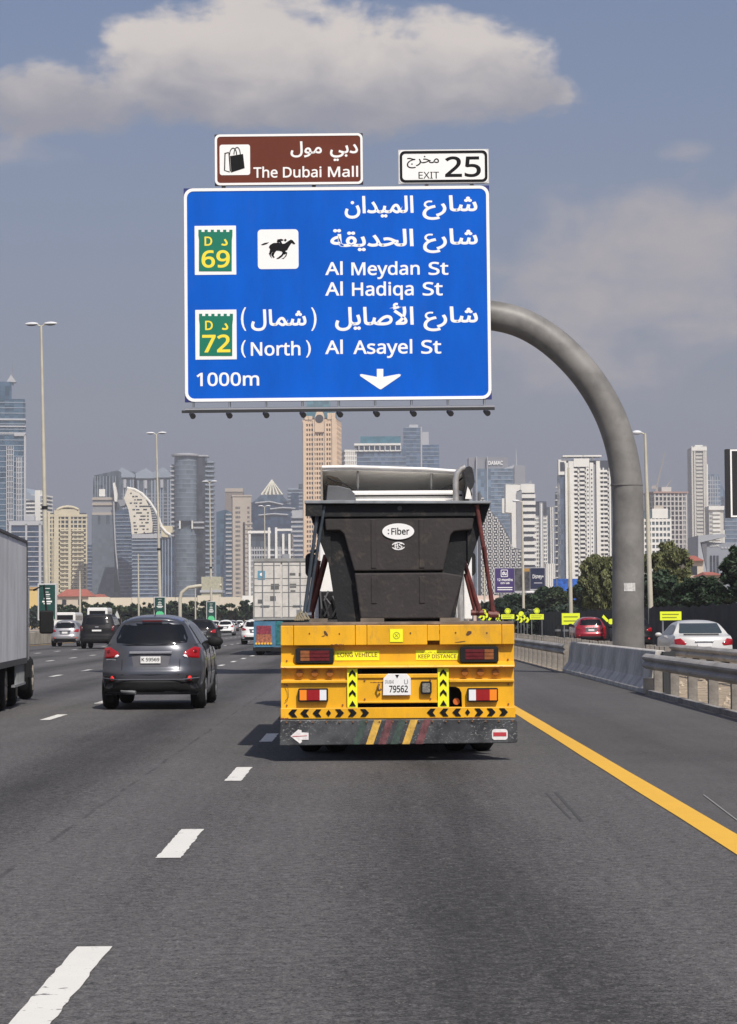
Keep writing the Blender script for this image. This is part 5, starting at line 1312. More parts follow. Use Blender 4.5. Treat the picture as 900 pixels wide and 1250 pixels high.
b = MB(); ring(b, rrect(X(612), X(620.5), Z(705.3), Z(696.5), .12), rrect(X(612.7), X(619.8), Z(704.6), Z(697.2), .1), -.09, -.061); b.build('logo_frame', white_print, o)
text('du', X(613.6), X(618.9), Z(703.2), Z(698.3), -.062, white_print, o, bold=.04, thick=.02)
text('12 months', X(607.5), X(626.5), Z(710.4), Z(707.2), -.062, white_print, o, bold=.03, fitcap=True, thick=.02)
text('on us', X(611.5), X(622.5), Z(714), Z(711.4), -.062, white_print, o, bold=.03, fitcap=True, thick=.02)
for k in range(2): MB().box(X(607.5), X(626), -.08, -.061, Z(718.8 + 2.6 * k), Z(717.8 + 2.6 * k)).build('text_line', white_print, o)
text('Disney+', X(650.8), X(664.2), Z(708.8), Z(702.5), -.062, white_print, o, bold=.015, thick=.02)
MB().box(X(652.5), X(662.5), -.08, -.061, Z(713.4), Z(712.4)).build('text_line', mat('grey_line_print', (.4, .4, .45), .5), o)
for q in (612, 636, 660): MB().cyl(X(q), .3, 0, Z(725), .3, 10).build('post', steel_grey, o)
MB().box(X(643), X(652), -.4, -.2, Z(724.5), Z(723)).build('floodlight_bracket', white_print, o)
# black electronic sign at right edge
o = empty('message_sign', (gx_at(889, 92), 92, 0), 0, 'black electronic message sign with white edge cut by the right side', 'road sign')
s_ = F / 92
MB().box(0, 70 / s_, 0, .4, fz(634.5, 92), fz(550.5, 92)).build('housing', mat('sign_housing', (.012, .012, .014), .5), o)
b = MB(); ring(b, [(5 / s_, fz(634, 92)), (69 / s_, fz(634, 92)), (69 / s_, fz(551, 92)), (5 / s_, fz(551, 92))], [(7 / s_, fz(632, 92)), (67 / s_, fz(632, 92)), (67 / s_, fz(553, 92)), (7 / s_, fz(553, 92))], -.03, -.001); b.build('white_border', white_print, o)
MB().cyl(45 / s_, .7, 0, fz(560, 92), .22, 14).build('post', steel_grey, o)
# blue site hoarding among trees
o = empty('blue_hoarding', (gx_at(708, 300), 300, 0), 0, 'blue printed hoarding half hidden by the trees left of gantry pole', 'hoarding')
MB().box(fx(676, 708, 300), fx(717, 708, 300), 0, .2, 0, fz(708, 300)).build('panel', mat('hoarding_blue', (.02, .10, .42), .5, var=.7, vs=.8), o)
for q in (680, 694, 708): MB().box(fx(q, 708, 300), fx(q + .6, 708, 300), -.08, -.001, 0, fz(708, 300)).build('upright', steel_grey, o)

# ------------------------------------------------------------------ trees and hedges
def leafmat(name, c): 
    m = mat(name, c, .6, var=.55, vs=1.4, spec=.3); return m
bark = mat('bark', (.10, .075, .05), .9, var=.3, vs=5, bump=.4)
def leaves(mb, rg, c, rad, n, sz, droop=0.0, shell=.55):
    for _ in range(n):
        while True:
            v = Vector((rg.uniform(-1, 1), rg.uniform(-1, 1), rg.uniform(-1, 1)))
            if 1e-3 < v.length <= 1: break
        v = v.normalized() * (shell + (1 - shell) * rg.random()) if rg.random() < .8 else v
        p = Vector((c[0] + v.x * rad[0], c[1] + v.y * rad[1], c[2] + v.z * rad[2]))
        a = Vector((rg.gauss(0, 1), rg.gauss(0, 1), rg.gauss(0, .6) - droop * 2)).normalized(); b_ = a.cross(Vector((rg.gauss(0, 1), rg.gauss(0, 1), rg.gauss(0, 1)))).normalized()
        s1 = sz * rg.uniform(.6, 1.5); s2 = s1 * rg.uniform(.35, .6)
        mb.add([p - a * s1, p + b_ * s2, p + a * s1, p - b_ * s2], [(0, 1, 2, 3)])
def tree(px0, px1, pyt, Y, label, m_, seed, n=9000, sz=.16, name='broadleaf_tree', droop=0.0, pyb=748, group=None, nclump=120):
    rg = random.Random(seed); s_ = F / Y; cxp = (px0 + px1) / 2
    o = empty(name, (gx_at(cxp, Y), Y, 0), 0, label, 'tree', group)
    w = (px1 - px0) / s_ / 2; zt_ = fz(pyt, Y); zb_ = max(.8, fz(pyb, Y)); hh = (zt_ - zb_) / 2; zc = (zt_ + zb_) / 2
    b = MB(); tips = []
    for k in range(nclump):
        a = rg.uniform(0, 2 * math.pi); e = rg.uniform(-.9, 1); rr_ = math.sqrt(max(0, 1 - e * e)) ** .7 * rg.uniform(.2, .95)
        c = (w * rr_ * math.cos(a), w * .8 * rr_ * math.sin(a), zc + hh * e * rg.uniform(.7, .92))
        f = rg.uniform(.09, .24)
        leaves(b, rg, c, (w * f, w * f, hh * f * .9), n // nclump, sz, droop); tips.append(c)
    b.build('crown', m_, o)
    tb_ = MB(); tb_.tube([(0, 0, 0), (w * .03, 0, zb_ * .7), (-w * .02, 0, zc)], [max(.12, w * .09), max(.1, w * .07), w * .04], 8)
    for c in tips[:9]: tb_.tube([(0, 0, zb_ * .8), (c[0] * .5, c[1] * .5, (zb_ + c[2]) / 2), c], [w * .035, w * .025, w * .01], 5)
    tb_.build('trunk', bark, o, smooth=60); return o
ol = leafmat('olive_foliage', (.12, .13, .055)); dg = leafmat('dark_green_foliage', (.026, .048, .024)); mg = leafmat('mid_green_foliage', (.045, .065, .03)); hg = leafmat('hedge_foliage', (.02, .035, .022))
tree(782, 848, 665, 150, 'broad olive green tree right of the gantry pole', ol, 1, 26000, .15, droop=.5)
tree(702, 762, 678, 165, 'olive green weeping tree behind the cream lamp pole', ol, 2, 16000, .15, 'weeping_tree', droop=1.0)
tree(770, 832, 700, 138, 'dark tree under the broad olive tree', dg, 3, 14000, .15)
tree(824, 892, 706, 130, 'dark bushy tree behind yellow panel sign', dg, 4, 16000, .15)
tree(878, 945, 668, 120, 'dark large leaved tree at the right edge', dg, 5, 14000, .17)
tree(838, 868, 714, 142, 'mid green tree between the olive tree and the dark tree at right edge', mg, 11, 12000, .15)
tree(588 + 16, 655, 727, 250, 'dark round tree below the purple billboard', dg, 6, 6000, .25)
tree(640, 700, 717, 240, 'dark tree mass below the navy billboard', dg, 7, 8000, .25)
tree(690, 760, 712, 200, 'dark tree in front of the blue hoarding', dg, 8, 9000, .2)
tree(668, 700, 722, 230, 'green tree left of the blue hoarding', mg, 9, 4000, .22)
rgl = random.Random(21)
ORD = 'first second third fourth fifth sixth seventh eighth ninth tenth eleventh twelfth thirteenth fourteenth fifteenth sixteenth seventeenth eighteenth'.split()
k = 0
for px in range(58, 316, 15):
    pt_ = 733 + rgl.uniform(-3, 4); w = rgl.uniform(9, 14)
    tree(px - w, px + w, pt_, 430 + rgl.uniform(-15, 15), '%s dark round tree from the left in the tree line beyond the traffic' % ORD[k], mg if k % 3 == 0 else dg, 100 + k, 900, .32, 'far_tree', pyb=752, group='tree line beyond the traffic', nclump=26); k += 1
# a hedge behind them and on the right, thick
def hedge(name, label, px0, px1, pyt, Y, depth, n, sz, m_, seed):
    rg = random.Random(seed); a, c = gx_at(px0, Y), gx_at(px1, Y); zt_ = fz(pyt, Y)
    b = MB()
    for _ in range(n):
        x = rg.uniform(a, c); h_ = zt_ * (.82 + .2 * math.sin(x * .5) * math.sin(x * .23 + 1)); z = h_ * rg.random() ** .6; y = Y + rg.uniform(0, depth)
        v = Vector((rg.gauss(0, 1), rg.gauss(0, 1), rg.gauss(0, 1))).normalized(); w_ = v.cross(Vector((rg.gauss(0, 1), rg.gauss(0, 1), rg.gauss(0, 1)))).normalized(); s1 = sz * rg.uniform(.6, 1.5)
        p = Vector((x, y, z)); b.add([p - v * s1, p + w_ * s1 * .5, p + v * s1, p - w_ * s1 * .5], [(0, 1, 2, 3)])
    return tag(b.build(name, m_), label, 'hedge', None, 'stuff')
hedge('hedge', 'dark hedge behind the tree line beyond the traffic', 30, 330, 737, 455, 12, 15000, .4, hg, 31)
hedge('hedge', 'dense dark hedge behind the black mesh fence', 596, 930, 731, 205, 12, 20000, .3, hg, 32)

# ------------------------------------------------------------------ buildings
def bld(name, px0, px1, pyt, Y, dep, label, rz=0.0, cat='building', group=None):
    """returns root and local width, height; front faces the camera, local x from -w/2 to w/2, y from 0 back"""
    pm = (pyt + 757) / 2
    a, c = P(px0, pm, Y), P(px1, pm, Y)
    wp = c.x - a.x; th = R(rz)
    w = max(1, (wp - dep * abs(math.sin(th))) / math.cos(th))
    # centre the turned box in its pixel span
    off = dep * math.sin(th) / 2
    o = empty(name, ((a.x + c.x) / 2 + off, Y + 0.0, 0), th, label, cat, group)
    return o, w, P((px0 + px1) / 2, pyt, Y).z
def gl(c, r=.22, cell=(3, 3, 3.4), amt=.62): return tower_glass('tower_glass_%d_%d_%d' % tuple(int(v * 1000) for v in c), c, r, cell, amt)
conc = lambda n, c, v=.06: mat('facade_' + n, c, .75, var=v, vs=.08)
def core(o, w, d, h, m_, name='glass_body', z0=0, x0=None, x1=None, y0=0): 
    return MB().box(-w / 2 if x0 is None else x0, w / 2 if x1 is None else x1, y0, y0 + d, z0, h).build(name, m_, o)
def slabs(o, x0, x1, y0, y1, z0, z1, step, th, out, m_, name='floor_bands'):
    b = MB(); z = z0
    while z < z1 - .01: b.box(x0 - out, x1 + out, y0 - out, y1 + out, z, z + th); z += step
    return tag(b.build(name, m_, o), kind='stuff')
def fins(o, xs, wd, y0, y1, z0, z1, m_, out=.5, name='facade_fins', stuff=True):
    b = MB()
    for x in xs: b.box(x - wd / 2, x + wd / 2, y0 - out, y0, z0, z1)
    ob = b.build(name, m_, o)
    return tag(ob, kind='stuff') if stuff else ob
def side_fins(o, sx, w, ys, wd, z0, z1, m_, out=.5, name='side_fins'):
    b = MB()
    for y in ys: b.box(sx * w / 2 - (out if sx < 0 else 0), sx * w / 2 + (out if sx > 0 else 0), y - wd / 2, y + wd / 2, z0, z1)
    return tag(b.build(name, m_, o), kind='stuff')
def lin(a, b, n): return [a + (b - a) * (i + .5) / n for i in range(n)]
def lin2(a, b, n): return [a + (b - a) * i / (n - 1) for i in range(n)]
def punched(o, w, d, h, wallm, nx, ny_side, fl=3.4, z0=0, pier=.45, band=.45, out=.5, x0=None, x1=None, top=0):
    """wall grid (piers and spandrels) standing proud of a glass core"""
    xa = -w / 2 if x0 is None else x0; xb = w / 2 if x1 is None else x1
    slabs(o, xa, xb, 0, d, z0, h - top, fl, fl * band, out * .92, wallm, 'spandrels')
    pw_ = (xb - xa) / nx * pier
    b = MB()
    for x in lin2(xa, xb, nx + 1): b.box(x - pw_ / 2, x + pw_ / 2, -out, .02, z0, h)
    if ny_side:
        for y in lin2(0, d, ny_side + 1):
            for sx, xe in ((-1, xa), (1, xb)): b.box(xe - (out if sx < 0 else .02), xe + (out if sx > 0 else .02), y - pw_ / 2, y + pw_ / 2, z0, h)
    tag(b.build('piers', wallm, o), kind='stuff')
    if top: MB().box(xa - out, xb + out, -out, d + out, h - top, h).build('parapet', wallm, o)
whitec = conc('white', (.76, .75, .70)); cream = conc('cream', (.60, .54, .38)); tan = conc('tan', (.70, .53, .37)); beige = conc('beige', (.42, .37, .31)); palec = conc('pale_grey', (.42, .43, .45)); midg = conc('mid_grey', (.25, .26, .28))
lb = gl((.045, .085, .13)); db = gl((.025, .045, .085)); gg = gl((.06, .075, .09)); bg2 = gl((.05, .075, .12)); bluefr = conc('blue_grey', (.26, .31, .37)); dk = gl((.03, .035, .045))

# 1 blue glass tower at the left edge
o, w, h = bld('glass_tower', -14, 30, 487, 1500, 26, 'tall blue glass tower with white window grids and antenna at the left edge', 8)
core(o, w, 26, h, lb); fr_ = bluefr
slabs(o, -w / 2, w / 2, 0, 26, 4, h * .999, 3.6, .5, .25, bluefr)
for z in (.905, .875, .845): MB().box(-w / 2 - .6, w / 2 + .6, -.6, 26.6, h * z, h * z + .9).build('white_band', palec, o)
for x0, x1, a, c in ((-.08, .13, .20, .79), (.24, .40, .12, .74)):
    b = MB()
    for k in range(4): b.box(w * (x0 + (x1 - x0) * k / 3) - .28, w * (x0 + (x1 - x0) * k / 3) + .28, -.9, 0, h * a, h * c)
    z = h * a
    while z < h * c: b.box(w * x0, w * x1, -.85, 0, z, z + .5); z += 3.6
    tag(b.build('window_grid', palec, o), kind='stuff')
side_fins(o, 1, w, lin2(2, 24, 4), .8, 4, h * .84, palec); MB().box(w / 2 - .6, w / 2 + .5, -.95, .0, 0, h * .84).build('corner_frame', palec, o)
MB().box(w * .16, w / 2, -.95, -.02, h * .835, h * .845).build('corner_frame', palec, o)
MB().box(-w / 2 + 3, w / 2 - 9, 4, 20, h + .01, h + 12).build('penthouse', lb, o); MB().prism([(-w * .1, h + 12), (w * .22, h + 12), (w * .05, h + 17)], 6, 14).build('roof_peak', palec, o)
MB().tube([(w * .11, 9, h + 10), (w * .11, 9, P(3, 438, 1500).z)], [.5, .15], 6).build('antenna', steel_grey, o)
# 2 banded tower behind
o, w, h = bld('balcony_tower', 30, 59, 600, 1900, 24, 'white banded tower with sloping top right of the blue glass tower', -12)
core(o, w, 24, h - 3, gg); slabs(o, -w / 2, w / 2, 0, 24, 2, h - 3, 3.3, 1.3, .8, whitec)
MB().prism([(-w / 2, h - 6), (w / 2, h - 9), (w / 2, h - 4), (-w * .1, h - 3), (-w / 2, h + 3)], -1, 22).build('sloping_roof', bluefr, o)
core(o, 0, 10, h + 1, whitec, 'stair_core', x0=w * .12, x1=w * .42, y0=-1.4)
# 3 dark glass with white stripes
o, w, h = bld('office_tower', 8, 52, 632, 1500, 22, 'dark blue glass office block with white stripes behind the box truck', 6)
core(o, w, 22, h - 2, db); slabs(o, -w / 2, w / 2, 0, 22, 2, h - 8, 3.3, .55, .4, palec)
for x0, x1 in ((-.52, -.45), (.38, .46), (-.03, .03)): MB().box(w * x0, w * x1, -.8, 0, 0, h - 4).build('pilaster', palec, o)
MB().box(-w / 2 - .6, w / 2 + .6, -.8, 22.6, h - 5, h - 2.2).build('parapet', palec, o); MB().box(-w * .1, w * .25, 3, 14, h - 2.2, h + 2).build('penthouse', palec, o)
# 4 cream tower
o, w, h = bld('cream_tower', 52, 105, 617, 1780, 26, 'cream balconied residential tower with central pilaster beside tallest lamp', 10)
core(o, w, 26, h - 6, dk)
punched(o, w, 26, h - 8, cream, 9, 6, 3.4, 0, .28, .33, .7)
b = MB()
z = 5
while z < h - 18:
    for x0, x1 in ((-.18, .04), (.12, .44)): b.box(w * x0, w * x1, -2.0, -.6, z, z + 1.25)
    z += 3.4
tag(b.build('balconies', cream, o), kind='stuff')
for x0, x1, zt_ in ((-.5, -.44, h - 5), (-.34, -.22, h - 4), (.03, .10, h - 8), (-.40, -.385, h * .72), (-.36, -.345, h * .72)): MB().box(w * x0, w * x1, -2.3, -.6, 0, zt_).build('pilaster', cream, o)
MB().box(-w / 2 - .8, w / 2 + .8, -1.2, 27, h - 9, h - 7).build('cornice', cream, o)
b = MB(); b.grid(lambda u, v: (w * (-.28 + .6 * u), -1 + 20 * v, h - 7 + 7 * math.sin(math.pi * (.12 + .76 * u)) ** .5), 16, 2)
so = b.build('barrel_roof', cream, o, smooth=60); so.modifiers.new('thick', 'SOLIDIFY').thickness = 2
MB().box(w * -.28, w * .32, -.8, 19, h - 7.5, h - 3).build('roof_block', cream, o)
# dim low block
o, w, h = bld('low_block', 102, 113, 664, 2100, 20, 'dim blue block between cream tower and glass slab tower', 0)
core(o, w, 20, h, db); slabs(o, -w / 2, w / 2, 0, 20, 2, h, 3.4, .7, .4, bluefr)
# 5 glass slab with white square
o, w, h = bld('slab_tower', 111, 146, 573, 1700, 30, 'glass slab tower with white roof square and chamfered top', 0)
hz0 = lambda py, Y: P(450, py, Y).z
Yb = 1700
xx = lambda px: P(px, 660, Yb).x - o.location.x
zz = lambda py: P(128, py, Yb).z
b = MB(); b.prism([(xx(111), 0), (xx(146), 0), (xx(143), zz(573.5)), (xx(141), zz(573)), (xx(113), zz(579)), (xx(111.5), zz(584))], 12, 30); b.build('upper_glass_body', gg, o)
fins(o, [xx(q) for q in (114, 117, 120, 124, 128, 132, 136, 139)], .5, 12, 30, zz(608), zz(580), bluefr, .5)
MB().box(xx(119), xx(126.5), 10.8, 11.9, zz(605), zz(596)).build('roof_square', whitec, o)
for a, c in ((606.5, 609.5), (613, 616), (625, 628)): MB().box(xx(111), xx(138.5), 8, 20, zz(c), zz(a)).build('beige_band', beige, o)
MB().box(xx(111.5), xx(138), 9, 18, zz(628), zz(606)).build('recess', midg, o)
MB().prism([(xx(111), 0), (xx(149), 0), (xx(144), zz(690)), (xx(141), zz(650)), (xx(139), zz(628)), (xx(111), zz(628))], 6, 12).build('lower_glass_body', gg, o)
b = MB(); rq = random.Random(4)
for k in range(24):
    q = 112 + k * 1.12; b.box(xx(q), xx(q + .35), 5.4, 6, 0, zz(628 if rq.random() < .7 else 640))
tag(b.build('glazing_bars', bluefr, o), kind='stuff')
b = MB(); pr_ = [(137.5, 590), (139, 588.5), (141, 595), (142.8, 604), (142.4, 612), (139.5, 612)]
b.prism([(xx(x), zz(y)) for x, y in pr_[::-1]], 3, 9); b.build('white_blade', whitec, o)
b = MB(); cur = [(138.3, 612), (139, 640), (140.5, 670), (143.5, 700), (148, 727)]
b.tube([(xx(x), 4, zz(y)) for x, y in cur], .6, 6); b.build('curved_edge', palec, o)
# tower group behind the sail
for px0, px1, py, lab, rz_ in ((143, 164, 573, 'grey glass tower behind the white blade top', 0), (163, 190, 574, 'dark balconied tower left of second lamp', 8), (188, 213, 573, 'dark balconied tower right of the second lamp', -6)):
    o, w, h = bld('balcony_tower', px0, px1, py, 2200, 24, lab, rz_)
    core(o, w, 24, h - 2, gg); slabs(o, -w / 2, w / 2, 0, 24, 3, h - 22, 3.5, 1.0, .7, midg)
    fins(o, [w * q for q in (-.42, -.12, .02, .3, .45)], 1.2, 0, 24, 0, h - 10, bluefr, 1.2)
    MB().prism([(-w / 2 - 1, h - 8), (w / 2 + 1, h - 8), (w / 2 + 1, h - 5), (0 if rz_ else -w * .2, h + 2), (-w / 2 - 1, h - 3)], -2, 6).build('roof_truss', bluefr, o)
    MB().box(-w * .1, w * .05, -2.5, -1.2, h - 18, h - 10).build('white_patch', palec, o)
# 6 blue glass wedge
o, w, h = bld('glass_wedge', 141, 163, 622, 1650, 20, 'dark blue curved glass wedge left of the sail tower', 0)
xx = lambda px: P(px, 690, 1650).x - o.location.x
zz = lambda py: P(150, py, 1650).z
MB().prism([(xx(149), 0), (xx(163.5), 0), (xx(161), zz(660)), (xx(158.5), zz(620)), (xx(141), zz(624.5)), (xx(141.5), zz(650)), (xx(144), zz(690))], 0, 20).build('glass_body', bg2, o)
b = MB()
for k in range(28):
    py = 628 + k * 4.4; x_l = 141.2 + max(0, (py - 640)) ** 1.5 * .008
    b.box(xx(x_l), xx(min(163, 159 + (py - 620) * .04)), -.5, 0, zz(py) - .25, zz(py) + .25)
tag(b.build('floor_bands', bluefr, o), kind='stuff')
MB().prism([(xx(143), zz(610)), (xx(157), zz(609)), (xx(152), zz(617)), (xx(147), zz(618))], 1, 18).build('roof_bowl', midg, o)
# 7 sail tower
o, w, h = bld('sail_tower', 152, 211, 596, 1600, 24, 'cream sail shaped tower top with small dark windows over striped base', 0)
xx = lambda px: P(px, 690, 1600).x - o.location.x
zz = lambda py: P(180, py, 1600).z
sail = [(161, 652), (186, 650), (186.5, 640), (184, 622), (178, 610), (168, 601), (156, 596), (151.5, 608), (157, 622), (160, 640)]
MB().prism([(xx(x), zz(y)) for x, y in sail], 0, 14).build('sail_wall', conc('sail_cream', (.66, .62, .52)), o)
rimp = [(155, 595.2), (164, 597), (173, 602), (182, 611.5), (189, 622), (194, 633), (197, 643), (203, 650), (208, 653)]
MB().tube([(xx(x), 2, zz(y)) for x, y in rimp], .9, 8).build('curved_rib', whitec, o)
gw = [(186.8, 652), (197, 652), (194, 638), (190, 626), (184, 616), (178.5, 609.5), (184.5, 622), (187, 640)]
MB().prism([(xx(x), zz(y)) for x, y in gw], 1.5, 12).build('glass_strip', gg, o)
b = MB()
for k in range(14): 
    py = 614 + k * 2.9; a = 180 + (py - 610) * .18 + 1; c = min(197, 181 + (py - 608) * .42); b.box(xx(a), xx(c), .9, 1.5, zz(py) - .3, zz(py) + .3)
tag(b.build('floor_bands', palec, o), kind='stuff')
b = MB(); rq = random.Random(2)
for row in range(13):
    py = 602 + row * 4
    for k in range(5):
        a = 158 + rq.uniform(0, 24)
        lim_l = 153.5 + max(0, (py - 606)) * .17 + 1.5; lim_r = 160 + (py - 598) * 1.3 if py < 616 else 184
        if a > lim_l and a + 4 < min(lim_r, 184.5): b.box(xx(a), xx(a + rq.uniform(1.5, 4)), -.25, 0, zz(py) - .35, zz(py) + .45)
tag(b.build('slot_windows', mat('dark_window', (.03, .035, .045), .3), o), kind='stuff')
MB().prism([(xx(x), zz(y)) for x, y in [(196, 655), (205, 656), (206, 651), (210.5, 650), (210, 642), (199, 642), (195, 636)]], 2, 10).build('cream_fin', cream, o)
MB().box(xx(161.5), xx(197), -1, 20, zz(657), zz(652)).build('grey_band', palec, o)
MB().box(xx(162), xx(196), 0, 20, 0, zz(657)).build('base_block', bg2, o)
slabs(o, xx(162), xx(192), 0, 20, 2, zz(658), 2.7, .8, .5, bluefr)
MB().box(xx(197), xx(212), 4, 20, 0, zz(656)).build('dark_wing', db, o)
fins(o, [xx(q) for q in (198, 201.5, 205, 209)], .6, 4, 20, 0, zz(656), bluefr, .5)
# 8 cylindrical tower
o, w, h = bld('round_tower', 206, 259, 553, 1750, 30, 'tall grey glass cylinder tower with flat disc roof and a waist notch', 0)
xx = lambda px: P(px, 650, 1750).x - o.location.x
zz = lambda py: P(230, py, 1750).z
rad = (xx(239.5) - xx(212)) / 2; cxx = (xx(239.5) + xx(212)) / 2
cyg = tower_glass('cylinder_glass', (.12, .15, .18), .3, (3, 3, 3.6), .3)
MB().cyl(cxx, rad, 0, zz(645.5), rad, 36).build('lower_drum', cyg, o, smooth=40)
MB().cyl(cxx + 1, rad, zz(645.5), zz(635.5), rad * .62, 24).build('waist', gg, o, smooth=40)
MB().cyl(cxx, rad, zz(635.5), zz(556), rad, 36).build('upper_drum', cyg, o, smooth=40)
b = MB()
z = 4
while z < zz(557):
    if not (zz(647) < z < zz(634)): b.tube([(cxx, rad, z), (cxx, rad, z + .45)], rad + .25, 32, cap=True)
    z += 3.6
tag(b.build('floor_rings', bluefr, o), kind='stuff')
MB().tube([(cxx, rad, zz(556)), (cxx, rad, zz(554)), (cxx, rad, zz(552.5))], [rad + 2.2, rad + 2.4, rad * .6], 36).build('disc_roof', palec, o, smooth=30)
MB().box(xx(230), xx(254), 6, 24, zz(556.5), zz(555)).build('roof_wing', palec, o)
MB().box(xx(236), xx(250), 7, 28, 0, zz(556.8)).build('rear_wing', dk, o)
for a, c, zt_, y0 in ((208.5, 214, 566, 8), (239, 251, 572, 9), (249, 258.5, 563, 12)):
    MB().box(xx(a), xx(c), y0, y0 + 16, 0, zz(zt_)).build('side_wing', gg, o)
    slabs(o, xx(a), xx(c), y0, y0 + 16, 3, zz(zt_), 3.6, 1.3, .9, palec if a < 210 else bluefr)
for q in (219, 234): MB().box(xx(q), xx(q + 1.6), -.4, 3, zz(645.4), zz(635.6)).build('waist_fin', whitec, o)
MB().box(xx(236), xx(249), 2, 8, zz(645), zz(643)).build('link_slab', palec, o); MB().box(xx(236), xx(249), 2, 8, zz(638.5), zz(636.5)).build('link_slab', palec, o)
# low beige block under cylinder tower's right
o, w, h = bld('low_block', 246, 270, 704, 1300, 20, 'low greenish grey block at the foot of cylinder tower', 0)
core(o, w, 20, h, conc('greenish', (.40, .39, .28))); slabs(o, -w / 2, w / 2, 0, 20, 2, h * .72, 4, 1.4, .8, palec)
# 9 blue angled glass tower
o, w, h = bld('glass_wedge', 264, 284, 624, 1700, 20, 'blue glass tower with slanted facet left of the beige tower', 0)
xx = lambda px: P(px, 690, 1700).x - o.location.x
zz = lambda py: P(275, py, 1700).z
MB().prism([(xx(264), 0), (xx(284), 0), (xx(284), zz(626)), (xx(276), zz(622)), (xx(264.5), zz(625))], 0, 20).build('glass_body', lb, o)
MB().prism([(xx(268), 0), (xx(276), 0), (xx(276), zz(623))], -2, 0).build('slanted_facet', bg2, o)
slabs(o, xx(277), xx(283), 0, 20, 2, zz(628), 3.3, 1.2, .7, palec)
# 10 beige tower and the block behind
o, w, h = bld('beige_tower', 281, 307, 605, 1600, 22, 'plain beige tower with columns of small windows', 5)
core(o, w, 22, h, beige, 'wall_body'); b = MB()
wdm = mat('dark_window', (.03, .035, .045), .3)
for row in range(24):
    for x in (-.34, -.28, -.22, -.06 - .08, .30, .36): b.box(w * x, w * (x + .04), -.12, .02, 4 + row * 3.35, 5.6 + row * 3.35)
tag(b.build('small_windows', wdm, o), kind='stuff')
MB().box(w * .05, w * .16, -.15, .02, 0, h * .79).build('window_strip', mat('brown_glass', (.05, .04, .04), .3), o)
slabs(o, w * .2, w * .52, 0, 22, 3, h * .8, 3.35, 1.4, .5, beige)
MB().box(-w / 2 - .4, w / 2 + .4, -.5, 22.5, h - .6, h + .5).build('parapet', beige, o)
o, w, h = bld('brown_block', 275, 297, 596, 1900, 18, 'dark brown block with pale cap behind the beige tower', 0)
core(o, w, 18, h - 3, conc('brown', (.22, .19, .17)), 'wall_body'); MB().box(-w / 2, w / 2, -.5, 18, h - 3, h).build('pale_cap', beige, o)
slabs(o, -w / 2, w / 2, 0, 18, 4, h - 20, 4, 1, .4, beige)
# 11 pyramid tower
o, w, h = bld('pyramid_tower', 307, 362, 585, 2100, 40, 'dark blue curved tower crowned by a bright striped pyramid', 0)
xx = lambda px: P(px, 640, 2100).x - o.location.x
zz = lambda py: P(330, py, 2100).z
MB().prism([(xx(307), 0), (xx(362), 0), (xx(362), zz(622)), (xx(355), zz(617)), (xx(346), zz(613)), (xx(330), zz(612.5)), (xx(307), zz(613))], 0, 36).build('glass_body', db, o)
MB().prism([(xx(309), zz(612.5)), (xx(352), zz(612.5)), (xx(344), zz(604)), (xx(319), zz(604))], 2, 34).build('shoulder', gl((.06, .09, .13)), o)
x0_, x1_, xm = xx(319), xx(345), xx(331.5); yb_ = 4; zb0, zt0 = zz(604), zz(584.5); dpt = x1_ - x0_
pyr = mat('bright_pyramid', (.62, .60, .50), .5)
MB().add([(x0_, yb_, zb0), (x1_, yb_, zb0), (x1_, yb_ + dpt, zb0), (x0_, yb_ + dpt, zb0), (xm, yb_ + dpt / 2, zt0)], [(0, 1, 4), (1, 2, 4), (2, 3, 4), (3, 0, 4), (3, 2, 1, 0)]).build('pyramid_roof', gl((.16, .15, .12)), o)
for k in range(6):
    a = x0_ + (x1_ - x0_) * k / 5; b = MB(); b.tube([(a, yb_ - .2, zb0), (xm, yb_ + dpt / 2 - .3, zt0)], [1.0, .4], 6); b.build('pyramid_rib', pyr, o)
for py, a, c in ((614, 312, 346), (621.5, 330, 361), (629, 316, 352)): MB().tube([(xx(a), -.8, zz(py)), (xx((a + c) / 2), -1.4, zz(py - 1.6)), (xx(c), -.8, zz(py - .4 if py != 614 else py + 2))], .8, 6).build('curved_ledge', palec, o)
# 12 residential white/grey
o, w, h = bld('residential_block', 303, 357, 644, 1400, 24, 'pale residential block with white frames behind the container', 0)
core(o, w, 24, h - 4, gg)
slabs(o, -w / 2, w / 2, 0, 24, 2, h - 12, 3.3, 1.2, .7, palec)
for q in (-.46, -.02, .14, .30, .44): MB().box(w * q - .7, w * q + .7, -1.8, 0, 0, h - (0 if q in (-.02, .14) else 4)).build('white_frame', whitec, o)
MB().box(-w * .5, w * .02, -1.5, 3, h - 3.5, h - 2).build('white_cornice', whitec, o); MB().box(w * .14, w * .5, -1.5, 3, h - 2.2, h - .8).build('white_cornice', whitec, o)
MB().box(w * .28, w * .44, -2.2, -1.8, 0, h * .72).build('grey_panel', midg, o)
fins(o, [w * q for q in lin(-.44, -.04, 7) + lin(.16, .29, 4)], .5, 0, 24, 0, h - 12, palec, .9)
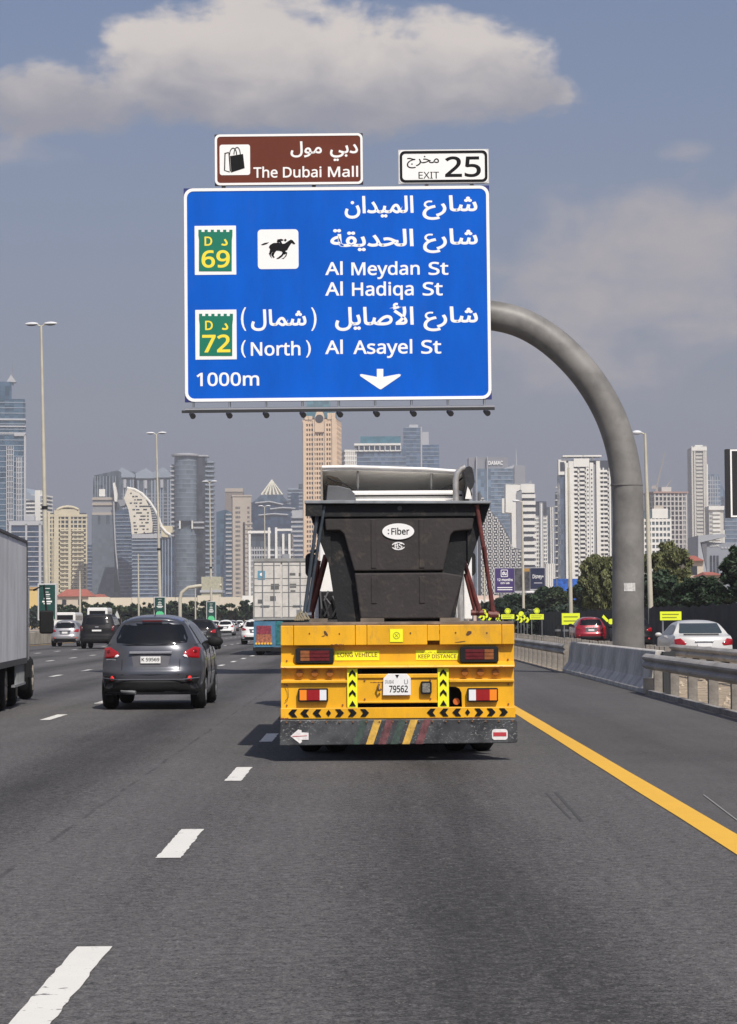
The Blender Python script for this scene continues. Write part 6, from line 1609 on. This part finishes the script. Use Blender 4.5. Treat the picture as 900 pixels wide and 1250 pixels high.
# 13 greyish towers right of the pyramid
o, w, h = bld('grey_tower', 352, 374, 592, 2300, 24, 'grey office tower between pyramid tower and tan tower', 0)
core(o, w, 24, h - 3, bluefr, 'wall_body'); slabs(o, -w / 2, w / 2, 0, 24, 4, h - 4, 3.6, 1.5, .5, gg); MB().box(w * .1, w * .5, -1, 10, h - 3, h + 1).build('penthouse', gg, o)
MB().box(-w * .3, w * .1, -2.2, -.5, 0, h - 8).build('dark_front', db, o)
o, w, h = bld('grey_tower', 357, 378, 623, 1900, 20, 'bluish block under the rim left of the trailer bin', 0)
core(o, w, 20, h, bg2); slabs(o, -w / 2, w / 2, 0, 20, h * .55, h, 4, 1.6, .9, palec); MB().box(-w / 2, w / 2, -2, 20, h * .93, h).build('pale_band', palec, o)
# 14 tan tower
o, w, h = bld('tan_tower', 371, 416, 507, 1600, 28, 'tall tan tower with arched crown under the blue direction sign', -6)
core(o, w, 28, h - 2, mat('tan_window', (.05, .045, .045), .3), 'window_core')
punched(o, w, 28, h - 3, tan, 13, 8, 3.45, 0, .40, .45, .6, top=1.5)
for x0, x1, top_ in ((-.5, -.42, 2), (-.20, -.155, 1), (.155, .20, 1), (.38, .5, 0)): MB().box(w * x0, w * x1, -1.6, -.5, 0, h - top_ - 2).build('pilaster', tan, o)
b = MB(); n = 14; arch = [(-w * .14, h - 12)] + [(w * .14 * math.cos(math.pi * (1 - k / n)), h - 3 + 6.5 * math.sin(math.pi * k / n)) for k in range(n + 1)] + [(w * .14, h - 12)]
b.prism(arch[::-1], -1.9, 4); b.build('arched_crown', tan, o)
MB().disc_y(0, h - 2.6, -2.1, -1.85, 3.0, 16).build('crown_roundel', mat('tan_window', (.05, .045, .045), .3), o)
for q in (-.4, -.28, .3, .42): MB().box(w * q - 1.3, w * q + 1.3, -1.2, 3, h - 3, h - .5 + (2 if q > .2 else 0)).build('merlon', tan, o)
MB().box(-w * .42, w * .42, 3, 20, h - 3, h + 2.5).build('blue_roof', mat('teal_roof', (.05, .16, .22), .5), o)
# teal domed tower behind it, showing through the walkway
o, w, h = bld('teal_tower', 375, 404, 489, 2600, 24, 'teal glass tower top showing just under the blue direction sign', 0)
core(o, w, 24, h, gl((.05, .16, .2)))
# 15 small beige & 16 glass with white roof
o, w, h = bld('pale_block', 415, 439, 549, 1900, 22, 'pale beige block right of the tan tower', 12)
core(o, w, 22, h, beige, 'wall_body'); slabs(o, -w / 2, w / 2, 0, 22, h * .3, h, 4, 1.4, .5, whitec)
fins(o, lin(-w / 2, w / 2, 7), .9, 0, 22, 0, h, whitec, .8)
o, w, h = bld('office_tower', 436, 496, 541, 1900, 26, 'blue glass office tower with projecting white roof line', 0)
core(o, w, 26, h - 2, gl((.09, .13, .19))); slabs(o, -w / 2, w / 2, 0, 26, 2, h - 12, 3.6, .6, .3, bluefr)
MB().box(-w / 2 - 2, w / 2 - 4, -3, 28, h - 2, h - .3).build('roof_slab', whitec, o); MB().box(-w * .42, w * .4, 2, 22, h - .3, h + 6).build('teal_penthouse', mat('teal_glass', (.05, .15, .2), .3, var=.3, vs=.3), o)
MB().box(-w / 2 - 1, w / 2 - 4, -1.4, -.1, h - 7, h - 6).build('white_ledge', whitec, o)
for q in lin2(-.45, .4, 9): MB().box(w * q - .3, w * q + .3, -2.4, -1.5, h - 7, h - 2.1).build('roof_strut', whitec, o)
o, w, h = bld('glass_tower', 494, 516, 522, 2000, 24, 'taller blue glass tower with pale right edge', 0)
core(o, w, 24, h, gl((.07, .11, .17))); MB().box(w * .42, w * .5, -.8, 24, 0, h + .5).build('pale_edge', palec, o); slabs(o, -w / 2, w / 2, 0, 24, 3, h, 3.6, .5, .25, bluefr); MB().box(-w * .2, w * .3, 4, 16, h, h + 3).build('penthouse', palec, o)
o, w, h = bld('glass_tower', 516, 537, 543, 2050, 24, 'shorter blue glass tower stepping down to the right', 0)
core(o, w, 24, h, gl((.065, .11, .18))); slabs(o, -w / 2, w / 2, 0, 24, 3, h, 3.6, .6, .3, bluefr); MB().box(-w / 2, -w * .1, 2, 20, h, h + 12).build('stair_tower', palec, o)

# right-hand group
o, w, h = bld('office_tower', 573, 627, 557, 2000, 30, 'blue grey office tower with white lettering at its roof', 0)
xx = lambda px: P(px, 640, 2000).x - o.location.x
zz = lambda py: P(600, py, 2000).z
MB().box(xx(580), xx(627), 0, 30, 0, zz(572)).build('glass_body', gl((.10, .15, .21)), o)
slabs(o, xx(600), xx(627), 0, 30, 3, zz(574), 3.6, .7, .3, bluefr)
MB().box(xx(571), xx(582), 4, 28, 0, zz(571)).build('grey_wing', midg, o); MB().box(xx(573), xx(621), 3, 26, zz(571.9), zz(558)).build('plant_block', conc('greyer', (.23, .235, .26)), o)
for q in (582, 595): MB().box(xx(q), xx(q + 1), -.8, 3, 0, zz(557)).build('pale_fin', palec, o)
text('DAMAC', xx(597), xx(615), zz(567.5), zz(562.5), 2.4, white_print, o, bold=.05, fitcap=True, thick=.5)
MB().prism([(xx(615), zz(572)), (xx(627.5), zz(572)), (xx(629), zz(567)), (xx(626), zz(568.5))], 2, 20).build('roof_wedge', palec, o)
o, w, h = bld('grey_tower', 629, 642, 568, 2500, 20, 'slim grey tower with a mast, behind the white tower', 0)
core(o, w, 20, h, midg, 'wall_body'); MB().tube([(-w * .3, 2, h - 20), (-w * .32, 2, P(631, 547, 2500).z)], [1.2, .2], 6).build('mast', palec, o)
# angled white tower + striped tower
o, w, h = bld('white_tower', 613, 653, 591, 1700, 24, 'white tower with blank wall beside white balcony stripes', 0)
xx = lambda px: P(px, 650, 1700).x - o.location.x
zz = lambda py: P(635, py, 1700).z
MB().prism([(xx(625.5), 0), (xx(631), 0), (xx(631), zz(600)), (xx(638), zz(597)), (xx(638), zz(592)), (xx(618), zz(591)), (xx(617.5), zz(625)), (xx(625), zz(626))], 0, 20).build('white_wall', whitec, o)
MB().prism([(xx(631), 0), (xx(637), 0), (xx(637.5), zz(598)), (xx(631), zz(602))], -1, 0).build('painted_shade_strip', midg, o)  # grey colour puts the shade of the angled face on the wall
MB().box(xx(636.5), xx(653), 1, 22, 0, zz(594)).build('window_core', dk, o)
slabs(o, xx(637.2), xx(652.6), 1, 22, zz(755), zz(603), 5.05, 2.9, 1.0, whitec, 'balcony_stripes')
MB().box(xx(636.5), xx(653.2), -.6, 22, zz(601.5), zz(591)).build('white_crown', whitec, o)
MB().prism([(xx(628), zz(591)), (xx(651), zz(591)), (xx(649.5), zz(586)), (xx(646), zz(589.4)), (xx(628), zz(590))], 4, 16).build('roof_fin', midg, o)
MB().box(xx(613.5), xx(617), 2, 8, zz(626), zz(608)).build('white_stub', whitec, o)
MB().box(xx(640), xx(651), -.5, 1, zz(660), zz(655)).build('dark_gap', wdm, o)
# woven tower
o, w, h = bld('woven_tower', 588, 638, 624, 1400, 24, 'grey tower with basket weave facade stepping down to the right', 0)
xx = lambda px: P(px, 690, 1400).x - o.location.x
zz = lambda py: P(610, py, 1400).z
pr_ = [(586, 757), (636.5, 757), (636.5, 671), (626, 668), (622, 655), (616, 644), (609, 634), (603, 627), (598, 621), (586, 600)]
def wt_top(px):
    pts_ = [(586, 600), (598, 621), (603, 627), (609, 634), (616, 644), (622, 655), (626, 668), (636.5, 671)]
    for (a, b_), (c, d) in zip(pts_, pts_[1:]):
        if a <= px <= c: return b_ + (d - b_) * (px - a) / (c - a)
    return 671
MB().prism([(xx(x), zz(y) if y < 757 else 0) for x, y in pr_], 0, 24).build('wall_body', conc('woven_dark', (.085, .09, .095)), o)
b = MB(); row = 0; py = 604.0
while py < 752:
    col_ = 0; px = 586.5 + (1.8 if row % 2 else 0)
    while px < 634:
        if wt_top(px + 1.5) < py - .5:
            if (col_ + row) % 2: b.box(xx(px), xx(px + 3.2), -.9, 0, zz(py + 1.7), zz(py))
            else: b.box(xx(px + .9), xx(px + 2.3), -1.3, 0, zz(py + 2.9), zz(py - .9)); 
        px += 3.6; col_ += 1
    py += 3.4; row += 1
tag(b.build('woven_blocks', conc('woven_light', (.55, .54, .52)), o), kind='stuff')
# grid tower
o, w, h = bld('grid_tower', 653, 668, 612, 1900, 22, 'white grid fronted tower right of the striped white tower', 0)
core(o, w, 22, h, dk); punched(o, w, 22, h * .88, whitec, 7, 4, 3.3, 0, .35, .4, .6); MB().box(-w * .1, w * .2, -2, 10, 0, h * .99).build('grey_spine', midg, o)
MB().box(w * .0, w * .12, -2.2, -2, 0, h * .98).build('white_line', whitec, o)
o, w, h = bld('slim_tower', 666, 676, 619, 2000, 18, 'slim grey tower with white edges left of disc tower', 0)
core(o, w, 18, h, gg)
for q in (-.4, .2, .45): MB().box(w * q - .5, w * q + .5, -1, 0, 0, h).build('white_edge', whitec, o)
o, w, h = bld('white_block', 667, 678, 688, 1500, 16, 'small plain white tower under the disc tower', 0)
core(o, w, 16, h, whitec, 'wall_body'); fins(o, lin(-w / 2, w / 2, 4), .3, 0, 16, 0, h, midg, .2)
# disc tower
o, w, h = bld('disc_tower', 677, 687, 594, 1600, 12, 'slender tower of stacked white discs left of the twin tower', 0)
MB().cyl(0, 6, 0, h * .96, 1.6, 10).build('shaft', gg, o)
b = MB(); z = 3
while z < h: 
    r_ = w * .5 * (.55 if z > h * .93 else .75 if z > h * .88 else 1)
    b.tube([(0, 6, z), (0, 6, z + .8)], r_, 12); z += 4.6
tag(b.build('floor_discs', whitec, o), kind='stuff')
# twin white towers
o, w, h = bld('twin_tower', 682, 748, 557, 1500, 26, 'tall white twin tower with dark recess and flat roof fins', 0)
xx = lambda px: P(px, 650, 1500).x - o.location.x
zz = lambda py: P(712, py, 1500).z
MB().box(xx(685), xx(748), 2, 26, 0, zz(562)).build('window_core', dk, o)
MB().box(xx(684.5), xx(691), 0, 20, 0, zz(579)).build('painted_shade_flank', gl((.07, .10, .15)), o)  # blue colour stands in for the white tower's shaded left side
MB().box(xx(682.5), xx(692), -1, 10, zz(579.5), zz(561)).build('white_box', whitec, o); MB().box(xx(684.6), xx(689.8), -1.3, -.9, zz(575), zz(564)).build('box_window', dk, o)
for a, c, t_ in ((690.5, 694, 565), (694.6, 701, 563), (716, 720, 563), (720.5, 725, 565), (728.5, 733, 563), (744, 746, 571)): MB().box(xx(a), xx(c), -2, 4, 0, zz(t_)).build('white_pier', whitec, o)
MB().box(xx(701), xx(720), -2.4, 4, zz(570), zz(560)).build('crown_wall', whitec, o)
MB().box(xx(721), xx(728), -.5, 2, 0, zz(567)).build('grey_recess', midg, o)
for a, c in ((687.5, 712), (712.8, 735)): MB().box(xx(a), xx(c), -3, 10, zz(557.8), zz(556)).build('roof_fin', whitec, o)
for q in (692, 704, 716, 724): MB().box(xx(q), xx(q + .8), 0, 3, zz(562), zz(557.8)).build('roof_post', whitec, o)
b = MB()
for a, c, st_, t_ in ((701, 707.5, 3.55, 572), (708.5, 716.2, 3.55, 572), (733, 744, 3.55, 574)):
    z = zz(t_)
    while z > 4:
        b.box(xx(a), xx(c - 2.0), -1.8, 2, z - 1.5, z); b.box(xx(c - 1.6), xx(c - .6), -1.6, 2, z - 2.6, z - .8); z -= 3.0
tag(b.build('balconies', whitec, o), kind='stuff')
fins(o, [xx(q) for q in (701.2, 707.8, 733.2, 737.5)], .7, 2, 4, 0, zz(571), whitec, 2.6)
b = MB()
for k in range(30): b.box(xx(722), xx(723.5), -2.12, -2.0, zz(575 + k * 5.2), zz(573 + k * 5.2)); 
for k in range(30): b.box(xx(717.2), xx(718.8), -2.12, -2.0, zz(575 + k * 5.2), zz(573 + k * 5.2))
tag(b.build('small_windows', wdm, o), kind='stuff')
# construction tower with cranes
o, w, h = bld('construction_tower', 792, 840, 602, 1700, 26, 'unfinished concrete tower frame with cranes on its roof', 10)
core(o, w - 5, 20, h - 3, conc('raw_dark', (.10, .10, .105)), 'inner_core', y0=2)
rawc = conc('raw_concrete', (.50, .48, .45)); slabs(o, -w / 2, w / 2, 0, 26, 3, h, 3.6, .9, 0, rawc)
b = MB()
for x in lin2(-w / 2 + .5, w / 2 - .5, 9): b.box(x - .5, x + .5, -.15, .9, 0, h)
for y in lin2(1, 25, 5): b.box(w / 2 - .9, w / 2 + .15, y - .5, y + .5, 0, h); b.box(-w / 2 - .15, -w / 2 + .9, y - .5, y + .5, 0, h)
tag(b.build('columns', rawc, o), kind='stuff')
MB().box(-w / 2 - 1, w / 2 + 1, -1, 27, h, h + 1.2).build('roof_deck', conc('rusty', (.35, .22, .18)), o)
MB().box(-w * .2, w * .1, 6, 14, h + 1.2, h + 5).build('machine_room', rawc, o)
crm = mat('crane_steel', (.35, .33, .3), .6)
def crane(px, py_base, py_top, jib, Y, label):
    c = empty('tower_crane', (gx_at(px, Y), Y + 12, 0), 0, label, 'crane'); a_ = P(px, py_base, Y).z; t_ = P(px, py_top, Y).z
    MB().box(-.8, .8, -.8, .8, a_, t_).build('mast', crm, c)
    jx, jy = P(jib[0], jib[1], Y).x - c.location.x, P(jib[0], jib[1], Y).z
    b = MB(); b.tube([(0, 0, t_), (jx, 0, jy)], [.7, .3], 4); b.build('jib', crm, c)
    MB().box(-4, -.5, -1, 1, t_ - 1, t_ + 1.5).build('counterweight', crm, c); return c
crane(806, 601, 594, (814, 552), 1700, 'luffing tower crane on the unfinished tower, longer jib')
crane(816, 601, 597, (822, 585), 1700, 'small tower crane on the right of unfinished roof')
o, w, h = bld('hotel_block', 782, 819, 619, 1350, 24, 'white stepped block with rows of windows before unfinished tower', 0)
core(o, w, 24, h - 2, gl((.06, .09, .10))); punched(o, w, 24, h * .90, whitec, 8, 5, 3.5, 0, .3, .42, .6)
MB().box(-w * .1, w * .42, -.8, 20, h * .9, h - 1).build('penthouse', whitec, o); MB().box(-w * .02, w * .3, 2, 14, h - 1, h + 1).build('roof_room', beige, o)
# tall white slab
o, w, h = bld('white_slab_tower', 844, 866, 543, 1900, 26, 'very tall slim white tower standing alone on the right', 0)
gw_ = conc('offwhite', (.55, .53, .48))
core(o, w * .86, 24, h - 2, conc('offwhite_painted_shade', (.40, .39, .37)), 'wall_body', y0=1)  # darker copy of the off-white, with shade behind the piers in its colour
fins(o, [w * q for q in (-.40, -.26, .26, .36)], w * .09, 1, 24, 0, h - 1, gw_, 1.4, 'white_piers')
slabs(o, -w * .18, w * .18, .2, 2, 3, h - 6, 3.1, 1.5, 0, gw_, 'stacked_ledges')
MB().box(-w * .42, w * .42, -.8, 24, h - 5, h - 2).build('crown', whitec, o); MB().box(-w * .22, w * .22, 2, 18, h - 2, h).build('roof_room', whitec, o)
MB().box(w * .36, w * .5, 3, 24, 0, h * .89).build('right_wing', whitec, o)
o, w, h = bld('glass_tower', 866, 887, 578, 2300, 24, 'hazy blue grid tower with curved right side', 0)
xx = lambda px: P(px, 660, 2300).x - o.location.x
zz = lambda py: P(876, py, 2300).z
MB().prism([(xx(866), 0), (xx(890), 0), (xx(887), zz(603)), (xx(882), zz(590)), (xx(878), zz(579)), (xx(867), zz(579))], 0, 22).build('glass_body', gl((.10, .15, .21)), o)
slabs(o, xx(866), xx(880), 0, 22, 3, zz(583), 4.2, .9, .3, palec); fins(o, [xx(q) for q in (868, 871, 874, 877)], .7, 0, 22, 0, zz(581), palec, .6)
o, w, h = bld('white_slab_tower', 865, 886, 616, 1700, 22, 'shorter white tower right of the very tall slim one', 0)
core(o, w * .84, 20, h - 2, gw_, 'wall_body', y0=1); slabs(o, -w * .22, w * .22, 0, 2, 3, h - 6, 3.2, 1.6, 0, whitec, 'stacked_ledges')
MB().box(-w * .45, w * .45, -.6, 20, h - 4, h - 1).build('crown', whitec, o); MB().box(w * .4, w * .5, 3, 18, 0, h * .78).build('right_wing', whitec, o)
slabs(o, -w * .38, -w * .26, .6, 2, 3, h - 6, 3.2, 1.2, 0, midg)
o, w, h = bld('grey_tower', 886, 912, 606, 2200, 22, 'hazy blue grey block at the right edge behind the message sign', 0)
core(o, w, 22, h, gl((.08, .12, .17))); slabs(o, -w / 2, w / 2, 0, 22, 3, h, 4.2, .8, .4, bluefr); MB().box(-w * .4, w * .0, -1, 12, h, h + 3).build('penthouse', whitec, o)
# angular grey building
o, w, h = bld('angular_building', 851, 915, 653, 900, 40, 'low angular grey building with white roof lettering on the right', 0)
xx = lambda px: P(px, 700, 900).x - o.location.x
zz = lambda py: P(875, py, 900).z
gb = conc('blue_grey_cladding', (.24, .26, .30))
MB().prism([(xx(852), 0), (xx(864), 0), (xx(863), zz(700)), (xx(855.5), zz(662)), (xx(888), zz(655)), (xx(884), zz(651.5)), (xx(853), zz(653.5))], 0, 30).build('folded_wall', conc('light_cladding', (.33, .35, .38)), o)
MB().prism([(xx(863.5), 0), (xx(915), 0), (xx(915), zz(662)), (xx(889), zz(663)), (xx(864), zz(661))], 2, 36).build('main_block', gb, o)
MB().prism([(xx(856.5), zz(660)), (xx(863), zz(696)), (xx(864), zz(661)), (xx(886), zz(656))], .8, 6).build('dark_fold', conc('dark_cladding', (.12, .125, .14)), o)
text('LOUVRE', xx(868), xx(879.5), zz(667), zz(664.6), 1.9, white_print, o, bold=.03, fitcap=True, thick=.2)
for k in range(4): MB().box(xx(882 + k * 4), xx(884.5 + k * 4), 1.7, 2, zz(669.5), zz(667.5)).build('roof_panel', palec, o)
for k in range(3): MB().box(xx(868 + k * 4), xx(870.5 + k * 4), 1.7, 2, 0, zz(678)).build('tall_window', dk, o)
# red-roofed villas
rr_m = mat('red_roof_tiles', (.33, .10, .07), .8, var=.15, vs=.8); wl_ = conc('villa_wall', (.52, .45, .36))
def villa(px0, px1, py_ridge, py_eave, Y, label, dep=14, cat='house'):
    o, w, _ = bld('villa', px0, px1, py_eave, Y, dep, label, 0, cat)
    ze, zr = P((px0 + px1) / 2, py_eave, Y).z, P((px0 + px1) / 2, py_ridge, Y).z
    MB().box(-w * .46, w * .46, .8, dep - .8, 0, ze).build('wall', wl_, o)
    MB().add([(-w / 2, 0, ze), (w / 2, 0, ze), (w / 2, dep, ze), (-w / 2, dep, ze), (-w * .28, dep / 2, zr), (w * .28, dep / 2, zr)], [(0, 1, 5, 4), (1, 2, 5), (2, 3, 4, 5), (3, 0, 4), (3, 2, 1, 0)]).build('roof', rr_m, o)
    for k in range(max(2, int(w / 5))): 
        x = -w * .4 + k * 5 + .8
        if x + 1.4 < w * .44: MB().box(x, x + 1.3, .7, .81, ze - 2.6, ze - 1).build('window', wdm, o)
    return o
villa(836, 861, 677, 684.5, 420, 'red roofed villa above the broad olive tree'); villa(862, 884, 697, 702, 330, 'second red roofed villa lower down beside the dark tree')
villa(68, 113, 719, 728, 700, 'long red tiled roof below the cream tower'); villa(112, 128, 725, 729, 760, 'small red roof at the foot of glass slab tower')
# boundary walls and low buildings
o = empty('boundary_wall', (gx_at(210, 620), 620, 0), 0, 'long low pale wall running behind the far tree line', 'wall')
wc = conc('pale_wall', (.62, .56, .44))
k = 0; xa = fx(108, 210, 620); src_ = None
while xa < fx(312, 210, 620):
    if src_ is None: src_ = MB().box(xa, xa + 5.9, 0, .4, 0, fz(727, 620)).build('wall_panel', wc, o); bx0 = xa
    else:
        c = src_.copy(); COL.objects.link(c); c.parent = o; c.location = (xa - bx0, 0, rgl.uniform(-.5, .3))
    xa += 6
o, w, h = bld('yellow_building', 32, 47, 719, 640, 12, 'low yellow building behind the box truck mirror', 0); core(o, w, 12, h, conc('yellow_wall', (.62, .46, .18)), 'wall_body'); MB().box(-w / 2 - .4, w / 2 + .4, -.4, 12, h, h + .5).build('parapet', conc('ochre', (.5, .33, .14)), o)
o, w, h = bld('pale_shed', 296, 322, 727, 600, 12, 'low white shed left of the container', 0); core(o, w, 12, h, whitec, 'wall_body'); MB().box(-w * .3, w * .1, -.1, .05, 0, h * .6).build('door', midg, o)
o, w, h = bld('pink_shop', 560, 610, 727, 520, 12, 'low pink and white shop front right of the black bin', 0)
core(o, w, 12, h, conc('pinkish', (.55, .42, .36)), 'wall_body'); MB().box(-w / 2 - 1, w / 2 + 1, -1, 8, h * .75, h * .86).build('awning', whitec, o)
for k in range(5): MB().box(-w * .42 + k * w * .18, -w * .42 + k * w * .18 + w * .1, -.15, .05, 0, h * .5).build('shop_window', wdm, o)
# more distant blocks hidden partly behind the truck so that the skyline has no hole
for px0, px1, py, Y, lab, m_ in ((545, 575, 640, 2300, 'hazy block just left of the lettered office tower', gg), (500, 548, 660, 2300, 'hazy broad block hidden behind the cab', bg2), (385, 440, 640, 2300, 'hazy block behind the left side of cab', gg), (818, 846, 668, 2100, 'hazy low block between unfinished and tall white towers', gg), (770, 800, 640, 2400, 'hazy block behind the gantry pole lamp', gg), (57, 60, 640, 2300, 'thin hazy tower left of cream tower', gg)):
    o, w, h = bld('distant_block', px0, px1, py, Y, 20, lab, 0); core(o, w, 20, h, m_); slabs(o, -w / 2, w / 2, 0, 20, 3, h, 4, 1.2, .5, bluefr)

# ------------------------------------------------------------------ air
hb = MB().box(-1500, 1500, -60, 2720, -1.1, 262)
ho = hb.build('haze', None); tag(ho, kind='stuff')
hm = bpy.data.materials.new('haze_air'); hm.use_nodes = True; t = hm.node_tree; t.nodes.clear()
vol = t.nodes.new('ShaderNodeVolumePrincipled'); vol.inputs['Color'].default_value = (.95, .94, .98, 1); vol.inputs['Density'].default_value = .00022; vol.inputs['Anisotropy'].default_value = .2
t.links.new(vol.outputs[0], t.nodes.new('ShaderNodeOutputMaterial').inputs['Volume']); ho.data.materials.append(hm)
